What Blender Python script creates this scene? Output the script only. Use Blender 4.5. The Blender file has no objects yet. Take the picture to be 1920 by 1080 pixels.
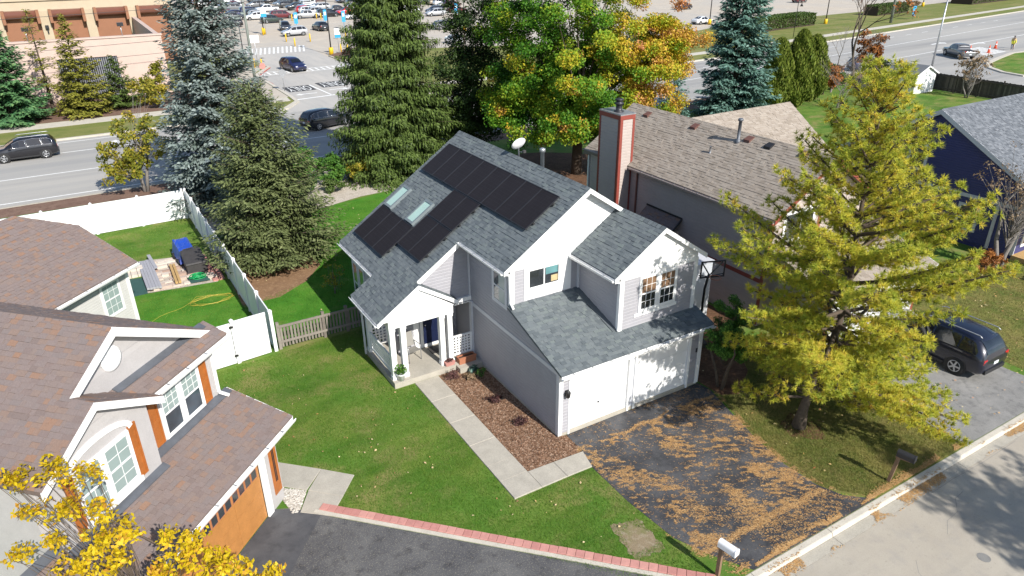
import bpy, bmesh, math, random
import numpy as np
from mathutils import Matrix, Vector

rnd = random.Random(7)
R = math.radians
SC = bpy.context.scene
COL = SC.collection

# ------------------------------------------------------------------ camera
CAM_F, CAM_YAW, CAM_PITCH, CAM_ROLL = 1340.0, R(30.75), R(25.9), R(-0.45)
CAM_LOC = np.array([-11.21, -15.89, 15.01])
def cam_axes():
    cy, sy, cp, sp = math.cos(CAM_YAW), math.sin(CAM_YAW), math.cos(CAM_PITCH), math.sin(CAM_PITCH)
    f = np.array([sy*cp, cy*cp, -sp]); r = np.array([cy, -sy, 0.0]); u = np.cross(r, f)
    cr, sr = math.cos(CAM_ROLL), math.sin(CAM_ROLL)
    return r*cr+u*sr, -r*sr+u*cr, f
CR, CU, CF = cam_axes()
def view(p):                       # photo pixel and depth of a world point (only used to pick which pieces show largest)
    d = np.asarray(p, float)-CAM_LOC
    z = d@CF
    return 960+CAM_F*(d@CR)/z, 540-CAM_F*(d@CU)/z, z
cam = bpy.data.cameras.new('camera')
cam.sensor_fit = 'HORIZONTAL'; cam.sensor_width = 36.0; cam.lens = 36.0*CAM_F/1920.0
cam.clip_start = 0.2; cam.clip_end = 3000
co = bpy.data.objects.new('camera', cam); COL.objects.link(co)
mw = Matrix(((CR[0], CU[0], -CF[0], CAM_LOC[0]), (CR[1], CU[1], -CF[1], CAM_LOC[1]), (CR[2], CU[2], -CF[2], CAM_LOC[2]), (0, 0, 0, 1)))
co.matrix_world = mw
SC.camera = co

# ------------------------------------------------------------------ sky, sun, exposure
SUN_EL, SUN_AZ = R(37.0), math.atan2(0.12, -0.99)      # azimuth from +Y towards +X: the sun stands in front of the houses
w = bpy.data.worlds.new('World'); SC.world = w; w.use_nodes = True
nt = w.node_tree
sky = nt.nodes.new('ShaderNodeTexSky'); sky.sky_type = 'NISHITA'; sky.sun_disc = False
sky.sun_elevation = SUN_EL; sky.sun_rotation = SUN_AZ; sky.altitude = 200; sky.air_density = 1.0; sky.dust_density = 0.6; sky.ozone_density = 1.0
bg = nt.nodes['Background']; bg.inputs['Strength'].default_value = 0.118
nt.links.new(sky.outputs['Color'], bg.inputs['Color'])
sl = bpy.data.lights.new('sun', 'SUN'); sl.energy = 5.0; sl.angle = R(0.53); sl.color = (1.0, 0.955, 0.88)
so = bpy.data.objects.new('sun', sl); COL.objects.link(so)
sd = Vector((math.sin(SUN_AZ)*math.cos(SUN_EL), math.cos(SUN_AZ)*math.cos(SUN_EL), math.sin(SUN_EL)))
so.rotation_euler = sd.to_track_quat('Z', 'Y').to_euler(); so.location = (0, -60, 60)
vs = SC.view_settings; vs.view_transform = 'Standard'; vs.look = 'None'; vs.gamma = 1.0; vs.use_curve_mapping = False; vs.exposure = 0.45

# ------------------------------------------------------------------ materials
MATS = {}
def ramp(nt, stops, interp='LINEAR'):
    n = nt.nodes.new('ShaderNodeValToRGB'); n.color_ramp.interpolation = interp
    e = n.color_ramp.elements
    while len(e) < len(stops): e.new(0.5)
    for el, (p, c) in zip(e, stops): el.position = p; el.color = (*c, 1)
    return n
def noise(nt, vec, scale, detail=4, rough=0.6, dist=0.0):
    n = nt.nodes.new('ShaderNodeTexNoise'); n.inputs['Scale'].default_value = scale; n.inputs['Detail'].default_value = detail
    n.inputs['Roughness'].default_value = rough; n.inputs['Distortion'].default_value = dist
    nt.links.new(vec, n.inputs['Vector']); return n
def mixc(nt, fac, a, b, mode='MIX'):
    n = nt.nodes.new('ShaderNodeMix'); n.data_type = 'RGBA'; n.blend_type = mode
    for s, v in ((n.inputs[0], fac), (n.inputs[6], a), (n.inputs[7], b)):
        if hasattr(v, 'is_output'): nt.links.new(v, s)
        elif isinstance(v, (int, float)): s.default_value = v
        else: s.default_value = (*v, 1)
    return n.outputs[2]
def start(name, rough=0.7, metal=0.0, spec=0.5):
    m = bpy.data.materials.new(name); m.use_nodes = True; nt = m.node_tree
    b = nt.nodes['Principled BSDF']; b.inputs['Roughness'].default_value = rough; b.inputs['Metallic'].default_value = metal
    b.inputs['Specular IOR Level'].default_value = spec
    tc = nt.nodes.new('ShaderNodeTexCoord'); MATS[name] = m
    return m, nt, b, tc
def bumpit(nt, b, h, strength, dist=0.02):
    n = nt.nodes.new('ShaderNodeBump'); n.inputs['Strength'].default_value = strength; n.inputs['Distance'].default_value = dist
    nt.links.new(h, n.inputs['Height']); nt.links.new(n.outputs[0], b.inputs['Normal'])
def mat(name, col, rough=0.7, var=0.10, scale=6.0, bump=0.0, metal=0.0, spec=0.5, tint=None, coat=0.0, fine=0.0, geo=False):
    """plain paint, wood, stone ... : base colour broken up by two noises; tint = list of colours picked by the piece's own 'tint'"""
    m, nt, b, tc = start(name, rough, metal, spec)
    if geo:
        gn = nt.nodes.new('ShaderNodeNewGeometry'); vec = gn.outputs['Position']
    else: vec = tc.outputs['Object']
    n1 = noise(nt, vec, scale, 5)
    if tint:
        at = nt.nodes.new('ShaderNodeAttribute'); at.attribute_name = 'tint'
        k = len(tint); rp = ramp(nt, [(i/(k-1), c) for i, c in enumerate(tint)]); nt.links.new(at.outputs['Fac'], rp.inputs['Fac'])
        base = rp.outputs['Color']
    else: base = col
    lo = mixc(nt, 1.0, base, (1-var,)*3, 'MULTIPLY'); hi = mixc(nt, 1.0, base, (1+var,)*3, 'MULTIPLY')
    rp2 = ramp(nt, [(0.3, (0, 0, 0)), (0.7, (1, 1, 1))]); nt.links.new(n1.outputs['Fac'], rp2.inputs['Fac'])
    c = mixc(nt, rp2.outputs['Color'], lo, hi)
    if fine > 0:
        n2 = noise(nt, vec, scale*14, 3); rp3 = ramp(nt, [(0.35, (1-fine,)*3), (0.65, (1+fine,)*3)])
        nt.links.new(n2.outputs['Fac'], rp3.inputs['Fac']); c = mixc(nt, 1.0, c, rp3.outputs['Color'], 'MULTIPLY')
    nt.links.new(c, b.inputs['Base Color'])
    if bump > 0: bumpit(nt, b, noise(nt, vec, scale*8, 4).outputs['Fac'], bump)
    if coat: b.inputs['Coat Weight'].default_value = coat; b.inputs['Coat Roughness'].default_value = 0.04
    return m
def leafmat(name, cols, trans=0.3, rough=0.55, spec=0.25):
    m, nt, b, tc = start(name, rough, 0, spec)
    at = nt.nodes.new('ShaderNodeAttribute'); at.attribute_name = 'tint'
    k = len(cols); rp = ramp(nt, [(i/(k-1), c) for i, c in enumerate(cols)]); nt.links.new(at.outputs['Fac'], rp.inputs['Fac'])
    nt.links.new(rp.outputs['Color'], b.inputs['Base Color'])
    if trans > 0:
        t = nt.nodes.new('ShaderNodeBsdfTranslucent'); nt.links.new(rp.outputs['Color'], t.inputs['Color'])
        mx = nt.nodes.new('ShaderNodeMixShader'); mx.inputs[0].default_value = trans
        nt.links.new(b.outputs[0], mx.inputs[1]); nt.links.new(t.outputs[0], mx.inputs[2])
        nt.links.new(mx.outputs[0], nt.nodes['Material Output'].inputs['Surface'])
    return m
def layered(name, base, layers, rough=0.9, bumpscale=30, bump=0.3, fine=None, spec=0.3, bdist=0.02):
    """ground: a base colour with noise-shaped patches: layers = (scale, lo, hi, colour, amount, detail[, stretch])"""
    m, nt, b, tc = start(name, rough, 0, spec)
    gn = nt.nodes.new('ShaderNodeNewGeometry'); vec = gn.outputs['Position']
    c = base
    for i, L in enumerate(layers):
        v = vec
        mp = nt.nodes.new('ShaderNodeMapping'); mp.inputs['Location'].default_value = (13.7*i, 5.1*i, 3.3*i)
        if len(L) > 6:
            mp.inputs['Scale'].default_value = (*L[6][:2], 1); mp.inputs['Rotation'].default_value = (0, 0, L[6][2])
        nt.links.new(vec, mp.inputs['Vector']); v = mp.outputs[0]
        n = noise(nt, v, L[0], L[5], 0.62); rp = ramp(nt, [(L[1], (0, 0, 0)), (L[2], (L[4],)*3)])
        nt.links.new(n.outputs['Fac'], rp.inputs['Fac']); c = mixc(nt, rp.outputs['Color'], c, L[3])
    if fine:
        n = noise(nt, vec, fine[0], 2, 0.7); rp = ramp(nt, [(0.3, (1-fine[1],)*3), (0.7, (1+fine[1],)*3)])
        nt.links.new(n.outputs['Fac'], rp.inputs['Fac']); c = mixc(nt, 1.0, c, rp.outputs['Color'], 'MULTIPLY')
    if isinstance(c, tuple): b.inputs['Base Color'].default_value = (*c, 1)
    else: nt.links.new(c, b.inputs['Base Color'])
    if bump: bumpit(nt, b, noise(nt, vec, bumpscale, 4).outputs['Fac'], bump, bdist)
    return m

mat('white_paint', (0.80, 0.80, 0.79), 0.5, 0.03, 3, fine=0.02)
mat('white_vinyl', (0.82, 0.82, 0.82), 0.4, 0.03, 2)
mat('grey_siding', (0.33, 0.325, 0.35), 0.55, 0.05, 2, fine=0.04)
mat('grey_trim', (0.56, 0.57, 0.60), 0.5, 0.04, 3)
mat('taupe_siding', (0.43, 0.365, 0.33), 0.55, 0.05, 2, fine=0.04)
mat('navy_siding', (0.035, 0.042, 0.15), 0.5, 0.06, 2, fine=0.05)
mat('pale_siding', (0.52, 0.51, 0.49), 0.6, 0.05, 2, fine=0.03)
mat('pale_wall', (0.43, 0.41, 0.405), 0.7, 0.05, 3, bump=0.1, fine=0.05)
mat('red_trim', (0.25, 0.055, 0.04), 0.5, 0.08, 5)
mat('orange_wood', (0.36, 0.115, 0.025), 0.45, 0.16, 4, fine=0.12)
mat('door_wood', (0.43, 0.19, 0.055), 0.5, 0.10, 3, fine=0.08)
mat('shingle_grey', None, 0.92, 0.10, 30, bump=0.2, spec=0.2, tint=[(0.100, 0.116, 0.126), (0.122, 0.140, 0.150), (0.135, 0.154, 0.163), (0.152, 0.171, 0.178), (0.155, 0.180, 0.178)], fine=0.15)
mat('shingle_brown', None, 0.92, 0.10, 30, bump=0.2, spec=0.2, tint=[(0.180, 0.140, 0.128), (0.198, 0.152, 0.140), (0.192, 0.158, 0.150), (0.210, 0.165, 0.152), (0.200, 0.160, 0.150), (0.205, 0.160, 0.145), (0.215, 0.165, 0.145), (0.222, 0.158, 0.130), (0.255, 0.155, 0.108)], fine=0.14)
mat('shingle_tan', None, 0.92, 0.10, 30, bump=0.2, spec=0.2, tint=[(0.255, 0.215, 0.175), (0.30, 0.255, 0.212), (0.32, 0.275, 0.23), (0.345, 0.30, 0.252)], fine=0.13)
mat('shingle_slate', None, 0.92, 0.10, 30, bump=0.2, spec=0.2, tint=[(0.105, 0.115, 0.13), (0.135, 0.147, 0.163), (0.16, 0.172, 0.19), (0.20, 0.212, 0.23)], fine=0.13)
mat('deck_grey', (0.10, 0.115, 0.125), 0.95, 0.1)
mat('deck_brown', (0.16, 0.12, 0.105), 0.95, 0.1)
mat('deck_tan', (0.20, 0.165, 0.13), 0.95, 0.1)
mat('deck_slate', (0.13, 0.14, 0.155), 0.95, 0.1)
mat('flashing', (0.13, 0.14, 0.16), 0.5, 0.15, 4, metal=0.3)
mat('panel_cell', (0.021, 0.018, 0.020), 0.55, 0.12, 2, spec=0.12)
mat('panel_glass', (0.024, 0.022, 0.026), 0.45, 0.1, 2, spec=0.15)
mat('panel_frame', (0.020, 0.020, 0.024), 0.5, 0.1, 3)
mat('galvanised', (0.45, 0.46, 0.48), 0.4, 0.15, 5, metal=0.7)
mat('dark_metal', (0.035, 0.035, 0.04), 0.45, 0.15, 5, metal=0.3)
mat('black_plastic', (0.02, 0.02, 0.022), 0.55, 0.15, 5)
mat('brown_vent', (0.14, 0.065, 0.05), 0.6, 0.1)
mat('skylight_curb', (0.17, 0.20, 0.21), 0.5, 0.1)
mat('skylight_shade', (0.40, 0.56, 0.50), 0.5, 0.04, 2, spec=0.2)
mat('concrete', (0.39, 0.36, 0.305), 0.85, 0.10, 2.2, bump=0.15, fine=0.10, geo=True)
mat('concrete_light', (0.50, 0.46, 0.39), 0.85, 0.10, 2.2, bump=0.15, fine=0.10, geo=True)
mat('brick_pink', None, 0.85, 0.10, 6, bump=0.2, tint=[(0.42, 0.185, 0.16), (0.47, 0.22, 0.19), (0.52, 0.26, 0.22)], fine=0.08)
mat('terracotta', (0.36, 0.14, 0.075), 0.8, 0.1, 6)
mat('soil', (0.05, 0.035, 0.025), 0.95, 0.2, 20)
mat('weathered_wood', None, 0.85, 0.14, 5, bump=0.2, tint=[(0.16, 0.138, 0.115), (0.20, 0.174, 0.148), (0.25, 0.222, 0.19)], fine=0.15)
mat('dark_wood', None, 0.85, 0.16, 4, bump=0.2, tint=[(0.055, 0.045, 0.038), (0.085, 0.07, 0.058), (0.16, 0.135, 0.11)], fine=0.15)
mat('post_wood', (0.20, 0.125, 0.075), 0.85, 0.18, 6, fine=0.15)
mat('lumber', (0.45, 0.29, 0.12), 0.8, 0.12, 6, fine=0.1)
mat('paver_stone', None, 0.9, 0.12, 8, bump=0.3, tint=[(0.36, 0.25, 0.20), (0.46, 0.36, 0.30), (0.55, 0.47, 0.40), (0.62, 0.56, 0.48)], fine=0.12)
mat('grey_plank', (0.33, 0.33, 0.36), 0.7, 0.06, 4)
mat('tarp_blue', (0.02, 0.07, 0.42), 0.3, 0.12, 4, bump=0.5, spec=0.5)
mat('cover_black', (0.045, 0.042, 0.042), 0.6, 0.15, 5, bump=0.3)
mat('mat_green', (0.03, 0.085, 0.075), 0.85, 0.12, 6)
mat('hose_green', (0.01, 0.35, 0.10), 0.4, 0.1)
mat('hose_yellow', (0.42, 0.36, 0.05), 0.5, 0.1)
mat('bark', (0.10, 0.075, 0.055), 0.95, 0.25, 12, bump=0.6, fine=0.2)
mat('bark_grey', (0.20, 0.18, 0.165), 0.95, 0.2, 12, bump=0.4, fine=0.15)
mat('asphalt', None or (0.05, 0.05, 0.053), 0.9, 0.15, 3, bump=0.3, fine=0.2, geo=True)
mat('paint_white_road', (0.75, 0.75, 0.73), 0.7, 0.08, 3, fine=0.1, geo=True)
mat('paint_yellow', (0.72, 0.45, 0.015), 0.55, 0.06, 3)
mat('paint_red_road', (0.42, 0.07, 0.05), 0.7, 0.1, 3, geo=True)
mat('sign_blue', (0.03, 0.30, 0.55), 0.5, 0.04)
mat('sign_white', (0.8, 0.8, 0.8), 0.5, 0.03)
mat('cone_orange', (0.75, 0.09, 0.03), 0.5, 0.05)
mat('store_tan', (0.45, 0.37, 0.265), 0.8, 0.05, 1, fine=0.04)
mat('store_brown', (0.26, 0.115, 0.06), 0.6, 0.06, 1, fine=0.04)
mat('store_awning', (0.20, 0.085, 0.06), 0.28, 0.08, 1, spec=0.6)
mat('store_pink', (0.53, 0.405, 0.345), 0.8, 0.04, 1, fine=0.05)
mat('steel_bars', (0.28, 0.29, 0.32), 0.5, 0.1, 3, metal=0.4)
mat('tyre', (0.018, 0.018, 0.018), 0.8, 0.1)
mat('rim', (0.55, 0.56, 0.58), 0.28, 0.08, 8, metal=0.8)
mat('tail_red', (0.45, 0.015, 0.02), 0.2, 0.05, spec=0.6)
mat('head_clear', (0.65, 0.67, 0.70), 0.15, 0.05, spec=0.7)
mat('chrome', (0.6, 0.6, 0.62), 0.15, 0.05, metal=0.9)
mat('plate', (0.7, 0.72, 0.75), 0.5, 0.03)
mat('sling_fabric', (0.24, 0.23, 0.21), 0.8, 0.06, 8)
mat('door_navy', (0.010, 0.016, 0.05), 0.35, 0.1)
mat('blind_pale', (0.27, 0.34, 0.33), 0.3, 0.05, 2, spec=0.6)
mat('curtain_warm', (0.50, 0.40, 0.22), 0.5, 0.12, 6)
mat('blind_brown', (0.20, 0.12, 0.07), 0.5, 0.12, 6)
mat('skin', (0.45, 0.27, 0.19), 0.6, 0.05); mat('cloth_dark', (0.05, 0.04, 0.04), 0.9, 0.1); mat('vest_yellow', (0.62, 0.60, 0.06), 0.8, 0.08); mat('cloth_tan', (0.55, 0.42, 0.20), 0.9, 0.08); mat('cloth_grey', (0.35, 0.36, 0.40), 0.9, 0.08)
mat('hydrant', (0.5, 0.35, 0.2), 0.6, 0.1)
mat('insulator', (0.2, 0.2, 0.2), 0.4)
mat('pole_green', (0.19, 0.21, 0.185), 0.7, 0.1)
mat('flower_pink', (0.35, 0.06, 0.08), 0.7, 0.2, 20)
def glassmat(name, col, rough=0.06):
    m, nt, b, tc = start(name, rough, 0, 0.8)
    n = noise(nt, tc.outputs['Object'], 1.3, 2); rp = ramp(nt, [(0.35, tuple(x*0.6 for x in col)), (0.65, tuple(x*1.3 for x in col))])
    nt.links.new(n.outputs['Fac'], rp.inputs['Fac']); nt.links.new(rp.outputs['Color'], b.inputs['Base Color'])
    b.inputs['IOR'].default_value = 1.6
    return m
glassmat('glass_dark', (0.035, 0.04, 0.045)); glassmat('glass_blue', (0.05, 0.07, 0.09)); glassmat('glass_teal', (0.12, 0.26, 0.27)); glassmat('car_glass', (0.010, 0.012, 0.015), 0.04)
m_, nt_, b_, _ = start('clear_board', 0.03, 0, 0.5); b_.inputs['Base Color'].default_value = (0.9, 0.93, 0.95, 1); b_.inputs['Transmission Weight'].default_value = 0.95; b_.inputs['IOR'].default_value = 1.08
def paint(name, col):
    return mat('paint_'+name, col, 0.35, 0.03, 2, coat=1.0, metal=0.15)
for n, c in dict(black=(0.010, 0.010, 0.014), navy=(0.012, 0.015, 0.065), darkblue=(0.005, 0.007, 0.02), white=(0.75, 0.75, 0.75), silver=(0.42, 0.43, 0.45), grey=(0.16, 0.165, 0.175), charcoal=(0.04, 0.042, 0.046), maroon=(0.12, 0.012, 0.02), red=(0.5, 0.012, 0.018), sky=(0.05, 0.28, 0.5), green=(0.03, 0.05, 0.042), tan=(0.4, 0.33, 0.25), steelblue=(0.10, 0.15, 0.24)).items(): paint(n, c)

# ground
layered('lawn', (0.095, 0.190, 0.028), [(0.35, 0.40, 0.62, (0.17, 0.21, 0.045), 0.9, 4), (0.8, 0.50, 0.66, (0.25, 0.215, 0.085), 0.75, 5), (0.55, 0.45, 0.66, (0.045, 0.125, 0.012), 0.8, 4, (0.6, 1.5, 0.7)), (5.0, 0.55, 0.75, (0.22, 0.19, 0.08), 0.25, 3)], 0.95, 60, 0.6, (45, 0.30), 0.15, 0.03)
layered('lawn_fresh', (0.065, 0.205, 0.020), [(0.35, 0.42, 0.66, (0.115, 0.225, 0.032), 0.8, 4), (0.9, 0.45, 0.66, (0.040, 0.145, 0.014), 0.8, 4), (1.1, 0.58, 0.72, (0.21, 0.21, 0.065), 0.45, 4)], 0.95, 60, 0.6, (45, 0.28), 0.15, 0.03)
layered('dry_lawn', (0.215, 0.20, 0.06), [(0.8, 0.40, 0.62, (0.065, 0.115, 0.018), 0.75, 4), (2.2, 0.48, 0.7, (0.22, 0.17, 0.075), 0.6, 5), (1.3, 0.55, 0.75, (0.10, 0.06, 0.035), 0.5, 4)], 0.95, 60, 0.6, (45, 0.32), 0.15, 0.03)
layered('verge', (0.15, 0.175, 0.045), [(0.3, 0.40, 0.65, (0.25, 0.22, 0.09), 0.8, 4, (0.3, 1.4, 0)), (0.8, 0.5, 0.7, (0.09, 0.14, 0.03), 0.6, 4)], 0.95, 30, 0.5, (20, 0.2), 0.15)
layered('mulch', (0.21, 0.115, 0.065), [(3.0, 0.4, 0.7, (0.28, 0.165, 0.10), 0.7, 4), (14, 0.5, 0.62, (0.36, 0.27, 0.20), 0.7, 3), (9, 0.52, 0.66, (0.07, 0.04, 0.025), 0.7, 3)], 0.95, 45, 0.9, (70, 0.3), 0.15, 0.04)
layered('far_mulch', (0.17, 0.105, 0.08), [(0.7, 0.4, 0.7, (0.23, 0.155, 0.115), 0.7, 4), (3, 0.5, 0.7, (0.10, 0.06, 0.045), 0.6, 3)], 0.95, 20, 0.5, (15, 0.2), 0.15)
layered('bare_soil', (0.25, 0.195, 0.125), [(1.5, 0.45, 0.62, (0.16, 0.17, 0.06), 0.8, 5), (6, 0.5, 0.66, (0.34, 0.29, 0.21), 0.6, 3)], 0.95, 45, 0.6, (60, 0.25), 0.15, 0.03)
layered('needle_bed', (0.14, 0.075, 0.045), [(1.2, 0.4, 0.65, (0.07, 0.04, 0.025), 0.8, 4), (8, 0.5, 0.66, (0.24, 0.14, 0.08), 0.6, 3)], 0.95, 45, 0.8, (60, 0.3), 0.15, 0.03)
layered('pine_straw', (0.25, 0.15, 0.085), [(2, 0.4, 0.65, (0.17, 0.10, 0.06), 0.6, 4), (8, 0.5, 0.66, (0.36, 0.24, 0.14), 0.6, 3)], 0.95, 45, 0.7, (50, 0.25), 0.15, 0.03)
layered('gravel_strip', (0.50, 0.44, 0.37), [(3, 0.45, 0.65, (0.38, 0.32, 0.26), 0.7, 4), (14, 0.5, 0.6, (0.66, 0.60, 0.53), 0.7, 3)], 0.95, 40, 0.9, (50, 0.25), 0.15, 0.04)
layered('drive_sealed', (0.042, 0.043, 0.048), [(0.7, 0.42, 0.66, (0.11, 0.11, 0.115), 0.8, 5), (3.5, 0.5, 0.75, (0.022, 0.022, 0.026), 0.6, 4), (20, 0.58, 0.7, (0.14, 0.135, 0.13), 0.35, 2)], 0.85, 90, 0.4, (120, 0.25), 0.3)
layered('drive_smooth', (0.070, 0.072, 0.079), [(0.7, 0.42, 0.66, (0.12, 0.12, 0.125), 0.7, 5), (3.0, 0.5, 0.7, (0.045, 0.046, 0.05), 0.6, 5)], 0.85, 90, 0.3, (110, 0.2), 0.3)
layered('drive_worn', (0.085, 0.085, 0.09), [(0.6, 0.42, 0.66, (0.15, 0.148, 0.145), 0.75, 5), (3.0, 0.5, 0.7, (0.032, 0.032, 0.037), 0.7, 5), (26, 0.54, 0.66, (0.30, 0.27, 0.21), 0.45, 2)], 0.88, 90, 0.5, (120, 0.3), 0.3)
layered('drive_grey', (0.23, 0.225, 0.215), [(0.8, 0.42, 0.66, (0.31, 0.30, 0.285), 0.7, 5), (3.5, 0.5, 0.7, (0.12, 0.118, 0.115), 0.6, 5)], 0.88, 90, 0.5, (100, 0.3), 0.3)
layered('street_asphalt', (0.375, 0.335, 0.28), [(0.35, 0.40, 0.66, (0.44, 0.40, 0.335), 0.8, 4), (0.6, 0.48, 0.70, (0.30, 0.275, 0.235), 0.6, 4, (0.12, 1.5, 0)), (9.0, 0.60, 0.72, (0.24, 0.22, 0.19), 0.35, 3), (2.5, 0.52, 0.74, (0.31, 0.29, 0.265), 0.5, 4)], 0.9, 90, 0.4, (90, 0.13), 0.3)
layered('boulevard_concrete', (0.37, 0.355, 0.33), [(0.05, 0.35, 0.6, (0.30, 0.295, 0.285), 0.9, 4, (0.25, 2.6, 0)), (0.4, 0.45, 0.7, (0.42, 0.395, 0.355), 0.6, 4, (0.15, 1.8, 0)), (0.06, 0.55, 0.7, (0.24, 0.235, 0.23), 0.7, 3, (0.3, 4.0, 0))], 0.85, 20, 0.15, (18, 0.06), 0.3)
layered('parking_concrete', (0.47, 0.41, 0.335), [(0.05, 0.40, 0.65, (0.42, 0.39, 0.35), 0.9, 4), (0.3, 0.5, 0.7, (0.56, 0.49, 0.39), 0.6, 4)], 0.88, 20, 0.15, (18, 0.05), 0.3)
layered('entrance_concrete', (0.40, 0.385, 0.36), [(0.15, 0.40, 0.65, (0.47, 0.44, 0.40), 0.9, 4, (1.6, 0.3, 0)), (0.8, 0.5, 0.75, (0.33, 0.32, 0.31), 0.6, 4, (2.2, 0.25, 0))], 0.88, 20, 0.15, (18, 0.05), 0.3)

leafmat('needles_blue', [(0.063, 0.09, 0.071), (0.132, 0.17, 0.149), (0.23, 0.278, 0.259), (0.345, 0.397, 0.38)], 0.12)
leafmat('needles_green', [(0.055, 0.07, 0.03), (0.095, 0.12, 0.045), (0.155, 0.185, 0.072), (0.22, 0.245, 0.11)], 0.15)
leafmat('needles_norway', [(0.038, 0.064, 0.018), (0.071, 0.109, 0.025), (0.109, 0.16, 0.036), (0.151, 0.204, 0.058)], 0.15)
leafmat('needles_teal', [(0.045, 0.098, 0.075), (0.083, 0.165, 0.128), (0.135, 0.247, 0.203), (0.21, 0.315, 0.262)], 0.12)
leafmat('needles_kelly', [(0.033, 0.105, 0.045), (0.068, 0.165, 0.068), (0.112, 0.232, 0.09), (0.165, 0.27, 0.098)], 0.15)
leafmat('needles_olive', [(0.108, 0.115, 0.02), (0.176, 0.182, 0.027), (0.257, 0.243, 0.041), (0.324, 0.284, 0.068)], 0.15)
leafmat('needles_pine', [(0.13, 0.19, 0.035), (0.30, 0.36, 0.045), (0.52, 0.52, 0.06), (0.66, 0.57, 0.07), (0.66, 0.42, 0.09)], 0.42)
leafmat('leaves_maple', [(0.021, 0.069, 0.009), (0.057, 0.178, 0.014), (0.149, 0.299, 0.023), (0.38, 0.414, 0.029), (0.632, 0.414, 0.034), (0.62, 0.36, 0.1), (0.58, 0.27, 0.12)], 0.35)
leafmat('leaves_dark', [(0.018, 0.039, 0.01), (0.039, 0.072, 0.016), (0.065, 0.111, 0.023)], 0.25)  # shade on this foliage is put into the dark leaf colours
leafmat('leaves_arbor', [(0.07, 0.105, 0.017), (0.126, 0.175, 0.025), (0.182, 0.224, 0.035), (0.224, 0.238, 0.049)], 0.2)
leafmat('leaves_green', [(0.025, 0.075, 0.015), (0.056, 0.15, 0.022), (0.106, 0.237, 0.037), (0.163, 0.3, 0.05)], 0.3)
leafmat('leaves_hedge', [(0.042, 0.07, 0.017), (0.07, 0.119, 0.025), (0.119, 0.168, 0.042)], 0.2)
leafmat('leaves_yellowgreen', [(0.12, 0.156, 0.024), (0.24, 0.252, 0.03), (0.384, 0.324, 0.042), (0.48, 0.348, 0.06)], 0.35)
leafmat('leaves_yellow', [(0.36, 0.27, 0.02), (0.58, 0.42, 0.012), (0.68, 0.52, 0.015), (0.60, 0.33, 0.03), (0.30, 0.13, 0.03)], 0.35)
leafmat('leaves_rust', [(0.192, 0.072, 0.024), (0.312, 0.12, 0.03), (0.432, 0.18, 0.048)], 0.25)
leafmat('leaves_brown', [(0.138, 0.092, 0.052), (0.253, 0.172, 0.098), (0.38, 0.287, 0.184)], 0.2)
leafmat('leaves_purple', [(0.06, 0.025, 0.025), (0.13, 0.06, 0.055), (0.20, 0.12, 0.10)], 0.2)
leafmat('grass_blades', [(0.055, 0.145, 0.014), (0.095, 0.21, 0.020), (0.165, 0.26, 0.035), (0.27, 0.27, 0.085)], 0.3)
leafmat('grass_fresh', [(0.045, 0.15, 0.012), (0.08, 0.22, 0.018), (0.13, 0.27, 0.03), (0.19, 0.27, 0.055)], 0.3)
leafmat('grass_dry', [(0.085, 0.14, 0.025), (0.19, 0.20, 0.05), (0.30, 0.25, 0.09), (0.38, 0.28, 0.13)], 0.3)
leafmat('fallen_needles', [(0.34, 0.175, 0.065), (0.46, 0.27, 0.11), (0.56, 0.375, 0.185)], 0.0, 0.8)
leafmat('fallen_leaves', [(0.30, 0.16, 0.05), (0.50, 0.36, 0.16), (0.62, 0.52, 0.30), (0.34, 0.10, 0.04)], 0.0, 0.8)
leafmat('mulch_chips', [(0.10, 0.05, 0.03), (0.20, 0.11, 0.065), (0.28, 0.17, 0.11), (0.36, 0.25, 0.18)], 0.0, 0.9)
leafmat('pebbles', [(0.30, 0.27, 0.23), (0.46, 0.43, 0.38), (0.62, 0.58, 0.53)], 0.0, 0.85)

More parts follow.
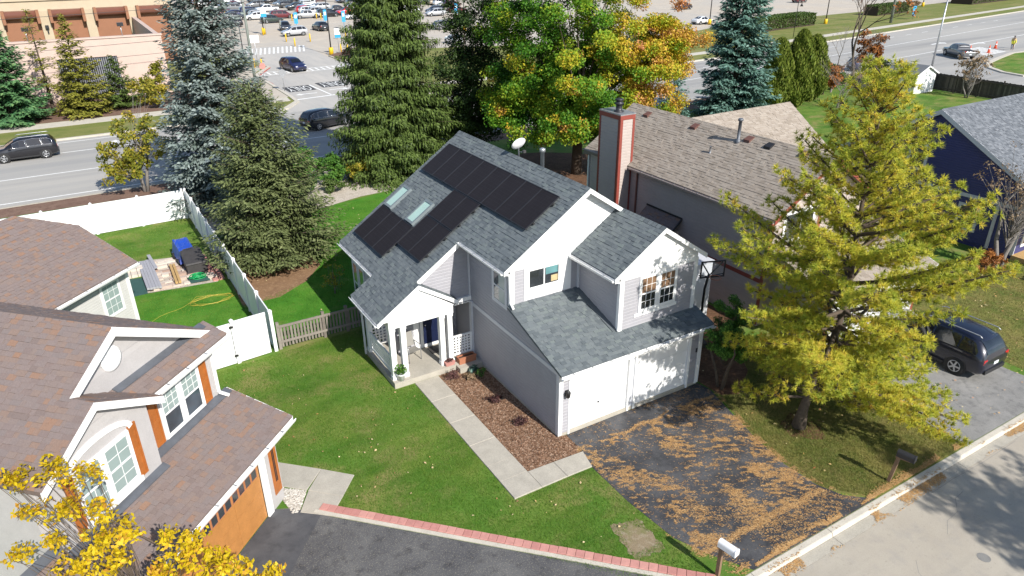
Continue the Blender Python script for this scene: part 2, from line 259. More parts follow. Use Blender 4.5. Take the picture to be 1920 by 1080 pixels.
# ------------------------------------------------------------------ mesh helpers
class MB:
    def __init__(s): s.v = []; s.f = []; s.t = []; s.sm = []
    def add(s, vs, fs, tint=0.5, smooth=False):
        o = len(s.v); s.v += [tuple(p) for p in vs]
        for f in fs: s.f.append(tuple(i+o for i in f)); s.t.append(tint); s.sm.append(smooth)
        return s
    def box(s, x0, x1, y0, y1, z0, z1, tint=0.5):
        return s.add([(x0, y0, z0), (x1, y0, z0), (x1, y1, z0), (x0, y1, z0), (x0, y0, z1), (x1, y0, z1), (x1, y1, z1), (x0, y1, z1)],
                     [(3, 2, 1, 0), (4, 5, 6, 7), (0, 1, 5, 4), (1, 2, 6, 5), (2, 3, 7, 6), (3, 0, 4, 7)], tint)
    def bar(s, a, b, w, h, up=(0, 0, 1), tint=0.5):
        a = Vector(a); b = Vector(b); d = (b-a).normalized(); u = Vector(up)
        side = d.cross(u)
        if side.length < 1e-4: side = d.cross(Vector((1, 0, 0)))
        side.normalize(); u = side.cross(d).normalized()
        vs = []
        for p in (a, b):
            for i, j in ((-1, -1), (1, -1), (1, 1), (-1, 1)): vs.append(p+side*(i*w/2)+u*(j*h/2))
        return s.add(vs, [(3, 2, 1, 0), (4, 5, 6, 7), (0, 1, 5, 4), (1, 2, 6, 5), (2, 3, 7, 6), (3, 0, 4, 7)], tint)
    def prism(s, poly, off, tint=0.5):
        """polygon (3-D points) extruded by the vector off"""
        n = len(poly); o = Vector(off)
        vs = [Vector(p) for p in poly]+[Vector(p)+o for p in poly]
        return s.add(vs, [tuple(range(n))[::-1], tuple(range(n, 2*n))]+[(i, (i+1) % n, n+(i+1) % n, n+i) for i in range(n)], tint)
    def sheet(s, poly, tint=0.5): return s.add(poly, [tuple(range(len(poly)))], tint)
    def tube(s, pts, rad, n=8, tint=0.5, cap=True, smooth=True):
        pts = [Vector(p) for p in pts]
        if isinstance(rad, (int, float)): rad = [rad]*len(pts)
        vs = []; prev = None
        for i, p in enumerate(pts):
            d = (pts[min(i+1, len(pts)-1)]-pts[max(i-1, 0)]).normalized()
            if prev is None:
                a = d.cross(Vector((0, 0, 1)))
                if a.length < 1e-3: a = d.cross(Vector((1, 0, 0)))
            else: a = prev-d*prev.dot(d)
            a.normalize(); prev = a; b = d.cross(a)
            for k in range(n):
                t = 2*math.pi*k/n; vs.append(p+(a*math.cos(t)+b*math.sin(t))*rad[i])
        fs = []
        for i in range(len(pts)-1):
            for k in range(n): fs.append((i*n+k, i*n+(k+1) % n, (i+1)*n+(k+1) % n, (i+1)*n+k))
        s.add(vs, fs, tint, smooth)
        if cap:
            o = len(s.v)-len(vs); s.f += [tuple(o+k for k in range(n))[::-1], tuple(o+(len(pts)-1)*n+k for k in range(n))]; s.t += [tint]*2; s.sm += [False]*2
        return s
    def lathe(s, c, prof, n=16, axis='z', tint=0.5, smooth=True):
        vs = []
        for r, h in prof:
            for k in range(n):
                t = 2*math.pi*k/n; a, b = r*math.cos(t), r*math.sin(t)
                vs.append((c[0]+a, c[1]+b, c[2]+h) if axis == 'z' else ((c[0]+h, c[1]+a, c[2]+b) if axis == 'x' else (c[0]+a, c[1]+h, c[2]+b)))
        fs = [(i*n+k, i*n+(k+1) % n, (i+1)*n+(k+1) % n, (i+1)*n+k) for i in range(len(prof)-1) for k in range(n)]
        s.add(vs, fs, tint, smooth); o = len(s.v)-len(vs)
        s.f += [tuple(o+k for k in range(n))[::-1], tuple(o+(len(prof)-1)*n+k for k in range(n))]; s.t += [tint]*2; s.sm += [False]*2
        return s
    def mesh(s, name, m, mats=None, tint=True):
        me = bpy.data.meshes.new(name); me.from_pydata(s.v, [], s.f)
        if m: me.materials.append(MATS[m])
        if any(s.sm): me.polygons.foreach_set('use_smooth', s.sm)
        a = me.attributes.new('tint', 'FLOAT', 'FACE'); a.data.foreach_set('value', np.array(s.t, np.float32))
        me.validate(); me.update()
        return me
    def build(s, name, m, parent=None, loc=None, rz=0.0):
        return link(name, s.mesh(name, m), parent, loc, rz)
def link(name, me, parent=None, loc=None, rz=0.0):
    o = bpy.data.objects.new(name, me); COL.objects.link(o)
    if parent is not None: o.parent = parent
    if loc is not None: o.location = loc
    if rz: o.rotation_euler = (0, 0, rz)
    return o
def tag(o, label, cat, group=None):
    o['label'] = label; o['category'] = cat
    if group: o['group'] = group
    return o
def thing(name, label, cat, loc=(0, 0, 0), rz=0.0, group=None):
    o = bpy.data.objects.new(name, None); COL.objects.link(o); o.empty_display_size = 0.3
    o.location = loc; o.rotation_euler = (0, 0, rz)
    return tag(o, label, cat, group)
def struct(name, mb, m, parent=None):
    o = mb.build(name, m, parent)
    if parent is None: o['kind'] = 'structure'
    return o
def stuff(o): o['kind'] = 'stuff'; return o
def copy_tree(o, parent=None):
    c = o.copy(); COL.objects.link(c); c.parent = parent
    if parent is not None: c.matrix_parent_inverse = o.matrix_parent_inverse.copy()
    for ch in o.children: copy_tree(ch, c)
    return c

def clip_half(poly, f):
    out = []; n = len(poly)
    for i in range(n):
        a, b = poly[i], poly[(i+1) % n]; fa, fb = f(a), f(b)
        if fa >= 0: out.append(a)
        if (fa >= 0) != (fb >= 0):
            t = fa/(fa-fb); out.append((a[0]+(b[0]-a[0])*t, a[1]+(b[1]-a[1])*t))
    return out
def clip_convex(poly, conv):
    n = len(conv); area = sum(conv[i][0]*conv[(i+1) % n][1]-conv[(i+1) % n][0]*conv[i][1] for i in range(n))
    sg = 1 if area > 0 else -1
    for i in range(n):
        a, b = conv[i], conv[(i+1) % n]
        poly = clip_half(poly, lambda p: sg*((b[0]-a[0])*(p[1]-a[1])-(b[1]-a[1])*(p[0]-a[0])))
        if len(poly) < 3: return []
    return poly
def parea(p): return abs(sum(p[i][0]*p[(i+1) % len(p)][1]-p[(i+1) % len(p)][0]*p[i][1] for i in range(len(p))))/2

def siding(wall, polys, P, step, m, z_start=0.0, name='siding_board'):
    """clapboards: every board a mesh of its own, its lower edge standing proud; P(h, z, out) -> point"""
    for poly in polys:
        zs = [p[1] for p in poly]; k = math.floor((min(zs)-z_start)/step)
        while z_start+k*step < max(zs)-0.01:
            z0 = z_start+k*step; z1 = z0+step; k += 1
            q = clip_half(clip_half(list(poly), lambda p: p[1]-z0), lambda p: z1-p[1])
            if len(q) < 3 or parea(q) < 0.002: continue
            zc = z0+0.76*step; mb = MB(); t_ = rnd.random()          # flat face below, hollow lap above
            off = lambda z: 0.027-0.005*(z-z0)/(zc-z0) if z <= zc else 0.022-0.020*(z-zc)/(z1-zc)
            for qq in (clip_half(q, lambda p: zc-p[1]), clip_half(q, lambda p: p[1]-zc)):
                if len(qq) < 3: continue
                n = len(qq); mb.add([P(h, z, off(z)) for h, z in qq], [tuple(range(n))], t_)
            n = len(q); mb.add([P(h, z, off(z)) for h, z in q]+[P(h, z, -0.002) for h, z in q], [(i, n+i, n+(i+1) % n, (i+1) % n) for i in range(n)], t_)
            mb.build(name, m, wall)

def shingles(roof, house_mw, pieces, O, E, U, m, exposure=0.135, wmin=0.11, wmax=0.27, keep=300, store=None):
    """asphalt shingle tabs on a roof plane. O origin, E unit along the eave, U unit up the slope (both in house space);
    pieces = convex polygons in (e, u). Tabs go into store as (size in photo, verts, faces, tint) for later picking"""
    O = Vector(O); E = Vector(E).normalized(); U = Vector(U).normalized(); N = E.cross(U)
    if N.z < 0: N = -N
    us = [p[1] for q in pieces for p in q]; es = [p[0] for q in pieces for p in q]
    u = min(us); row = 0
    while u < max(us)-0.005:
        e = min(es)-rnd.uniform(0, wmax)
        while e < max(es):
            wd = rnd.uniform(wmin, wmax); t0 = rnd.random(); th = 0.006+0.011*(rnd.random() > 0.45); dz = rnd.uniform(0, 0.012)
            rect = [(e+0.002, u-dz), (e+wd-0.002, u-dz), (e+wd-0.002, u+exposure+0.01), (e+0.002, u+exposure+0.01)]
            e += wd
            for q in pieces:
                c = clip_convex(rect, q)
                if len(c) < 3 or parea(c) < 0.0008: continue
                n = len(c); top = [O+E*a+U*b+N*(th+0.010-0.008*(b-u)/exposure) for a, b in c]; bot = [O+E*a+U*b+N*0.001 for a, b in c]
                pw = house_mw @ top[0]; px, py, d = view(pw)
                size = (1.0/(d*d)) if (0 < px < 1920 and 0 < py < 1080) else 0.0
                store.append((size*parea(c)/(wmin*exposure) if size else 0.0, top+bot, [tuple(range(n))]+[(i, n+i, n+(i+1) % n, (i+1) % n) for i in range(n)], t0, roof, m))
        u += exposure; row += 1
def emit_shingles(store, keep=300, hidden=None):
    """the tabs that show largest become parts, the rest of each roof one joined part"""
    idx = sorted(range(len(store)), key=lambda i: -store[i][0] if store[i][0] > 0 else 1)
    best = set(i for i in idx[:keep] if store[i][0] > 0)
    rest = {}
    for i, (sz, vs, fs, t, roof, m) in enumerate(store):
        if i in best: MB().add(vs, fs, t).build('shingle', m, roof)
        else: rest.setdefault((roof.name, m), (roof, MB()))[1].add(vs, fs, t)
    for (rn, m), (roof, mb) in rest.items(): stuff(mb.build('shingles', m, roof))

def flat_poly(pts, z): return [(x, y, z) for x, y in pts]
def slab(name, pts, z0, z1, m, parent=None, struct_=True):
    mb = MB(); mb.prism(flat_poly(pts, z0), (0, 0, z1-z0)); o = mb.build(name, m, parent)
    if struct_ and parent is None: o['kind'] = 'structure'
    return o

def cards(name, m, C, D, N, L, Wd, T, parent=None, fold=0.12, shape='rhomb'):
    """leaf faces: centre C, long axis D, normal N, length, width, tint"""
    C = np.asarray(C, np.float64); D = np.asarray(D, np.float64); N = np.asarray(N, np.float64)
    n = len(C); D /= np.linalg.norm(D, axis=1, keepdims=True)+1e-9
    S = np.cross(D, N); S /= np.linalg.norm(S, axis=1, keepdims=True)+1e-9
    N = np.cross(S, D); L = np.broadcast_to(L, n)[:, None]; Wd = np.broadcast_to(Wd, n)[:, None]
    if shape == 'tri':
        V = np.stack([C-S*Wd/2, C+S*Wd/2, C+D*L], 1); k = 3
    else:
        V = np.stack([C-D*L/2, C-D*L*0.05+S*Wd/2+N*Wd*fold, C+D*L/2, C-D*L*0.05-S*Wd/2+N*Wd*fold], 1); k = 4
    me = bpy.data.meshes.new(name); me.vertices.add(n*k); me.vertices.foreach_set('co', V.astype(np.float32).ravel())
    me.loops.add(n*k); me.loops.foreach_set('vertex_index', np.arange(n*k, dtype=np.int32))
    me.polygons.add(n); me.polygons.foreach_set('loop_start', np.arange(0, n*k, k, dtype=np.int32)); me.polygons.foreach_set('loop_total', np.full(n, k, np.int32))
    a = me.attributes.new('tint', 'FLOAT', 'FACE'); a.data.foreach_set('value', np.clip(np.asarray(T, np.float32), 0, 1))
    me.materials.append(MATS[m]); me.update(calc_edges=True)
    return link(name, me, parent)
# ================================================================== ground, roads, lots
def ring(cx, cy, rx, ry, n=26, amp=0.18, seed=1):
    r = random.Random(seed); ph = [r.uniform(0, 6.28) for _ in range(4)]
    out = []
    for k in range(n):
        t = 2*math.pi*k/n; s = 1+amp*(math.sin(2*t+ph[0])*0.5+math.sin(3*t+ph[1])*0.35+math.sin(5*t+ph[2])*0.3+math.sin(9*t+ph[3])*0.15)
        out.append((cx+rx*s*math.cos(t), cy+ry*s*math.sin(t)))
    return out
g = MB(); g.sheet([(-900, -400, -0.17), (1500, -400, -0.17), (1500, 1600, -0.17), (-900, 1600, -0.17)]); struct('ground', g, 'verge')
slab('street', [(-200, -60), (200, -60), (200, -7.93), (-200, -7.93)], -0.168, -0.125, 'street_asphalt')
# kerb and gutter in cast sections
kerb = slab('kerb', [(-200, -7.47), (200, -7.47), (200, -7.36), (-200, -7.36)], -0.165, -0.012, 'concrete_light')
for i in range(-14, 22):
    x0 = i*3.05+1.1; mb = MB()
    pr = [(-7.60, -0.118), (-7.56, -0.01), (-7.53, 0.004), (-7.37, 0.006), (-7.345, -0.004), (-7.345, -0.16), (-7.60, -0.16)]
    mb.prism([(x0+0.008, y, z) for y, z in pr], (3.034, 0, 0)); mb.build('kerb_section', 'concrete_light', kerb)
    mb = MB(); mb.prism([(x0+0.006, -7.61, -0.118), (x0+3.044, -7.61, -0.118), (x0+3.044, -7.925, -0.121), (x0+0.006, -7.925, -0.121)], (0, 0, -0.04)); mb.build('gutter_section', 'concrete', kerb)
slab('lawn', [(-120, -7.35), (74, -7.35), (74, 36.6), (30, 35.6), (-120, 35.2)], -0.165, 0.0, 'lawn')
# the dry front lawn under the pine and the neighbour's lawn
def sheet(name, pts, z, m):
    mb = MB(); mb.sheet(flat_poly(pts, z)); o = mb.build(name, m); o['kind'] = 'structure'; return o
sheet('front_lawn', [(5.45, -6.3), (6.42, -7.34), (11.2, -7.34), (11.35, -5.6), (12.0, -1.0), (12.0, 1.2), (6.5, 1.2), (6.45, -0.6), (5.4, -4.8)], 0.004, 'dry_lawn')
sheet('neighbour_lawn', [(17.6, -7.34), (60, -7.34), (60, 1.5), (28, 1.5), (17.8, 0.6)], 0.004, 'dry_lawn')
sheet('needle_bed', [(6.42, -0.35), (6.5, -1.1), (7.1, -1.35), (7.8, -0.9), (8.6, -0.4), (9.2, 0.6), (9.4, 1.4), (8.6, 2.6), (6.4, 2.6)], 0.008, 'needle_bed')
sheet('trunk_litter', ring(7.42, -3.85, 0.75, 0.62, 36, 0.35, 6), 0.009, 'needle_bed')
sheet('side_yard_path', [(6.35, 2.3), (11.4, 2.3), (11.3, 14), (6.35, 14)], 0.006, 'needle_bed')
sheet('back_lawn', [(-6.6, 10.9), (-2.7, 10.9), (-2.7, 12.2), (6.3, 12.2), (10.8, 14.5), (12, 17), (11.5, 27), (6, 27.9), (0.6, 26.9), (-3.0, 25.8), (-6.9, 26.4)], 0.002, 'lawn_fresh')
sheet('fenced_lawn', [(-9.6, 10.6), (-6.75, 10.8), (-7.0, 19.0), (-11.2, 19.3), (-11.4, 16.8)], 0.002, 'lawn_fresh')
sheet('spruce_bed', [(-6.9, 15.6), (-5.2, 15.6), (-3.6, 16.7), (-2.4, 18.3), (-2.3, 20.0), (-3.0, 22.0), (-4.2, 23.6), (-6.6, 24.4)], 0.004, 'pine_straw')
sheet('gravel_bed', [(-6.6, 26.5), (-3.0, 25.8), (0.6, 26.9), (3.2, 27.7), (6.0, 27.9), (9.5, 28.5), (15.5, 27.5), (16, 35.6), (-6.6, 35.2)], 0.004, 'gravel_strip')
sheet('bare_patch', [(-1.0+0.05*math.sin(9*t_)+0.85*t_, -4.08-0.25*t_+0.04*math.sin(23*t_)) for t_ in [i/9 for i in range(10)]]+[(-0.14-0.08*t_+0.05*math.sin(17*t_), -4.33-1.25*t_) for t_ in [i/9 for i in range(1, 10)]]+[(-0.22-1.0*t_, -5.58+0.12*t_+0.05*math.sin(19*t_)) for t_ in [i/9 for i in range(1, 10)]]+[(-1.22+0.20*t_+0.05*math.sin(21*t_), -5.46+1.36*t_) for t_ in [i/9 for i in range(1, 9)]], 0.005, 'bare_soil')
sheet('maple_shade_bed', ring(18.0, 23.0, 7.0, 7.5, 40, 0.14, 9), 0.006, 'needle_bed')  # dark mulch and leaf litter; its dark colour also paints in the crown's shade
# driveways
sheet('driveway', [(0.30, -0.03), (0.30, -0.35), (0.06, -1.9), (0.05, -3.6), (0.22, -5.4), (0.72, -6.5), (1.25, -7.345), (6.4, -7.345), (5.72, -6.75), (5.42, -6.0), (5.36, -4.85), (5.62, -3.4), (6.0, -2.0), (6.4, -0.6), (6.3, -0.03)], 0.012, 'drive_sealed')
sheet('neighbour_driveway', [(11.15, -7.345), (17.35, -7.345), (17.15, -5.6), (17.75, 0.3), (12.4, 0.3), (11.9, -3.0), (11.3, -5.6)], 0.012, 'drive_grey')
sheet('driveway_apron', [(11.15, -7.343), (17.3, -7.343), (17.2, -6.25), (11.28, -6.25)], 0.016, 'drive_grey')
r2 = 2**-0.5
LP0 = Vector((-8.65, 1.94, 0)); LROT = R(45)
def LW(a, t): return (LP0.x+r2*a-r2*t, LP0.y+r2*a+r2*t)           # left house frame -> world
sheet('side_driveway', [LW(-7.5, 0.02), LW(-0.55, 0.02), LW(-0.36, -0.55), LW(-0.42, -1.4), LW(-0.42, -12.5), LW(-8.2, -12.5)], 0.012, 'drive_worn')
sheet('driveway_patch', [LW(-6.4, 0.0), LW(-0.56, 0.0), LW(-0.40, -0.6), LW(-0.44, -1.45), LW(-3.2, -1.75), LW(-6.4, -1.6)], 0.016, 'drive_smooth')
# brick edging of the left driveway, laid across
edge = slab('brick_edging_bed', [LW(-0.40, -1.28), LW(0.02, -1.28), LW(0.02, -13.0), LW(-0.40, -13.0)], -0.05, 0.008, 'concrete')
for k in range(46):
    t = -1.30-k*0.245; j = rnd.uniform(-0.006, 0.006)
    mb = MB(); x0, x1, y0, y1, h = -0.26, 0.0, t-0.237, t, 0.055+rnd.uniform(-0.004, 0.004); b = 0.008
    lo = [(x0, y0), (x1, y0), (x1, y1), (x0, y1)]; hi = [(x0+b, y0+b), (x1-b, y0+b), (x1-b, y1-b), (x0+b, y1-b)]
    vs = [(*LW(a+j, tt), 0.004) for a, tt in lo]+[(*LW(a+j, tt), h-b) for a, tt in lo]+[(*LW(a+j, tt), h) for a, tt in hi]
    mb.add(vs, [(0, 1, 5, 4), (1, 2, 6, 5), (2, 3, 7, 6), (3, 0, 4, 7), (4, 5, 9, 8), (5, 6, 10, 9), (6, 7, 11, 10), (7, 4, 8, 11), (8, 9, 10, 11)], rnd.random()).build('brick', 'brick_pink', edge)
mb = MB(); mb.prism([(*LW(-0.40, -1.2), 0.006), (*LW(-0.275, -1.2), 0.006), (*LW(-0.275, -13), 0.006), (*LW(-0.40, -13), 0.006)], (0, 0, 0.028)); mb.build('edging_strip', 'concrete_light', edge)
# walks made of cast slabs
def slabs(name, quads, h=0.045):
    root = None
    for i, q in enumerate(quads):
        cx = sum(p[0] for p in q)/len(q); cy = sum(p[1] for p in q)/len(q); dz = rnd.uniform(-0.005, 0.005)
        s1 = [(cx+(x-cx)*0.992, cy+(y-cy)*0.992) for x, y in q]; s2 = [(cx+(x-cx)*0.978, cy+(y-cy)*0.978) for x, y in q]; n = len(q)
        vs = flat_poly(s1, -0.02)+flat_poly(s1, h-0.012+dz)+flat_poly(s2, h+dz)
        fs = [(i_, (i_+1) % n, n+(i_+1) % n, n+i_) for i_ in range(n)]+[(n+i_, n+(i_+1) % n, 2*n+(i_+1) % n, 2*n+i_) for i_ in range(n)]+[tuple(range(2*n, 3*n))]
        mb = MB().add(vs, fs)
        if root is None:
            base = MB(); 
            for qq in quads: base.sheet([(x, y, 0.010) for x, y in qq])
            root = base.build(name, 'concrete'); root['kind'] = 'structure'
        mb.build('concrete_slab', 'concrete', root)
ys = [5.50, 4.05, 2.55, 1.10, -0.10, -0.93, -1.78]
slabs('walkway', [[(-2.78, b), (-1.80, b), (-1.80, a), (-2.78, a)] for a, b in zip(ys[:-1], ys[1:])]+[[(-1.80, -1.78), (-0.86, -1.78), (-0.86, -0.99), (-1.80, -0.95)], [(-0.86, -1.78), (0.08, -1.80), (0.26, -1.05), (-0.86, -0.99)]])
slabs('side_walk', [[(-8.42, 3.66), (-7.30, 2.58), (-7.98, 1.85), (-8.66, 2.50)], [(-7.30, 2.58), (-6.50, 1.76), (-7.12, 1.02), (-7.95, 1.82)], [(-7.95, 1.80), (-7.12, 1.02), (-7.68, 0.40), (-8.42, 1.02)]], 0.03)
sheet('pebble_bed', [(-8.70, 2.46), (-7.98, 1.84), (-8.44, 1.03), (-8.62, 1.10), (-8.72, 1.85)], 0.008, 'gravel_strip')
sheet('pebble_strip', [LW(0.02, 0.2), LW(0.42, 0.2), LW(0.45, 3.9), LW(0.02, 3.9)], 0.008, 'gravel_strip')
sheet('flower_bed', [(-1.80, -0.97), (0.28, -1.04), (0.29, -0.02), (0.02, -0.02), (0.02, 6.0), (-0.2, 6.0), (-1.80, 5.5)], 0.012, 'mulch')
# boulevard behind the lots, parking lot beyond
far = [(-400, 54.5), (-40, 56.0), (5.0, 56.6), (22, 57.0), (50, 58.0), (79, 60.4), (120, 65.6), (178, 73.2), (420, 106)]
near = [(-400, 36.0), (-20, 37.8), (30, 38.7), (62, 40.6), (73, 41.0), (73.5, 8), (66, -40), (200, -40), (420, 30)]
slab('boulevard', far+near[::-1], -0.168, -0.12, 'boulevard_concrete')
slab('boulevard_kerb', [(-400, 35.7), (-20, 37.5), (30, 38.4), (62, 40.3), (72.6, 40.7), (73.2, 20), (73.4, 20), (73.0, 41.0), (62, 40.55), (30, 38.62), (-20, 37.72), (-400, 35.92)], -0.16, 0.0, 'concrete')
slab('lot_edge', [(-400, 34.6), (-20, 35.2), (30, 35.6), (74, 36.5), (72.7, 40.6), (62, 40.2), (30, 38.3), (-20, 37.4), (-400, 35.6)], -0.165, -0.006, 'far_mulch')
off = lambda d, i0=0: [(x, y+d) for x, y in far[i0:]]
bk = [(-400, 54.5), (-40, 56.0), (2.2, 56.6)]
slab('verge_left', bk+[(6.2, 58.4), (8.3, 61.4), (8.45, 64.4), (8.6, 81), (11.6, 86.6), (11.3, 100), (-400, 100)], -0.165, -0.01, 'verge')
slab('sidewalk_left', [(-400, 60.0), (-40, 61.2), (8.0, 61.8), (8.2, 64.0), (-40, 63.6), (-400, 62.4)], -0.05, 0.0, 'concrete_light')
slab('planting_bed', [(-400, 62.4), (-40, 63.7), (3.6, 64.1), (3.9, 74.2), (-400, 74.2)], -0.05, 0.004, 'far_mulch')
slab('kerb_left', [(-400, 54.2), (-40, 55.72), (2.6, 56.3), (6.8, 58.2), (8.75, 61.2), (8.9, 64.4), (9.05, 80.9), (12.0, 86.5), (11.9, 88), (11.6, 86.7), (8.65, 81), (8.5, 64.4), (8.35, 61.5), (6.3, 58.5), (2.2, 56.65), (-40, 56.05), (-400, 54.55)], -0.16, 0.006, 'concrete_light')
slab('entrance_walk', [(4.0, 64.1), (8.4, 64.1), (8.55, 81), (11.4, 87.5), (9.5, 88.5), (4.0, 84)], -0.05, 0.003, 'parking_concrete')
slab('parking_lot', [(-400, 99.9), (11.3, 99.9), (11.6, 88), (21.6, 88), (26, 95.5), (60, 84.5), (86, 84.5), (100, 90), (150, 93), (420, 122), (900, 700), (-400, 700)], -0.166, -0.135, 'parking_concrete')
slab('entrance_road', [(2.2, 56.5), (6.3, 58.4), (8.5, 61.4), (8.6, 81), (11.6, 88), (11.6, 108), (22.5, 108), (21.6, 88), (22.3, 82), (21.9, 74), (17.2, 63.0), (19, 59.4), (24.5, 57.0)], -0.164, -0.116, 'entrance_concrete')
vr = [(24.5, 57.0)]+far[4:]
slab('verge_right', vr+[(420, 121), (150, 92.5), (100, 89.5), (86, 84.2), (60, 84.2), (26, 95.2), (22, 92.5), (22.4, 82), (22.0, 74), (17.3, 63.0), (19.2, 59.5)], -0.165, -0.01, 'verge')
slab('kerb_right', off(-0.25, 4)+off(0.12, 4)[::-1]+[(24.5, 57.1), (19.3, 59.6), (17.5, 63.0), (22.2, 74), (22.6, 82), (22.2, 92), (21.9, 92), (22.25, 82), (21.85, 74), (17.1, 63), (19.0, 59.3), (24.4, 56.8)], -0.16, 0.006, 'concrete_light')
slab('sidewalk_right', [(19, 61.5), (50, 61.4), (79, 63.7), (120, 68.9), (178, 76.5), (420, 109), (420, 111.2), (178, 78.2), (120, 70.8), (79, 65.5), (50, 63.2), (18, 63.4)], -0.05, 0.0, 'concrete_light')
slab('island_bed', [(22.2, 87.0), (25.4, 85.6), (32, 86), (32, 94.2), (24, 94.6), (22.2, 92.5)], -0.05, 0.01, 'far_mulch')
slab('island_kerb', [(21.9, 86.6), (25.3, 85.1), (32.4, 85.6), (32.4, 86), (25.4, 85.55), (22.3, 86.9)], -0.1, 0.1, 'concrete_light')
# grass corner of the side street on the far right
isl = [(87.6, 28.6), (88.2, 31), (90.4, 33.8), (94, 35.8), (99, 37.2), (105.5, 38.8), (113, 38.4), (140, 20), (140, 0), (100, 0)]
slab('corner_grass', isl, -0.16, 0.01, 'lawn')
slab('corner_kerb', [(86.9, 28.4), (87.6, 31.3), (90.0, 34.4), (93.8, 36.5), (98.8, 37.9), (105.5, 39.5), (114, 39.1), (113.6, 38.6), (105.5, 38.9), (99, 37.3), (94, 35.9), (90.4, 33.9), (88.1, 31.1), (87.5, 28.4)], -0.15, 0.03, 'concrete_light')
# painted markings, one sheet each
marks = bpy.data.objects.new('road_markings', bpy.data.meshes.new('road_markings')); COL.objects.link(marks); marks['kind'] = 'structure'
def mark(pts, m='paint_white_road', z=-0.112, name='painted_line'):
    MB().sheet(flat_poly(pts, z)).build(name, m, marks)
def stripe(a, b, wd, m='paint_white_road', z=-0.112):
    a = Vector(a); b = Vector(b); d = (b-a).normalized(); n = Vector((-d.y, d.x))*wd/2
    mark([tuple(a-n), tuple(b-n), tuple(b+n), tuple(a+n)], m, z)
for y0 in (39.05, 45.2): stripe((-120, y0-1.3), (20, y0+0.2), 0.16)
stripe((-120, 50.0), (1.5, 51.6), 0.16); stripe((-120, 53.2), (-8.5, 55.2), 0.14)
stripe((30, 46.4), (79, 51.6), 0.16); stripe((79, 51.6), (200, 66.6), 0.16)
stripe((74, 44.2), (92, 45.9), 0.14); stripe((92, 45.9), (200, 57.5), 0.18)
for k in range(16): stripe((60+k*6.0, 54.4+k*0.72), (62.2+k*6.0, 54.7+k*0.72), 0.14)
for k in range(9): stripe((101.0+k*0.2, 41.6+k*0.55-1.2), (107.5+k*0.2, 42.3+k*0.55-1.2), 0.30)       # zebra by the cones
stripe((73.5, 27.3), (92, 23.2), 0.16); stripe((74, 24.6), (90, 20.8), 0.16)
def arrow(cx, cy, rz, s=1.0, z=-0.110, flip=1):
    pts = [(-1.3, -0.10), (0.1, -0.10), (0.5, -0.35), (0.5, -0.62), (1.15, -0.15), (0.5, 0.45), (0.5, 0.12), (-0.1, 0.16), (-1.3, 0.16)]
    c, s_ = math.cos(rz), math.sin(rz); mark([(cx+s*(x*c-y*flip*s_), cy+s*(x*s_+y*flip*c)) for x, y in pts], z=z, name='painted_arrow')
arrow(-8.4, 52.9, R(184), 1.5); arrow(86, 57.2, R(188), 1.7); arrow(108, 51.5, R(6), 1.6); arrow(113, 48.2, R(6), 1.6)
# the entrance: crosswalks, stop bar, lane line, ONLY and arrows (read by drivers leaving the lot)
for i in range(15):
    x = 11.8+i*0.66; stripe((x-0.55, 99.8), (x+1.1+0.35*i/14, 107.0), 0.28)
stripe((10.9, 99.7), (20.5, 103.4), 0.10); stripe((12.2, 107.3), (22, 109.5), 0.10)
stripe((9.3, 80.2), (21.6, 81.0), 0.22); stripe((9.3, 82.6), (22.0, 83.4), 0.22)
for i in range(16): x = 9.8+i*0.80; stripe((x, 80.4+i*0.05), (x, 82.4+i*0.05), 0.26)
stripe((8.9, 62.6), (17.6, 63.6), 0.34); stripe((12.9, 63.4), (12.6, 70.6), 0.20)
def road_text(txt, cx, cy, wx, hy, rz):
    mark([(cx-wx/2-0.25, cy-hy/2-0.3), (cx+wx/2+0.25, cy-hy/2-0.25), (cx+wx/2+0.25, cy+hy/2+0.3), (cx-wx/2-0.25, cy+hy/2+0.25)], 'asphalt', -0.1115, 'painted_ground')
    c = bpy.data.curves.new('t', 'FONT'); c.body = txt; c.size = 1; c.align_x = 'CENTER'; c.align_y = 'CENTER'; c.resolution_u = 2
    o = bpy.data.objects.new('t', c); COL.objects.link(o); dg = bpy.context.evaluated_depsgraph_get(); me = bpy.data.meshes.new_from_object(o.evaluated_get(dg)); bpy.data.objects.remove(o)
    v = np.array([x.co[:] for x in me.vertices]); mn, mx = v.min(0), v.max(0)
    v = (v-(mn+mx)/2)/np.where(mx-mn > 0, mx-mn, 1)*np.array([wx, hy, 0]); cc, ss = math.cos(rz), math.sin(rz)
    for i, p in enumerate(v): me.vertices[i].co = (cx+p[0]*cc-p[1]*ss, cy+p[0]*ss+p[1]*cc, -0.107)
    me.materials.clear(); me.materials.append(MATS['paint_white_road']); link('painted_word', me, marks)
road_text('ONLY', 10.9, 68.9, 2.6, 2.9, R(180)); road_text('ONLY', 15.0, 69.7, 2.6, 2.9, R(180))
arrow(10.6, 65.3, R(178), 1.0, -0.108, -1); arrow(14.9, 66.2, R(2), 1.0, -0.108)
# parking bay lines
for k in range(12):
    for x in (24.5, 36.5, 48.5): stripe((x-0.4, 138+k*3.1), (x+5.0, 138.6+k*3.1), 0.12, z=-0.130)
stripe((9.1, 73.5), (9.0, 80.5), 0.22, 'paint_red_road', -0.110); stripe((9.3, 80.8), (12.0, 86.4), 0.22, 'paint_red_road', -0.110)
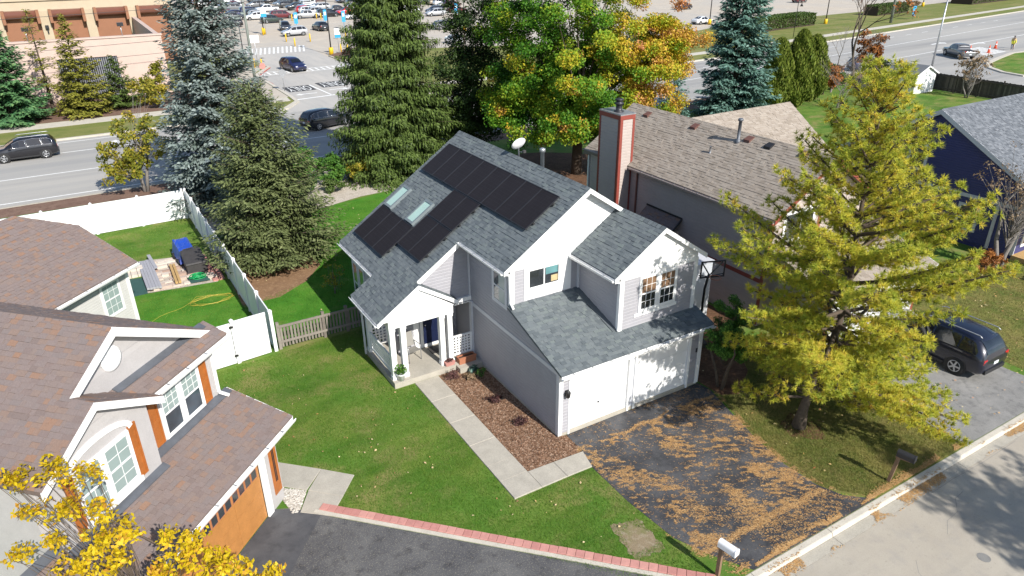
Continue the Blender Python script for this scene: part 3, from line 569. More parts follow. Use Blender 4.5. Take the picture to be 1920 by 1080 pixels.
# cracks in the street
for pts in ([(7.0, -9.2), (7.5, -8.9), (8.1, -8.85), (8.6, -8.5), (9.1, -8.45)], [(4.6, -10.1), (4.9, -9.9), (5.0, -9.6), (5.35, -9.3)], [(8.2, -8.0), (9.4, -7.97), (11, -8.02), (13, -7.98)]):
    mb = MB()
    for a, b in zip(pts[:-1], pts[1:]):
        mb.bar((*a, -0.1240), (*b, -0.1240), 0.010, 0.002)
    mb.build('crack', 'drive_grey', marks)
mb = MB(); mb.lathe((7.0, -10.2, -0.1245), [(0.17, 0), (0.17, 0.004)], 16); mb.build('oil_stain', 'drive_grey', marks)
# ================================================================== houses
I4 = Matrix.Identity(4)
def PX(x0, s):   # wall plane x = x0 facing s
    return lambda h, z, o: (x0+s*o, h, z)
def PY(y0, s): return lambda h, z, o: (h, y0+s*o, z)
def rect(h0, h1, z0, z1): return [(h0, z0), (h1, z0), (h1, z1), (h0, z1)]
def pbox(P, h0, h1, z0, z1, o0, o1, mb=None, tint=0.5):
    mb = mb or MB(); q = [(h0, z0), (h1, z0), (h1, z1), (h0, z1)]
    vs = [P(h, z, o0) for h, z in q]+[P(h, z, o1) for h, z in q]
    return mb.add(vs, [(3, 2, 1, 0), (4, 5, 6, 7), (0, 1, 5, 4), (1, 2, 6, 5), (2, 3, 7, 6), (3, 0, 4, 7)], tint)
def frame(P, h0, h1, z0, z1, wd, o0, o1, mb=None):
    mb = mb or MB()
    pbox(P, h0, h1, z0, z0+wd, o0, o1, mb); pbox(P, h0, h1, z1-wd, z1, o0, o1, mb)
    pbox(P, h0, h0+wd, z0+wd, z1-wd, o0, o1, mb); pbox(P, h1-wd, h1, z0+wd, z1-wd, o0, o1, mb); return mb
def window(house, P_, h0, h1, z0, z1, trim=0.10, glass='glass_dark', sash=2, grid=None, tm='white_paint', blind=None, mull=True, proud=0.03):
    """one window: trim (the part) with pane, sash rail and grille bars as sub-parts"""
    P = lambda h, z, o: P_(h, z, o+0.026 if o > 0 else o)
    wob = frame(P, h0-trim, h1+trim, z0-trim, z1+trim, trim, 0.0, proud).build('window', tm, house)
    pbox(P, h0, h1, z0, z1, 0.003, 0.021).build('pane', glass, wob)
    b = MB(); fr = 0.035
    frame(P, h0, h1, z0, z1, fr, 0.018, 0.030, b)
    if sash == 2: pbox(P, h0+fr, h1-fr, (z0+z1)/2-0.025, (z0+z1)/2+0.025, 0.018, 0.034, b)
    if sash == -2: pbox(P, (h0+h1)/2-0.025, (h0+h1)/2+0.025, z0+fr, z1-fr, 0.018, 0.034, b)
    b.build('sash', tm, wob)
    if grid:
        nh, nz, ga, gb = grid
        zz0 = z0+(z1-z0)*ga; zz1 = z0+(z1-z0)*gb
        for i in range(1, nh): h = h0+(h1-h0)*i/nh; pbox(P, h-0.008, h+0.008, zz0+fr, zz1-fr, 0.018, 0.026).build('grille_bar', tm, wob)
        for i in range(1, nz): z = zz0+(zz1-zz0)*i/nz; pbox(P, h0+fr, h1-fr, z-0.008, z+0.008, 0.018, 0.027).build('grille_bar', tm, wob)
    if blind:
        for (a, b_, c, d, mm) in blind:
            pbox(P, h0+(h1-h0)*a+0.04, h0+(h1-h0)*b_-0.04, z0+(z1-z0)*c+0.04, z0+(z1-z0)*d-0.04, 0.0215, 0.023).build('blind', mm, wob)
    return wob
def deck(roof_poly, down, m, name, house):
    return MB().prism(roof_poly, (0, 0, -down)).build(name, m, house)

# ------------------------------------------------------------------ the house with the solar panels
H = thing('house', 'grey sided two storey house with solar panels and white double garage', 'house')
wall = MB()
wall.box(0.02, 6.23, 3.07, 12.08, 0, 5.15)
wall.prism([(0.02, 3.07, 5.15), (6.23, 3.07, 5.15), (3.0, 3.07, 7.30)], (0, 9.01, 0))
wall.prism([(0.02, 0.16, 0.02), (0.02, 3.07, 0.02), (0.02, 3.07, 3.50), (0.02, 0.16, 2.60)], (6.21, 0, 0))
wall.box(2.87, 6.23, 0.67, 3.07, 2.7, 5.0)
wall.prism([(2.87, 0.67, 5.0), (6.23, 0.67, 5.0), (6.23, 0.67, 5.15), (4.5, 0.67, 6.30), (2.87, 0.67, 5.2)], (0, 2.4, 0))
wall.prism([(-2.58, 8.47, 0), (0.02, 8.47, 0), (0.02, 8.47, 5.2), (-2.58, 8.47, 3.5)], (0, 3.61, 0))
wall.prism([(-2.58, 7.47, 0), (0.02, 7.47, 0), (0.02, 7.47, 5.2), (-2.58, 7.47, 3.5)], (0, 1.0, 0))
wall.prism([(-2.2, 6.12, 2.62), (0.02, 6.12, 2.62), (0.02, 6.12, 5.2), (-2.2, 6.12, 3.72)], (0, 1.35, 0))
WL = wall.build('wall', 'grey_siding', H)
S = 0.125
siding(WL, [rect(0.0, 6.12, 0.14, 2.42)], PX(0, -1), S, 'grey_siding')
siding(WL, [[(0, 2.57), (3.05, 2.57), (3.05, 3.62), (0, 2.70)], rect(3.05, 6.12, 2.57, 5.18)], PX(0, -1), S, 'grey_siding')
siding(WL, [[(-2.2, 2.80), (0.0, 2.80), (0.0, 5.2), (-2.2, 3.75)]], PY(6.1, -1), S, 'grey_siding')
siding(WL, [rect(0.1, 2.85, 3.62, 5.06)], PY(3.05, -1), S, 'grey_siding')
siding(WL, [[(0.0, 5.06), (6.25, 5.06), (6.25, 5.2), (3.0, 7.36), (0.0, 5.2)]], PY(3.05, -1), S, 'white_paint')
siding(WL, [[(0.65, 2.9), (3.05, 3.55), (3.05, 5.12), (0.65, 5.12)]], PX(2.85, -1), S, 'grey_siding')
siding(WL, [rect(2.95, 6.15, 2.95, 4.93)], PY(0.65, -1), S, 'grey_siding')
siding(WL, [[(2.85, 4.93), (6.25, 4.93), (6.25, 5.15), (4.5, 6.33), (2.85, 5.2)]], PY(0.65, -1), S, 'white_paint')
siding(WL, [rect(8.45, 12.1, 0.14, 3.45)], PX(-2.6, -1), S, 'grey_siding')
siding(WL, [rect(-2.6, 0.0, 0.26, 3.2)], PY(7.45, -1), S, 'grey_siding')
siding(WL, [rect(0.65, 12.1, 0.14, 5.0), rect(0, 0.65, 0.14, 2.6)], PX(6.25, 1), S, 'grey_siding')
# foundation, band and corner boards
MB().box(-0.012, 6.262, -0.004, 12.1, 0, 0.14).build('foundation', 'concrete', H)
def trim(P, h0, h1, z0, z1, o=0.04, m='white_paint', name='trim_board'): return pbox(P, h0, h1, z0, z1, 0.0, o).build(name, m, H)
trim(PX(0, -1), 0.0, 6.12, 2.42, 2.57, 0.036, 'grey_trim'); trim(PX(0, -1), 0.0, 0.13, 0.10, 2.42, 0.038, 'grey_trim'); trim(PX(0, -1), 5.98, 6.12, 0.26, 2.42, 0.034, 'grey_trim')
trim(PX(0, -1), 3.05, 3.17, 3.55, 5.15, 0.036, 'grey_trim'); trim(PX(2.85, -1), 0.65, 0.77, 2.96, 5.0, 0.036, 'white_paint'); trim(PX(-2.6, -1), 8.45, 8.58, 0.1, 3.3, 0.03, 'grey_trim'); trim(PX(-2.6, -1), 11.98, 12.1, 0.1, 3.3, 0.03, 'grey_trim')
trim(PY(0.0, -1), -0.033, 0.12, 0.08, 2.62); trim(PY(3.05, -1), -0.033, 0.13, 3.62, 5.08); trim(PY(0.65, -1), 2.815, 2.97, 2.92, 4.95); trim(PY(0.65, -1), 6.12, 6.285, 2.92, 4.95); trim(PY(3.05, -1), 2.50, 2.84, 3.62, 4.92, 0.034, 'grey_siding')
trim(PY(3.05, -1), 0.12, 2.85, 4.93, 5.085, 0.04); trim(PY(0.65, -1), 2.97, 6.12, 4.83, 4.965, 0.04)
# garage front: two flat doors, posts and header
GP = PY(0.0, -1)
pbox(GP, 0.40, 5.66, 2.16, 2.64, 0.0, 0.04).build('garage_header', 'white_paint', H)
for a, b in ((0.42, 2.88), (3.24, 5.66)):
    gd = pbox(GP, a, b, 0.06, 2.15, -0.10, -0.055).build('garage_door', 'white_vinyl', H)
    for k in range(4): pbox(GP, a+0.01, b-0.01, 0.065+k*0.522, 0.065+k*0.522+0.512, -0.056, -0.040).build('door_panel', 'white_vinyl', gd)
    if a < 1: MB().lathe(((a+b)/2, 0.03, 0.84), [(0.035, -0.02), (0.035, 0.0)], 10, 'y').build('handle', 'dark_metal', gd)
    pbox(GP, a, b, 0.0, 0.055, -0.12, 0.03).build('door_sill', 'concrete', gd)
for a, b in ((0.12, 0.41), (5.67, 6.12)): siding(WL, [rect(a, b, 0.14, 2.16)], GP, S, 'grey_siding')
for a, b in ((0.355, 0.42), (2.88, 2.96), (3.14, 3.24), (5.66, 5.74)): pbox(GP, a, b, 0.02, 2.16, -0.10, 0.045).build('door_jamb', 'white_paint', H)
pbox(GP, 2.96, 3.14, 0.02, 2.16, -0.06, 0.0).build('centre_post', 'grey_trim', H)
trim(GP, 6.10, 6.284, 0.08, 2.62)
# house number beside the right door
def wall_text(txt, size, m, place, parent, name='house_number'):
    c = bpy.data.curves.new('t', 'FONT'); c.body = txt; c.size = size; c.extrude = 0.006; c.align_x = 'CENTER'; c.align_y = 'CENTER'; c.resolution_u = 2
    o = bpy.data.objects.new('t', c); COL.objects.link(o); dg = bpy.context.evaluated_depsgraph_get(); me = bpy.data.meshes.new_from_object(o.evaluated_get(dg)); bpy.data.objects.remove(o)
    for v in me.vertices: v.co = place(v.co.x, v.co.y, v.co.z)
    me.materials.clear(); me.materials.append(MATS[m]); return link(name, me, parent)
for i, ch in enumerate('505'):
    wall_text(ch, 0.17, 'galvanised', lambda x, y, z, i=i: (3.22+0.09*i+x, -0.05-z, 2.44-0.085*i+y), H)
# coach lamp
lamp = MB().box(0.20, 0.30, -0.04, -0.02, 1.62, 1.82).build('wall_lamp', 'dark_metal', H)
MB().lathe((0.25, -0.14, 1.58), [(0.03, 0), (0.075, 0.04), (0.09, 0.20), (0.10, 0.21), (0.05, 0.28), (0.015, 0.33)], 8).build('lantern', 'black_plastic', lamp)
MB().box(6.0, 6.07, -0.05, -0.03, 1.45, 1.62).build('keypad', 'dark_metal', H)
# windows
window(H, PY(3.05, -1), 0.70, 1.98, 4.12, 4.82, 0.17, 'glass_dark', -2, blind=[(0.52, 0.98, 0.50, 1.0, 'glass_teal'), (0.70, 0.98, 0.05, 0.50, 'curtain_warm')])
trim(PY(3.05, -1), 0.53, 2.5, 3.70, 3.95, 0.038); trim(PY(3.05, -1), 2.15, 2.5, 3.95, 4.93, 0.036)
for a in (3.72, 4.565): window(H, PY(0.65, -1), a, a+0.68, 3.52, 4.74, 0.08, 'glass_dark', 2, grid=(3, 4, 0.0, 1.0), blind=[(0.0, 1.0, 0.5, 1.0, 'blind_brown')])
trim(PY(0.65, -1), 3.50, 5.42, 3.30, 3.42, 0.04)
window(H, PX(0, -1), 3.34, 4.16, 3.50, 4.66, 0.11, 'glass_blue', 2, tm='grey_trim', blind=[(0.02, 0.6, 0.0, 1.0, 'blind_pale')])
window(H, PX(-2.6, -1), 11.5, 12.0, 0.75, 2.6, 0.08, 'glass_blue', 2, tm='grey_trim'); window(H, PX(-2.6, -1), 10.7, 11.25, 0.75, 2.6, 0.08, 'glass_blue', 2, tm='grey_trim')
# gable louvre, set into the white boards
vv = pbox(PY(3.05, -1), 2.66, 3.28, 6.18, 6.72, 0.0, 0.034).build('gable_louvre', 'white_paint', H)
for k in range(8): MB().bar((2.70, 3.012, 6.22+k*0.06), (3.24, 3.012, 6.22+k*0.06), 0.03, 0.02, (0, 0.6, 0.8)).build('louvre_slat', 'white_paint', vv)
# front door under the porch
D = PY(7.45, -1)
fd = pbox(D, -1.50, -0.74, 0.27, 2.25, 0.0, 0.03).build('front_door', 'door_navy', H)
for z0, z1 in ((0.45, 0.95), (1.05, 1.45)):
    for a in (-1.42, -1.10): pbox(D, a, a+0.28, z0, z1, 0.028, 0.04).build('door_panel', 'door_navy', fd)
for a in (-1.42, -1.10): pbox(D, a, a+0.28, 1.60, 2.12, 0.028, 0.036).build('door_pane', 'glass_teal', fd)
MB().lathe((-1.42, 7.38, 1.25), [(0.03, -0.04), (0.03, 0.03)], 8, 'y').build('knob', 'chrome', fd)
frame(D, -1.62, -0.62, 0.25, 2.37, 0.12, 0.0, 0.05).build('door_frame', 'white_paint', H)
trim(D, -1.90, -1.66, 0.25, 2.5, 0.03)

# ---- roof of the main block
def zL(x): return 7.43-0.67*(3-x)
NR = math.hypot(1, 0.67)
st = []
LR = deck([(-0.42, 2.75, zL(-0.42)), (3.0, 2.75, 7.43), (3.0, 12.4, 7.43), (-2.97, 12.4, zL(-2.97)), (-2.97, 8.45, zL(-2.97)), (-3.92, 8.45, zL(-3.92)), (-3.92, 5.72, zL(-3.92)), (-2.27, 5.72, zL(-2.27)), (-2.27, 6.0, zL(-2.27)), (-0.42, 6.0, zL(-0.42))], 0.11, 'deck_grey', 'roof', H)
X = lambda x: (x+3.92)*NR
def rc(x0, x1, y0, y1): return [(y0, X(x0)), (y1, X(x0)), (y1, X(x1)), (y0, X(x1))]
shingles(LR, I4, [rc(-0.44, 2.98, 2.72, 12.43), rc(-2.99, -0.44, 5.97, 12.43), rc(-3.95, -2.99, 5.70, 8.47), rc(-2.99, -2.27, 5.70, 5.97)], (-3.92, 0, zL(-3.92)), (0, 1, 0), (1, 0, 0.67), 'shingle_grey', store=st)
def zR(x): return 7.43-0.67*(x-3)
RR = deck([(3.0, 2.75, 7.43), (4.5, 2.75, zR(4.5)), (4.5, 0.5, zR(4.5)), (6.53, 0.5, zR(6.53)), (6.53, 12.4, zR(6.53)), (3.0, 12.4, 7.43)], 0.11, 'deck_grey', 'roof', H)
shingles(RR, I4, [[(2.72, 0), (12.43, 0), (12.43, 3.53*NR), (2.72, 3.53*NR)], [(0.48, 0), (2.72, 0), (2.72, 2.03*NR), (0.48, 2.03*NR)]], (6.53, 0, zR(6.53)), (0, 1, 0), (-1, 0, 0.67), 'shingle_grey', store=st)
BR = deck([(4.5, 0.5, 6.425), (4.5, 3.05, 6.425), (2.47, 3.05, 5.065), (2.47, 0.5, 5.065)], 0.11, 'deck_grey', 'roof', H)
shingles(BR, I4, [[(0.48, 0), (3.04, 0), (3.04, 2.03*NR), (0.48, 2.03*NR)]], (2.47, 0, 5.065), (0, 1, 0), (1, 0, 0.67), 'shingle_grey', store=st)
GR = deck([(-0.14, -0.32, 2.64), (6.44, -0.32, 2.64), (6.44, 3.05, 3.66), (-0.14, 3.05, 3.66)], 0.10, 'deck_grey', 'roof', H)
NG = math.hypot(1, 0.3027)
shingles(GR, I4, [[(-0.16, 0), (2.86, 0), (2.86, 3.36*NG), (-0.16, 3.36*NG)], [(2.86, 0), (6.46, 0), (6.46, 0.98*NG), (2.86, 0.98*NG)]], (0, -0.32, 2.64), (1, 0, 0), (0, 1, 0.3027), 'shingle_grey', store=st)
PR = deck([(-2.27, 5.72, 3.90), (-0.72, 5.72, 2.90), (-0.72, 6.1, 2.90), (-2.27, 6.1, 3.90)], 0.09, 'deck_grey', 'roof', H)
shingles(PR, I4, [[(5.70, 0), (6.09, 0), (6.09, 1.84), (5.70, 1.84)]], (-0.72, 0, 2.90), (0, 1, 0), (-1.55, 0, 1.0), 'shingle_grey', store=st)
# ridge caps
for (a, b) in (((3.0, 2.75, 7.445), (3.0, 12.42, 7.445)), ((4.5, 0.48, 6.44), (4.5, 2.75, 6.44))):
    n = int(abs(b[1]-a[1])/0.2)
    for k in range(n):
        y = a[1]+(b[1]-a[1])*k/n; y2 = y+abs(b[1]-a[1])/n*1.15; x, z = a[0], a[2]
        MB().prism([(x-0.13, y, z-0.075), (x, y, z+0.018), (x+0.13, y, z-0.075), (x+0.13, y, z-0.085), (x, y, z+0.006), (x-0.13, y, z-0.085)], (0, y2-y-0.004, 0), rnd.random()).build('ridge_cap', 'shingle_grey', LR if x < 4 else BR)
emit_shingles(st)
# fascia, rakes and gutters
def rake(a, b, h=0.17, t=0.03, m='white_paint', name='rake_board'):
    a = Vector(a); b = Vector(b); MB().prism([a, b, b-Vector((0, 0, h)), a-Vector((0, 0, h))], (0, -t, 0)).build(name, m, H)
rake((-0.44, 2.748, zL(-0.44)+0.01), (3.0, 2.748, 7.44)); rake((3.0, 2.748, 7.44), (4.48, 2.748, zR(4.48)+0.01)); rake((2.45, 0.498, 5.06), (4.5, 0.498, 6.435)); rake((4.5, 0.498, 6.435), (6.55, 0.498, 5.07))
rake((-2.2, 5.998, zL(-2.2)-0.0), (-0.44, 5.998, zL(-0.44)+0.0), 0.22); rake((-3.95, 5.718, zL(-3.95)+0.005), (-2.27, 5.718, 3.905)); rake((-2.27, 5.718, 3.905), (-0.70, 5.718, 2.895))
MB().box(-0.42, 4.5, 2.76, 3.04, 5.02, 5.04)
MB().prism([(-0.42, 2.76, zL(-0.42)-0.16), (3.0, 2.76, 7.22), (3.0, 3.04, 7.22), (-0.42, 3.04, zL(-0.42)-0.16)], (0, 0, -0.015)).build('soffit', 'white_paint', H)
MB().prism([(2.47, 0.51, 4.93), (4.5, 0.51, 6.29), (4.5, 0.66, 6.29), (2.47, 0.66, 4.93)], (0, 0, -0.015)).build('soffit', 'white_paint', H)
def gutter(a, b, out, m='white_paint', parent=None, name='gutter'):
    """open gutter: a trough along a-b on the side out"""
    a = Vector(a); b = Vector(b); o = Vector(out); q = [(0, 0), (0.11, 0.0), (0.12, -0.02), (0.09, -0.11), (0.0, -0.11)]
    mb = MB(); outer = [o*u+Vector((0, 0, v)) for u, v in q]
    inn = [o*u+Vector((0, 0, v)) for u, v in ((0.105, -0.005), (0.08, -0.095), (0.012, -0.095), (0.008, -0.004))]
    prof = [outer[4], outer[0], inn[3], inn[2], inn[1], inn[0], outer[2], outer[3]]
    n = len(prof); vs = [a+p for p in prof]+[b+p for p in prof]
    mb.add(vs, [(i, (i+1) % n, n+(i+1) % n, n+i) for i in range(n)]+[tuple(range(n)), tuple(range(n, 2*n))])
    g_ = mb.build(name, m, parent)
    L = (b-a).length
    for k in range(1, int(L/0.75)+1):
        p = a+(b-a)*(k*0.75-0.3)/L; MB().bar(p+Vector((0, 0, 0.004)), p+o*0.115+Vector((0, 0, 0.004)), 0.025, 0.008).build('gutter_hanger', 'galvanised', g_)
    return g_
gutter((-0.15, -0.325, 2.61), (6.45, -0.325, 2.61), (0, -1, 0), 'white_paint', H)
gutter((-0.43, 2.77, zL(-0.42)-0.02), (-0.43, 5.98, zL(-0.42)-0.02), (-1, 0, 0), 'white_paint', H)
gutter((-2.985, 8.46, zL(-2.97)-0.03), (-2.985, 12.42, zL(-2.97)-0.03), (-1, 0, 0), 'white_paint', H)
gutter((-3.935, 5.73, zL(-3.92)-0.03), (-3.935, 8.44, zL(-3.92)-0.03), (-1, 0, 0), 'white_paint', H)
gutter((2.46, 0.52, 5.04), (2.46, 3.0, 5.04), (-1, 0, 0), 'white_paint', H)
def downspout(pts, H_, m='white_paint', r=0.04):
    mb = MB()
    for a, b in zip(pts[:-1], pts[1:]): mb.bar(a, b, 0.075, 0.06)
    return mb.build('downspout', m, H_)
downspout([(-0.48, 2.86, 5.02), (-0.10, 2.98, 4.86), (-0.06, 2.98, 3.80), (-0.10, 2.70, 3.68)], H); downspout([(2.40, 0.58, 4.95), (2.78, 0.60, 4.82), (2.78, 0.60, 3.0)], H)
downspout([(-0.33, 5.95, 5.05), (-0.06, 6.03, 4.9), (-0.06, 6.03, 0.15)], H, 'grey_trim'); downspout([(2.79, 2.98, 4.9), (2.79, 2.98, 3.6)], H, 'grey_trim')
downspout([(-3.95, 8.40, 2.72), (-3.62, 8.40, 2.55), (-3.62, 8.40, 0.1)], H, 'grey_trim')
MB().box(2.60, 2.85, 0.7, 3.05, 0, 0.01)
# step flashing where the garage roof meets walls
MB().prism([(2.62, 0.66, 2.955), (2.84, 0.66, 2.955), (2.84, 3.04, 3.675), (2.62, 3.04, 3.675)], (0, 0, 0.03)).build('flashing', 'deck_grey', H)
# ---- porch
slab_ = MB(); slab_.box(-3.55, -0.02, 5.55, 8.55, 0.0, 0.24); slab_.box(-1.0, -0.02, 5.2, 5.56, 0.0, 0.22)
slab_.build('porch_slab', 'concrete', H)
GY = PY(5.80, -1)
siding(WL, [[(-3.72, 2.72), (-0.86, 2.72), (-2.27, 3.72)]], GY, S, 'white_paint')
MB().prism([(-3.78, 5.82, 2.70), (-0.82, 5.82, 2.70), (-2.27, 5.82, 3.74)], (0, 0.22, 0)).build('porch_gable', 'white_paint', H)
MB().box(-3.52, -0.92, 5.76, 5.98, 2.40, 2.70).build('porch_beam', 'white_paint', H)
MB().box(-0.92, -0.02, 5.98, 6.10, 2.56, 2.80).build('porch_beam', 'white_paint', H)
MB().box(-3.52, -3.34, 5.98, 8.45, 2.44, 2.70).build('porch_beam', 'white_paint', H)
MB().box(-3.5, -0.05, 5.98, 7.44, 2.60, 2.63).build('porch_ceiling', 'white_paint', H)
for x, y in ((-3.40, 5.87), (-2.97, 5.87), (-1.40, 5.87), (-1.07, 5.87), (-3.42, 8.30)):
    c_ = MB().box(x-0.10, x+0.10, y-0.10, y+0.10, 0.24, 2.41).build('porch_column', 'white_paint', H)
    MB().box(x-0.12, x+0.12, y-0.12, y+0.12, 0.242, 0.40).build('column_base', 'white_paint', c_); MB().box(x-0.12, x+0.12, y-0.12, y+0.12, 2.28, 2.399).build('column_cap', 'white_paint', c_)
def lattice(P, h0, h1, z0, z1, step=0.13):
    root = frame(P, h0, h1, z0, z1, 0.07, -0.03, 0.03).build('lattice_rail', 'white_paint', H)
    n = max(2, round((h1-h0-0.14)/step)); 
    for i in range(1, n): h = h0+0.07+(h1-h0-0.14)*i/n; pbox(P, h-0.030, h+0.030, z0+0.07, z1-0.07, -0.006, 0.008).build('lattice_slat', 'white_paint', root)
    n = max(2, round((z1-z0-0.14)/step))
    for i in range(1, n): z = z0+0.07+(z1-z0-0.14)*i/n; pbox(P, h0+0.07, h1-0.07, z-0.030, z+0.030, -0.014, -0.002).build('lattice_slat', 'white_paint', root)
lattice(PX(-3.42, -1), 5.98, 8.20, 0.38, 1.15); lattice(PY(5.93, -1), -0.97, -0.10, 0.42, 1.28); lattice(PY(8.45, -1), -3.32, -2.62, 0.35, 1.15)
pbox(PY(5.93, -1), -0.10, 0.0, 0.24, 2.6, -0.05, 0.06).build('porch_column', 'grey_trim', H)
# stack flue and vents on the roof
fl = MB().lathe((3.25, 6.1, 6.9), [(0.075, 0), (0.075, 1.0), (0.11, 1.0), (0.11, 1.12), (0.06, 1.15)], 12).build('flue_pipe', 'galvanised', H)
# satellite dish
dish = thing('satellite_dish', 'grey oval satellite dish on the ridge behind the solar panels', 'satellite dish', (3.2, 7.7, 7.30))
mb = MB(); prof = [(0.02, 0.06), (0.14, 0.045), (0.26, 0.015), (0.34, -0.03), (0.34, -0.045), (0.26, 0.0), (0.02, 0.045)]
mb.lathe((0, 0, 0), prof, 20)
d_ = mb.build('reflector', 'sign_white', dish); d_.location = (0, 0.0, 0.55); d_.rotation_euler = (R(118), 0, R(10)); d_.scale = (1.0, 0.8, 1)
MB().tube([(0.15, 0.25, -0.1), (0.05, 0.12, 0.3), (0, 0.06, 0.5)], 0.025, 8).build('mast', 'galvanised', dish)
MB().tube([(0, 0.0, 0.25), (-0.02, -0.40, 0.32)], 0.015, 6).build('feed_arm', 'galvanised', dish); MB().box(-0.08, 0.04, -0.46, -0.36, 0.30, 0.40).build('receiver', 'cover_black', dish)
# ---- skylights (parts of the roof) and solar panels
def on_roof(x, y, o): n = Vector((-0.67, 0, 1)).normalized(); return Vector((x, y, zL(x)))+n*o
def rbox(x0, x1, y0, y1, o0, o1, mb=None, tint=0.5):
    mb = mb or MB(); q = [(x0, y0), (x1, y0), (x1, y1), (x0, y1)]
    return mb.add([on_roof(x, y, o0) for x, y in q]+[on_roof(x, y, o1) for x, y in q], [(3, 2, 1, 0), (4, 5, 6, 7), (0, 1, 5, 4), (1, 2, 6, 5), (2, 3, 7, 6), (3, 0, 4, 7)], tint)
for y0 in (9.08, 11.33):
    mb = MB(); x0, x1, y1 = -0.92, 0.10, y0+0.70
    for b_ in ((x0, x1, y0, y0+0.09), (x0, x1, y1-0.09, y1), (x0, x0+0.09, y0+0.09, y1-0.09), (x1-0.09, x1, y0+0.09, y1-0.09)): rbox(*b_, 0.0, 0.13, mb)
    sk = mb.build('skylight', 'skylight_curb', LR); rbox(x0+0.09, x1-0.09, y0+0.09, y1-0.09, 0.0, 0.10).build('skylight_pane', 'skylight_shade', sk)
ordn = ['first', 'second', 'third', 'fourth', 'fifth', 'sixth', 'seventh', 'eighth']
def panel(x0, x1, y0, y1, label):
    t = thing('solar_panel', label, 'solar panel', on_roof((x0+x1)/2, (y0+y1)/2, 0), group='solar panels on the grey roof')
    T0 = Vector(t.location); mb = MB(); g_ = 0.004; a0, a1, b0, b1 = x0+g_, x1-g_, y0+g_, y1-g_
    for b_ in ((a0, a1, b0, b0+0.022), (a0, a1, b1-0.022, b1), (a0, a0+0.02, b0+0.022, b1-0.022), (a1-0.02, a1, b0+0.022, b1-0.022)): rbox(*b_, 0.10, 0.142, mb)
    fr_ = mb; fr_.v = [tuple(Vector(p)-T0) for p in fr_.v]; fr_.build('panel_frame', 'panel_frame', t)
    nx, ny = 10, 6; cx, cy = (a1-a0-0.05)/nx, (b1-b0-0.05)/ny; mc = MB()
    rbox(a0+0.02, a1-0.02, b0+0.022, b1-0.022, 0.115, 0.130, mc); mc.v = [tuple(Vector(p)-T0) for p in mc.v]; gl = mc.build('glass_sheet', 'panel_glass', t)
    mc = MB()
    for i in range(nx):
        for j in range(ny):
            q = [(a0+0.025+cx*i+0.004, b0+0.025+cy*j+0.004), (a0+0.025+cx*(i+1)-0.004, b0+0.025+cy*j+0.004), (a0+0.025+cx*(i+1)-0.004, b0+0.025+cy*(j+1)-0.004), (a0+0.025+cx*i+0.004, b0+0.025+cy*(j+1)-0.004)]
            mc.add([tuple(on_roof(x, y, 0.1315)-T0) for x, y in q], [(0, 1, 2, 3)])
    stuff(mc.build('solar_cells', 'panel_cell', t))
    for y in (y0+0.25, y1-0.25):
        mr = MB(); rbox(x0+0.1, x1-0.1, y-0.02, y+0.02, 0.03, 0.098, mr); mr.v = [tuple(Vector(p)-T0) for p in mr.v]; mr.build('mount_rail', 'dark_metal', t)
    for x in (x0+0.3, x1-0.3):
        mr = MB(); rbox(x-0.03, x+0.03, y0-0.03, y0+0.012, 0.04, 0.12, mr); mr.v = [tuple(Vector(p)-T0) for p in mr.v]; mr.build('mount_foot', 'black_plastic', t)
for i in range(8):
    y0 = 3.47+i*1.065; panel(0.92, 2.32, y0, y0+1.06, 'black solar panel in the long upper row, %s from the white front gable' % ordn[i])
for i in range(2): panel(-0.33, 0.905, 6.63+i*1.065, 6.63+i*1.065+1.06, 'black solar panel in the middle pair, %s from the front gable' % ordn[i])
for i in range(2): panel(-1.71, -0.345, 6.63+i*1.065, 6.63+i*1.065+1.06, 'black solar panel in the lowest pair above the porch, %s from the front' % ordn[i])
for i in range(3): panel(-2.37, -0.96, 8.80+i*1.065, 8.80+i*1.065+1.06, 'black solar panel below the skylights, %s of three from the porch' % ordn[i])
# ------------------------------------------------------------------ left neighbour, turned 45 degrees: local x to its right, y into the house
LH = thing('house', 'pale house with brown shingle roof, orange shutters and orange garage door', 'house', tuple(LP0), LROT)
LMW = Matrix.Translation(LP0) @ Matrix.Rotation(LROT, 4, 'Z')
wall = MB()
wall.prism([(-7.0, 0.15, 0), (-7.0, 1.52, 0), (-7.0, 1.52, 3.35), (-7.0, 0.15, 2.70)], (6.98, 0, 0))
wall.box(-5.98, -0.02, 1.52, 12.2, 0, 5.2)
wall.prism([(-5.98, 1.82, 5.2), (-0.02, 1.82, 5.2), (-2.88, 1.82, 6.95)], (0, 8.2, 0))
wall.box(-5.83, -2.92, 1.17, 1.6, 2.9, 5.2); wall.prism([(-5.83, 1.17, 5.2), (-2.92, 1.17, 5.2), (-4.42, 1.17, 6.12)], (0, 0.7, 0))
wall.box(-6.0, 8.58, 12.12, 19.0, 0, 3.0); wall.prism([(8.58, 12.12, 3.0), (8.58, 19.0, 3.0), (8.58, 17.0, 4.25), (8.58, 14.2, 4.25)], (-14.5, 0, 0))
LWL = wall.build('wall', 'pale_wall', LH)
siding(LWL, [rect(-0.0, 8.6, 0.12, 2.72)], PY(12.1, -1), 0.115, 'pale_siding')
for (a0, a1, y, z0, z1) in ((-2.9, 0.0, 1.5, 3.40, 5.2), (-5.85, -2.9, 1.15, 3.28, 5.2)):   # tall textured panels with shallow joints
    n = max(2, round((a1-a0)/0.61)); wd = (a1-a0)/n
    for i in range(n): pbox(PY(y, -1), a0+i*wd+0.002, a0+(i+1)*wd-0.002, z0, z1, 0.0, 0.012).build('wall_panel', 'pale_wall', LWL)
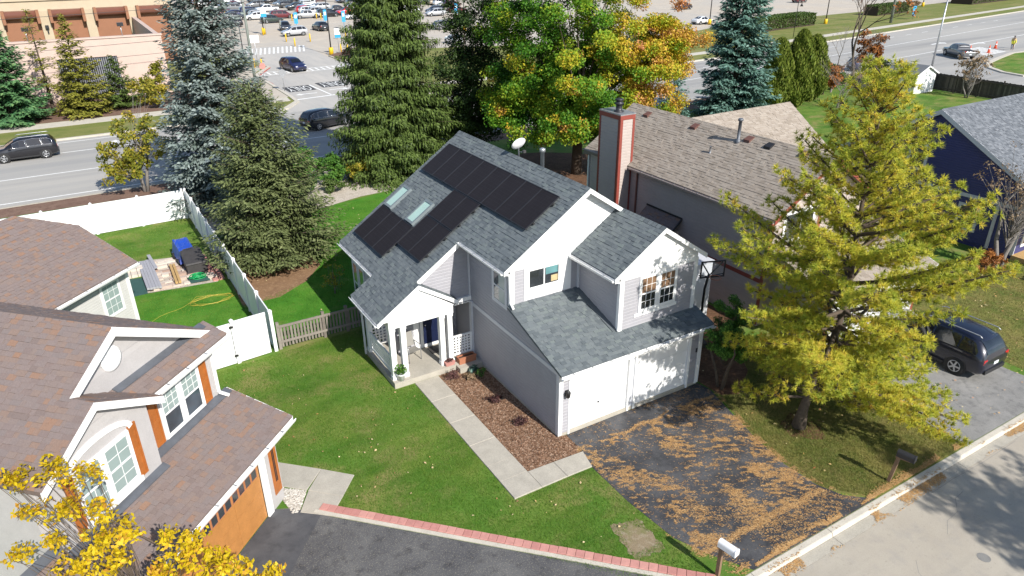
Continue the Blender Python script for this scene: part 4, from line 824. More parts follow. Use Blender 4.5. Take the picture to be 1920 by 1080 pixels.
siding(LWL, [[(-5.4, 5.62), (-0.3, 5.62), (-2.88, 7.0)]], PY(1.80, -1), 0.70, 'pale_wall')
siding(LWL, [[(-5.83, 5.2), (-2.92, 5.2), (-4.42, 6.12)]], PY(1.15, -1), 0.95, 'pale_wall')
LT = lambda P, h0, h1, z0, z1, o=0.035, m='white_paint', name='trim_board': pbox(P, h0, h1, z0, z1, 0.0, o).build(name, m, LH)
LG = PY(0.0, -1)
LT(LG, -0.62, 0.0, 0.0, 2.62, 0.03, 'pale_wall', 'garage_pier'); LT(LG, -0.86, -0.62, 0.0, 2.2, 0.06); LT(LG, -7.0, -0.62, 2.06, 2.66, 0.05)
LT(PX(0, 1), 0.0, 0.12, 0, 2.6, 0.03); LT(PY(12.1, -1), 8.42, 8.6, 0, 2.75, 0.04); LT(PY(1.5, -1), -0.13, 0.0, 3.4, 5.2, 0.03, 'pale_wall')
# orange slatted panel on the pier
op = pbox(LG, -0.40, -0.06, 0.42, 2.22, 0.03, 0.055).build('shutter', 'orange_wood', LH)
for x in (-0.27, -0.21): MB().bar((x, -0.062, 0.85), (x, -0.062, 2.0), 0.025, 0.02, (0, 1, 0)).build('iron_bar', 'dark_metal', op)
# garage door with lites
gd = pbox(LG, -5.75, -0.87, 0.04, 2.06, -0.08, -0.03).build('garage_door', 'door_wood', LH)
for k in range(4):
    for j in range(4): pbox(LG, -5.73+j*1.215, -5.73+j*1.215+1.205, 0.05+k*0.50, 0.05+k*0.50+0.49, -0.032, -0.012).build('door_panel', 'door_wood', gd)
for j in range(16):
    a = -0.98-j*0.295-(j//4)*0.02
    if a-0.24 < -5.7: break
    fr_ = frame(LG, a-0.255, a+0.005, 1.60, 1.92, 0.02, -0.014, -0.002).build('lite_frame', 'terracotta', gd); pbox(LG, a-0.235, a-0.015, 1.62, 1.90, -0.014, -0.006).build('lite', 'glass_dark', fr_)
for i, ch in enumerate('508'):
    wall_text(ch, 0.20, 'dark_metal', lambda x, y, z, i=i: (-3.05+0.15*i+x, -0.06-z, 2.27+y), LH)
# windows
for a, a2 in ((-1.36, -0.70), (-2.14, -1.51)): window(LH, PY(1.5, -1), a, a2, 3.62, 4.84, 0.07, 'glass_blue', 2, grid=(3, 3, 0.5, 1.0), blind=[(0, 1, 0.5, 1.0, 'blind_pale')], proud=0.04)
def shutter(P, h0, h1, z0, z1):
    s = frame(P, h0, h1, z0, z1, 0.05, 0.012, 0.05).build('shutter', 'orange_wood', LH)
    pbox(P, h0+0.05, h1-0.05, (z0+z1)/2-0.05, (z0+z1)/2+0.05, 0.012, 0.045).build('shutter_rail', 'orange_wood', s)
    for za, zb in ((z0+0.05, (z0+z1)/2-0.05), ((z0+z1)/2+0.05, z1-0.05)): pbox(P, h0+0.05, h1-0.05, za, zb, 0.012, 0.03).build('shutter_panel', 'orange_wood', s)
shutter(PY(1.5, -1), -0.60, -0.30, 3.55, 4.95); shutter(PY(1.5, -1), -2.56, -2.27, 3.55, 4.95); shutter(PY(1.15, -1), -3.60, -3.36, 3.55, 5.02); shutter(PY(1.15, -1), -5.5, -5.26, 3.55, 5.02)
for a, a2 in ((-4.40, -3.68), (-5.20, -4.53)): window(LH, PY(1.15, -1), a, a2, 3.68, 4.90, 0.06, 'glass_blue', 2, grid=(2, 4, 0.0, 1.0), blind=[(0, 1, 0.0, 1.0, 'blind_pale')], proud=0.04)
arch = []
for k in range(13):
    t = math.pi*k/12; arch.append((-4.43+0.92*math.cos(t), 4.98+0.36*math.sin(t)))
mb = MB()
for (a, b) in zip(arch[:-1], arch[1:]): mb.bar((a[0], 1.12, a[1]), (b[0], 1.12, b[1]), 0.06, 0.13, (0, 0, 1))
mb.build('arch_trim', 'white_paint', LH); pbox(PY(1.15, -1), -5.3, -3.56, 3.46, 3.60, 0, 0.07).build('window_sill', 'white_paint', LH)
window(LH, PY(12.1, -1), 7.02, 7.92, 0.98, 2.32, 0.09, 'glass_blue', 2, grid=(3, 4, 0, 1.0), blind=[(0, 1, 0, 1, 'blind_pale')]); window(LH, PY(12.1, -1), 6.1, 6.8, 0.3, 0.9, 0.09, 'glass_dark', 0)
# round louvre in the gable
lv = MB().lathe((-2.88, 1.785, 6.33), [(0.31, 0), (0.31, -0.03), (0.25, -0.03)], 24, 'y').build('gable_louvre', 'white_paint', LH)
for k in range(9):
    z = 6.13+k*0.05; hw = math.sqrt(max(0.0, 0.25**2-(z-6.33)**2)); MB().bar((-2.88-hw, 1.745, z), (-2.88+hw, 1.745, z), 0.02, 0.022, (0, 0.7, 0.7)).build('louvre_slat', 'white_paint', lv)
st = []
K = 0.57; NK = math.hypot(1, K)
def lroof(poly, m='deck_brown'): return deck(poly, 0.10, m, 'roof', LH)
zz = lambda a: 7.2-K*abs(a+2.88)
# garage roof
R1 = lroof([(-7.5, -0.5, 2.78), (0.36, -0.5, 2.78), (0.36, 1.5, 3.45), (-7.5, 1.5, 3.45)]); NGl = math.hypot(1, 0.335)
shingles(R1, LMW, [[(-7.52, 0), (0.38, 0), (0.38, 1.98*NGl), (-7.52, 1.98*NGl)]], (0, -0.5, 2.78), (1, 0, 0), (0, 1, 0.335), 'shingle_brown', store=st)
# upper roof, ridge running into the house
R2 = lroof([(-2.88, 1.5, 7.2), (-2.88, 12.0, 7.2), (0.36, 12.0, zz(0.36)), (0.36, 1.5, zz(0.36))]); shingles(R2, LMW, [[(1.48, 0), (12, 0), (12, 3.22*NK), (1.48, 3.22*NK)]], (0.36, 0, zz(0.36)), (0, 1, 0), (-1, 0, K), 'shingle_brown', store=st)
R3 = lroof([(-2.88, 1.5, 7.2), (-6.15, 1.5, zz(-6.15)), (-6.15, 12.0, zz(-6.15)), (-2.88, 12.0, 7.2)]); shingles(R3, LMW, [[(1.48, 0), (12, 0), (12, 3.25*NK), (1.48, 3.25*NK)], [(0.85, 0), (1.48, 0), (1.48, 1.70*NK), (0.85, 1.70*NK)]], (-6.15, 0, zz(-6.15)), (0, 1, 0), (1, 0, K), 'shingle_brown', store=st)
lroof([(-4.45, 0.87, zz(-4.45)), (-6.15, 0.87, zz(-6.15)), (-6.15, 1.5, zz(-6.15)), (-4.45, 1.5, zz(-4.45))])
zb = lambda a: zz(-4.45)-K*(a+4.45)
R4 = lroof([(-4.45, 0.87, zb(-4.45)), (-4.45, 1.82, zb(-4.45)), (-2.62, 1.82, zb(-2.62)), (-2.62, 0.87, zb(-2.62))]); shingles(R4, LMW, [[(0.85, 0), (1.81, 0), (1.81, 1.83*NK), (0.85, 1.83*NK)]], (-2.62, 0, zb(-2.62)), (0, 1, 0), (-1, 0, K), 'shingle_brown', store=st)
# pent strip under the big gable
R5 = lroof([(-2.66, 1.12, 5.29), (0.36, 1.12, 5.29), (0.36, 1.82, 5.60), (-3.4, 1.82, 5.60)]); shingles(R5, LMW, [[(-2.66, 0), (0.38, 0), (0.38, 0.75), (-3.2, 0.75)]], (0, 1.12, 5.29), (1, 0, 0), (0, 0.70, 0.31), 'shingle_brown', store=st)
# rear wing with its clipped gable
zr = lambda t: 2.8+K*(t-11.6)
R6 = lroof([(-6, 11.6, 2.8), (8.76, 11.6, 2.8), (8.76, 14.12, zr(14.12)), (7.25, 15.6, zr(15.6)), (-6, 15.6, zr(15.6))]); q = lambda a, t: (a, (t-11.6)*NK)
shingles(R6, LMW, [[q(-1.5, 11.6), q(8.78, 11.6), q(8.78, 14.12), q(7.25, 15.6), q(-1.5, 15.6)]], (0, 11.6, 2.8), (1, 0, 0), (0, 1, K), 'shingle_brown', store=st)
lroof([(-6, 15.6, zr(15.6)), (7.25, 15.6, zr(15.6)), (8.76, 17.08, zr(14.12)), (8.76, 19.6, 2.8), (-6, 19.6, 2.8)]); lroof([(7.25, 15.6, zr(15.6)-0.005), (8.78, 14.1, zr(14.12)-0.005), (8.78, 17.1, zr(14.12)-0.005)])
for k in range(60):
    a = 7.2-k*0.2; MB().prism([(a, 15.48, zr(15.6)-0.05), (a, 15.6, zr(15.6)+0.03), (a, 15.72, zr(15.6)-0.05), (a, 15.72, zr(15.6)-0.06), (a, 15.6, zr(15.6)+0.018), (a, 15.48, zr(15.6)-0.06)], (-0.215, 0, 0), rnd.random()).build('ridge_cap', 'shingle_brown', R6)
for k in range(50):
    y = 1.5+k*0.2; MB().prism([(-3.01, y, 7.13), (-2.88, y, 7.225), (-2.75, y, 7.13), (-2.75, y, 7.12), (-2.88, y, 7.213), (-3.01, y, 7.12)], (0, 0.215, 0), rnd.random()).build('ridge_cap', 'shingle_brown', R2)
emit_shingles(st)
def lrake(a, b, h=0.17, t=0.03, m='white_paint', name='rake_board', dy=0): a = Vector(a); b = Vector(b); MB().prism([a, b, b-Vector((0, 0, h)), a-Vector((0, 0, h))], (0, -t, 0)).build(name, m, LH)
lrake((0.38, 1.498, zz(0.38)+0.0), (-2.88, 1.498, 7.21), 0.24); lrake((-2.88, 1.498, 7.21), (-4.6, 1.498, zz(-4.6)+0.0), 0.24)
lrake((-2.60, 0.868, zb(-2.6)+0.005), (-4.45, 0.868, zb(-4.45)+0.01), 0.20); lrake((-4.45, 0.868, zb(-4.45)+0.01), (-6.17, 0.868, zz(-6.17)), 0.20)
MB().prism([(0.36, 1.5, zz(0.36)-0.20), (-2.88, 1.5, 6.98), (-2.88, 1.80, 6.98), (0.36, 1.80, zz(0.36)-0.20)], (0, 0, -0.02)).build('soffit', 'pale_wall', LH); MB().prism([(-5.6, 1.5, zz(-5.6)-0.20), (-2.88, 1.5, 6.98), (-2.88, 1.80, 6.98), (-5.6, 1.80, zz(-5.6)-0.20)], (0, 0, -0.02)).build('soffit', 'pale_wall', LH)
gutter((-7.5, -0.505, 2.75), (0.37, -0.505, 2.75), (0, -1, 0), 'white_paint', LH); gutter((-2.6, 1.115, 5.26), (0.37, 1.115, 5.26), (0, -1, 0), 'white_paint', LH); gutter((0.2, 11.595, 2.77), (8.77, 11.595, 2.77), (0, -1, 0), 'white_paint', LH)
MB().prism([(0.365, -0.5, 2.79), (0.365, 1.5, 3.46), (0.365, 1.5, 3.30), (0.365, -0.5, 2.63)], (0.03, 0, 0)).build('rake_board', 'white_paint', LH); MB().box(-0.02, 0.36, -0.48, 1.5, 2.55, 2.58).build('soffit', 'white_paint', LH)
MB().prism([(8.765, 11.6, 2.80), (8.765, 14.12, zr(14.12)), (8.765, 14.12, zr(14.12)-0.16), (8.765, 11.6, 2.64)], (0.03, 0, 0)).build('rake_board', 'white_paint', LH)
MB().prism([(-6.9, 1.28, 3.41), (0.3, 1.28, 3.41), (0.3, 1.49, 3.49), (-6.9, 1.49, 3.49)], (0, 0, 0.03)).build('flashing', 'flashing', LH); MB().prism([(-6.0, 0.95, 3.30), (-2.85, 0.95, 3.30), (-2.85, 1.14, 3.37), (-6.0, 1.14, 3.37)], (0, 0, 0.03)).build('flashing', 'flashing', LH)
MB().prism([(-3.1, 1.60, 5.53), (0.2, 1.60, 5.53), (0.2, 1.79, 5.61), (-3.1, 1.79, 5.61)], (0, 0, 0.03)).build('flashing', 'flashing', LH)
downspout([(-0.1, 1.06, 5.17), (-0.06, 1.42, 4.98), (-0.06, 1.42, 3.6), (0.06, 1.2, 3.45)], LH)
rv = MB().box(-5.05, -4.55, 4.2, 4.7, zz(-4.8), zz(-4.8)+0.16).build('roof_vent', 'brick_pink', LH)
# two small spotlights on stakes in the pebble strip
for k, (a, t, lab) in enumerate(((0.45, 3.1, 'black spotlight on a stake at the back end of the pebble strip'), (0.55, 1.7, 'black spotlight on a stake in the middle of the pebble strip'))):
    x, y = LW(a, t); s = thing('garden_spotlight', lab, 'spotlight', (x, y, 0), group='spotlights beside the brown roofed garage')
    MB().tube([(0, 0, 0), (0, 0, 0.22)], 0.012, 6).build('stake', 'dark_metal', s); MB().tube([(-0.05, 0, 0.24), (0.08, 0, 0.30)], [0.035, 0.055], 10).build('lamp_head', 'black_plastic', s)

# ------------------------------------------------------------------ right neighbour: tan roof, chimney, red trim
RH = thing('house', 'taupe house with tan shingle roof, red trim and tall sided chimney', 'house', (11.5, 2.0, 0))
RMW = I4; RO = Vector((11.5, 2.0, 0))
class Shift:                        # parts of this house are written in world coordinates
    pass
def rbuild(mb, name, m, parent=None):
    o = mb.build(name, m, parent or RH)
    if parent is None: o.matrix_parent_inverse = Matrix.Translation(-RO)
    return o
wall = MB(); wall.box(11.57, 17.4, 1.92, 14.0, 0, 5.0); wall.prism([(11.57, 1.92, 5.0), (17.4, 1.92, 5.0), (14.5, 1.92, 6.9)], (0, 12.1, 0)); wall.box(17, 21.4, 7.2, 12.8, 0, 4.9); wall.prism([(21.4, 7.2, 4.9), (21.4, 12.8, 4.9), (21.4, 10, 6.75)], (-6, 0, 0)); wall.box(12.0, 17.9, -1.0, 1.93, 0, 2.6); wall.prism([(12.0, -1.0, 2.6), (12.0, 1.93, 2.6), (12.0, 1.93, 3.5)], (5.9, 0, 0)); wall.box(12.2, 16.5, 13.9, 15.0, 0, 4.4)
RW = rbuild(wall, 'wall', 'taupe_siding')
siding(RW, [rect(1.9, 14.0, 0.15, 2.02), rect(1.9, 14.0, 2.2, 4.98)], PX(11.55, -1), 0.155, 'taupe_siding')
siding(RW, [[(11.55, 2.2), (17.42, 2.2), (17.42, 5.0), (14.5, 6.92), (11.55, 5.0)]], PY(1.9, -1), 0.155, 'taupe_siding')
siding(RW, [rect(12.0, 17.9, 2.06, 2.55), rect(12.0, 12.45, 0.1, 2.06), rect(17.4, 17.9, 0.1, 2.06)], PY(-1.02, -1), 0.125, 'pale_siding'); siding(RW, [rect(14.0, 15.0, 0.2, 4.4)], PX(12.2, -1), 0.125, 'taupe_siding')
def rt(P, h0, h1, z0, z1, o=0.035, m='red_trim'): return rbuild(pbox(P, h0, h1, z0, z1, 0, o), 'trim_board', m)
rt(PX(11.55, -1), 1.9, 14.0, 2.02, 2.20, 0.038); rt(PX(11.55, -1), 1.88, 2.02, 0.1, 5.0, 0.04); rt(PY(1.9, -1), 11.51, 11.68, 2.4, 5.05, 0.042); rt(PY(1.9, -1), 14.4, 14.6, 3.6, 5.2, 0.04); rt(PY(-1.02, -1), 11.95, 12.1, 0, 2.6, 0.03); rt(PY(-1.02, -1), 17.8, 17.95, 0, 2.6, 0.03)
rbuild(pbox(PY(-1.02, -1), 12.5, 17.35, 0.03, 2.05, -0.02, 0.02), 'garage_door', 'white_vinyl')
for a in (12.35, 13.25): 
    wn = window(RH, PY(1.9, -1), a, a+0.80, 3.75, 4.95, 0.12, 'glass_dark', 2); wn.matrix_parent_inverse = Matrix.Translation(-RO)
st = []
KR = 0.65; NKR = math.hypot(1, KR)
D1 = rbuild(MB().prism([(11.28, 1.55, 5.0), (14.5, 1.55, 7.1), (14.5, 14.3, 7.1), (11.28, 14.3, 5.0)], (0, 0, -0.12)), 'roof', 'deck_tan')
shingles(D1, RMW, [[(1.53, 0), (14.3, 0), (14.3, 3.22*NKR), (1.53, 3.22*NKR)]], (11.28, 0, 5.0), (0, 1, 0), (3.22, 0, 2.1), 'shingle_tan', store=st, wmin=0.18, wmax=0.34)
rbuild(MB().prism([(14.5, 1.55, 7.1), (17.72, 1.55, 5.0), (17.72, 14.3, 5.0), (14.5, 14.3, 7.1)], (0, 0, -0.12)), 'roof', 'deck_tan')
D2 = rbuild(MB().prism([(14.5, 10.0, 7.08), (21.75, 10.0, 7.08), (21.75, 6.8, 5.0), (17.7, 6.8, 5.0)], (0, 0, -0.12)), 'roof', 'deck_tan')
shingles(D2, RMW, [[(14.6, 3.19*NKR), (21.77, 3.19*NKR), (21.77, 0), (17.75, 0)]], (0, 6.8, 5.0), (1, 0, 0), (0, 3.2, 2.08), 'shingle_tan', store=st, wmin=0.18, wmax=0.34)
rbuild(MB().prism([(14.5, 10.0, 7.08), (17.7, 13.2, 5.0), (21.75, 13.2, 5.0), (21.75, 10.0, 7.08)], (0, 0, -0.12)), 'roof', 'deck_tan')
D3 = rbuild(MB().prism([(11.6, -1.45, 2.62), (18.3, -1.45, 2.62), (18.3, 1.9, 3.66), (11.6, 1.9, 3.66)], (0, 0, -0.1)), 'roof', 'deck_tan')
shingles(D3, RMW, [[(11.58, 0), (18.32, 0), (18.32, 3.45), (11.58, 3.45)]], (0, -1.45, 2.62), (1, 0, 0), (0, 3.35, 1.04), 'shingle_tan', store=st, wmin=0.18, wmax=0.34)
D4 = rbuild(MB().prism([(11.95, 13.3, 4.75), (13.6, 13.8, 5.9), (13.6, 14.6, 5.6), (12.3, 15.35, 4.58), (11.95, 15.3, 4.55)], (0, 0, -0.1)), 'roof', 'deck_tan')
shingles(D4, RMW, [[(13.3, 0), (15.35, 0), (14.7, 1.9), (13.4, 1.9)]], (11.95, 0, 4.66), (0, 1, 0), (1.65, 0, 1.15), 'shingle_tan', store=st)
emit_shingles(st)
for a, b in (((11.26, 1.548, 5.0), (14.5, 1.548, 7.11)), ((14.5, 1.548, 7.11), (17.74, 1.548, 5.0))):
    a, b = Vector(a), Vector(b); rbuild(MB().prism([a, b, b-Vector((0, 0, 0.2)), a-Vector((0, 0, 0.2))], (0, -0.03, 0)), 'rake_board', 'red_trim')
a, b = Vector((18.31, -1.45, 2.63)), Vector((18.31, 1.9, 3.67)); rbuild(MB().prism([a, b, b-Vector((0, 0, 0.16)), a-Vector((0, 0, 0.16))], (0.03, 0, 0)), 'rake_board', 'white_paint')
gu = gutter((11.275, 1.56, 4.98), (11.275, 10.55, 4.98), (-1, 0, 0), 'taupe_siding', RH); gu.matrix_parent_inverse = Matrix.Translation(-RO)
gu = gutter((11.6, -1.455, 2.6), (18.3, -1.455, 2.6), (0, -1, 0), 'white_paint', RH); gu.matrix_parent_inverse = Matrix.Translation(-RO)
rbuild(MB().box(11.46, 11.54, 10.1, 10.18, 0.1, 4.95), 'downspout', 'brown_vent'); rbuild(MB().box(12.08, 12.18, 14.9, 15.0, 0.1, 4.5), 'downspout', 'white_paint')
# chimney
ch = rbuild(MB().box(10.72, 11.56, 10.72, 12.28, 0, 7.45), 'chimney', 'taupe_siding')
for f, P, a, b in ((0, PX(10.70, -1), 10.7, 12.3), (1, PY(10.70, -1), 10.7, 11.56)):
    siding(ch, [rect(a, b, 0.1, 7.3)], P, 0.155, 'taupe_siding')
    for h0, h1 in ((a-0.03 if f else a, a+0.13), (b-0.13, b)): pbox(P, h0, h1, 0.1, 7.36, 0, 0.043 if f else 0.04).build('corner_board', 'red_trim', ch)
    pbox(P, a-0.04, b, 7.3, 7.5, 0, 0.053 if f else 0.05).build('cap_board', 'red_trim', ch)
MB().box(10.66, 11.60, 10.66, 12.32, 7.5, 7.56).build('chimney_cap', 'galvanised', ch)
MB().lathe((11.05, 11.3, 7.55), [(0.24, 0), (0.24, 0.06), (0.16, 0.08), (0.16, 0.38), (0.22, 0.38), (0.22, 0.44), (0.16, 0.46), (0.16, 0.56), (0.21, 0.56), (0.21, 0.62), (0.05, 0.66)], 14).build('flue', 'dark_metal', ch)
# little bay with a dark roof on the side wall
rbuild(MB().box(11.02, 11.56, 6.95, 9.2, 0.6, 2.75), 'side_bay', 'taupe_siding'); sb = rbuild(MB().prism([(10.9, 6.85, 2.78), (11.56, 6.85, 3.35), (11.56, 9.3, 3.35), (10.9, 9.3, 2.78)], (0, 0, -0.08)), 'bay_roof', 'deck_grey')
st = []; shingles(sb, I4, [[(6.85, 0), (9.3, 0), (9.3, 0.86), (6.85, 0.86)]], (10.9, 0, 2.78), (0, 1, 0), (0.66, 0, 0.57), 'shingle_brown', store=st); emit_shingles(st, 0)
rbuild(MB().bar((11.5, 6.84, 3.36), (10.88, 6.84, 2.78), 0.05, 0.06), 'bay_edge', 'black_plastic'); rbuild(MB().bar((11.5, 6.84, 3.38), (11.5, 9.3, 3.38), 0.07, 0.05), 'bay_edge', 'black_plastic')
# roof vents and pipes
zt = lambda x: 7.1-KR*(14.5-x)
for x, y in ((14.05, 12.6), (14.1, 9.2), (14.2, 5.9), (14.15, 4.7), (14.2, 2.9)):
    rbuild(MB().prism([(x-0.18, y-0.17, zt(x-0.18)+0.01), (x+0.14, y-0.17, zt(x+0.14)+0.01), (x+0.14, y-0.17, zt(x+0.14)+0.06), (x-0.18, y-0.17, zt(x-0.18)+0.14)], (0, 0.34, 0)), 'roof_vent', 'brown_vent' if y != 4.7 else 'black_plastic')
rbuild(MB().lathe((14.0, 6.35, 6.75), [(0.2, -0.1), (0.09, 0.12), (0.075, 0.13), (0.075, 0.95), (0.12, 0.95), (0.12, 1.02), (0.09, 1.06)], 12), 'flue_pipe', 'flashing'); rbuild(MB().lathe((13.1, 7.1, 6.15), [(0.15, -0.08), (0.05, 0.05), (0.05, 0.34), (0.06, 0.34)], 10), 'vent_pipe', 'galvanised')

# ------------------------------------------------------------------ blue house on the far right
BH = thing('house', 'navy blue sided house with slate grey roof at the right edge', 'house', (28.3, 0, 0)); BO = Vector((28.3, 0, 0))
def bb(mb, name, m, parent=None):
    o = mb.build(name, m, parent or BH)
    if parent is None: o.matrix_parent_inverse = Matrix.Translation(-BO)
    return o
KB = 0.56; by = lambda y: 6.8-KB*abs(y-5.2)
wall = MB(); wall.prism([(28.32, 0.0, 0), (28.32, 10.4, 0), (28.32, 10.4, 3.75), (28.32, 5.2, 6.65), (28.32, 0.0, 3.75)], (14, 0, 0)); BW = bb(wall, 'wall', 'navy_siding')
siding(BW, [[(0.0, 0.2), (10.4, 0.2), (10.4, 3.75), (5.2, 6.65), (0.0, 3.75)]], PX(28.3, -1), 0.125, 'navy_siding')
st = []; NB = math.hypot(1, KB)
d1 = bb(MB().prism([(28.0, -0.55, by(-0.55)), (42.5, -0.55, by(-0.55)), (42.5, 5.2, 6.8), (28.0, 5.2, 6.8)], (0, 0, -0.12)), 'roof', 'deck_slate')
shingles(d1, I4, [[(27.98, 0), (40, 0), (40, 5.75*NB), (27.98, 5.75*NB)]], (0, -0.55, by(-0.55)), (1, 0, 0), (0, 1, KB), 'shingle_slate', store=st)
bb(MB().prism([(28.0, 5.2, 6.8), (42.5, 5.2, 6.8), (42.5, 10.95, by(10.95)), (28.0, 10.95, by(10.95))], (0, 0, -0.12)), 'roof', 'deck_slate')
emit_shingles(st)
for k in range(55): 
    x = 28.0+k*0.22; bb(MB().prism([(x, 5.06, 6.76), (x, 5.2, 6.84), (x, 5.34, 6.76), (x, 5.34, 6.75), (x, 5.2, 6.825), (x, 5.06, 6.75)], (0.235, 0, 0), rnd.random()), 'ridge_cap', 'shingle_slate', d1)
for a, b in (((28.0, -0.57, by(-0.57)+0.01), (28.0, 5.2, 6.815)), ((28.0, 5.2, 6.815), (28.0, 10.97, by(10.97)+0.01))):
    a, b = Vector(a), Vector(b); bb(MB().prism([a, b, b-Vector((0, 0, 0.26)), a-Vector((0, 0, 0.26))], (-0.035, 0, 0)), 'rake_board', 'grey_trim')
def bwin(*a, **k): 
    wn = window(BH, *a, **k); wn.matrix_parent_inverse = Matrix.Translation(-BO); return wn
bwin(PX(28.3, -1), 5.6, 6.5, 3.4, 4.7, 0.12, 'glass_blue', 2, tm='grey_trim'); bwin(PX(28.3, -1), 2.2, 3.1, 0.9, 2.1, 0.12, 'glass_dark', 2, tm='grey_trim')
# front porch gable with white posts, right at the picture's edge
bb(MB().box(28.2, 34, -2.2, 0.0, 0.0, 0.25), 'porch_deck', 'lumber'); bb(MB().box(28.0, 34.2, -2.35, 0.1, 2.62, 2.86), 'porch_beam', 'white_paint'); bb(MB().prism([(27.9, -2.6, 2.86), (34.4, -2.6, 2.86), (34.4, 0.0, 3.75), (27.9, 0.0, 3.75)], (0, 0, 0.1)), 'porch_roof', 'deck_slate')
for x in (28.25, 30.2, 32.2): bb(MB().box(x-0.1, x+0.1, -2.2, -2.0, 0.25, 2.62), 'porch_post', 'white_paint')
gu = gutter((27.9, -2.6, 2.86), (34.4, -2.6, 2.86), (0, -1, 0), 'white_paint', BH); gu.matrix_parent_inverse = Matrix.Translation(-BO)
bwin(PY(0.0, -1), 28.9, 29.8, 0.7, 2.1, 0.12, 'glass_blue', 2); bwin(PY(0.0, -1), 31.0, 31.9, 0.7, 2.1, 0.12, 'glass_blue', 2)
bb(MB().box(28.24, 28.30, -0.05, 0.12, 0.2, 3.7), 'corner_board', 'grey_trim'); bb(MB().box(28.255, 28.31, 0.12, 10.4, 2.55, 2.75), 'band_board', 'grey_trim'); bb(MB().box(28.2, 28.30, 1.2, 1.35, 0.2, 2.55), 'trim_board', 'grey_trim')
bb(MB().tube([(28.3, -2.75, 2.7), (28.25, -2.6, 2.4), (28.2, -2.3, 0.3), (27.2, -3.2, 0.08), (26.6, -3.6, 0.06)], 0.05, 8), 'downspout', 'white_paint')

# ------------------------------------------------------------------ garden shed
SH = thing('garden_shed', 'small white garden shed with dark roof by the wooden fence', 'shed', (65, 28.6, 0)); SO = Vector((65, 28.6, 0))
q = MB().prism([(0, 0, 0), (3.5, 0, 0), (3.5, 0, 2.0), (1.75, 0, 2.75), (0, 0, 2.0)], (0, 3.4, 0)).build('wall', 'white_paint', SH)
siding(q, [[(0, 0.05), (3.5, 0.05), (3.5, 2.0), (1.75, 2.72), (0, 2.0)]], PY(0, -1), 0.2, 'white_paint'); siding(q, [rect(0, 3.4, 0.05, 2.0)], PX(0, -1), 0.2, 'white_paint')
for s_ in (0, 1):
    x0, x1 = ((-0.2, 1.75) if s_ == 0 else (3.7, 1.75)); z0 = 1.93; MB().prism([(x0, -0.2, z0), (x1, -0.2, 2.80), (x1, 3.6, 2.80), (x0, 3.6, z0)], (0, 0, 0.07)).build('roof', 'deck_slate', SH)
    MB().prism([(x0, -0.2, z0+0.06), (x1, -0.2, 2.87), (x1, -0.2, 2.72), (x0, -0.2, z0-0.08)], (0, -0.03, 0)).build('rake_board', 'white_vinyl', SH)
pbox(PY(0, -1), 0.9, 2.6, 0.06, 1.9, 0, 0.03).build('door', 'white_vinyl', SH)

# ------------------------------------------------------------------ the big store and its screen wall
ST = thing('store', 'long tan store building with brown panels and rolled brown awnings', 'store', (-40, 100, 0)); 
def sb_(mb, name, m, parent=None):
    o = mb.build(name, m, parent or ST)
    if parent is None: o.matrix_parent_inverse = Matrix.Translation((40, -100, 0))
    return o
sb_(MB().box(-90, 3.0, 100.0, 150, 0, 8.55), 'wall', 'store_tan'); sb_(MB().box(-90.2, 3.2, 99.8, 100.3, 8.55, 8.8), 'parapet_cap', 'store_tan')
for i in range(-12, 1):
    xc = -2.2+i*5.15
    sb_(MB().box(xc-0.55, xc+0.55, 99.55, 100.0, 0, 7.3), 'pilaster', 'store_tan')
    x0, x1 = xc+0.55, xc+4.6
    if x1 > 3.0: x1 = 2.9
    sb_(MB().box(x0, x1, 99.9, 99.99, 0, 6.5), 'brown_panel', 'store_brown')
    prof = [(0.45*math.cos(t), 0.52*math.sin(t)) for t in [math.pi*k/10 for k in range(11)]]
    mb = MB(); n = len(prof); vs = [(x0+0.3, 99.45+a*0-0.0-0.0+(-b*0)-0.5*0+(-0.45)*math.sin(math.pi*k/10), 6.95-0.5*math.cos(math.pi*k/10)) for k, (a, b) in enumerate(prof)]
    vs2 = [(x1-0.3, y, z) for _, y, z in vs]; mb.add(vs+vs2, [(k, k+1, n+k+1, n+k) for k in range(n-1)]+[tuple(range(n)), tuple(range(n, 2*n))], smooth=True); mb.box(x0+0.3, x1-0.3, 99.45, 99.9, 6.45, 7.45); sb_(mb, 'awning', 'store_awning')
    for xx in (x0, x1-0.3): sb_(MB().box(xx, xx+0.35, 98.7, 99.9, 5.9, 7.5), 'bracket', 'store_brown')
    if i % 2 == 0:
        lt_ = sb_(MB().box(xc-0.2, xc+0.2, 99.2, 99.55, 5.2, 5.6), 'wall_light', 'dark_metal'); sb_(MB().box(xc-0.08, xc+0.08, 99.35, 99.5, 4.6, 5.2), 'light_bracket', 'dark_metal', lt_)
SW = thing('screen_wall', 'pale pink service yard wall with barred metal gate before the store', 'wall', (-10, 74, 0))
def sw_(mb, name, m): o = mb.build(name, m, SW); o.matrix_parent_inverse = Matrix.Translation((10, -74, 0)); return o
mb = MB(); mb.box(-15.3, -12.2, 74.0, 74.5, 0, 6.1); mb.box(-12.2, -6.6, 74.0, 74.5, 4.3, 6.1); mb.box(-6.6, -1.9, 74.0, 74.5, 0, 6.1); mb.box(-2.4, -1.9, 74.5, 99.5, 0, 6.1); mb.box(-60, -15.3, 74.0, 74.5, 0, 6.1)
sw_(mb, 'wall', 'store_pink'); sw_(MB().box(-60.1, -1.8, 73.9, 74.6, 6.1, 6.25), 'coping', 'store_pink')
gate = sw_(MB().box(-12.2, -6.6, 74.20, 74.24, 4.15, 4.25), 'gate', 'steel_bars')
for z in (0.3, 2.2): MB().box(-12.2, -6.6, 74.2, 74.24, z, z+0.1).build('gate_rail', 'steel_bars', gate)
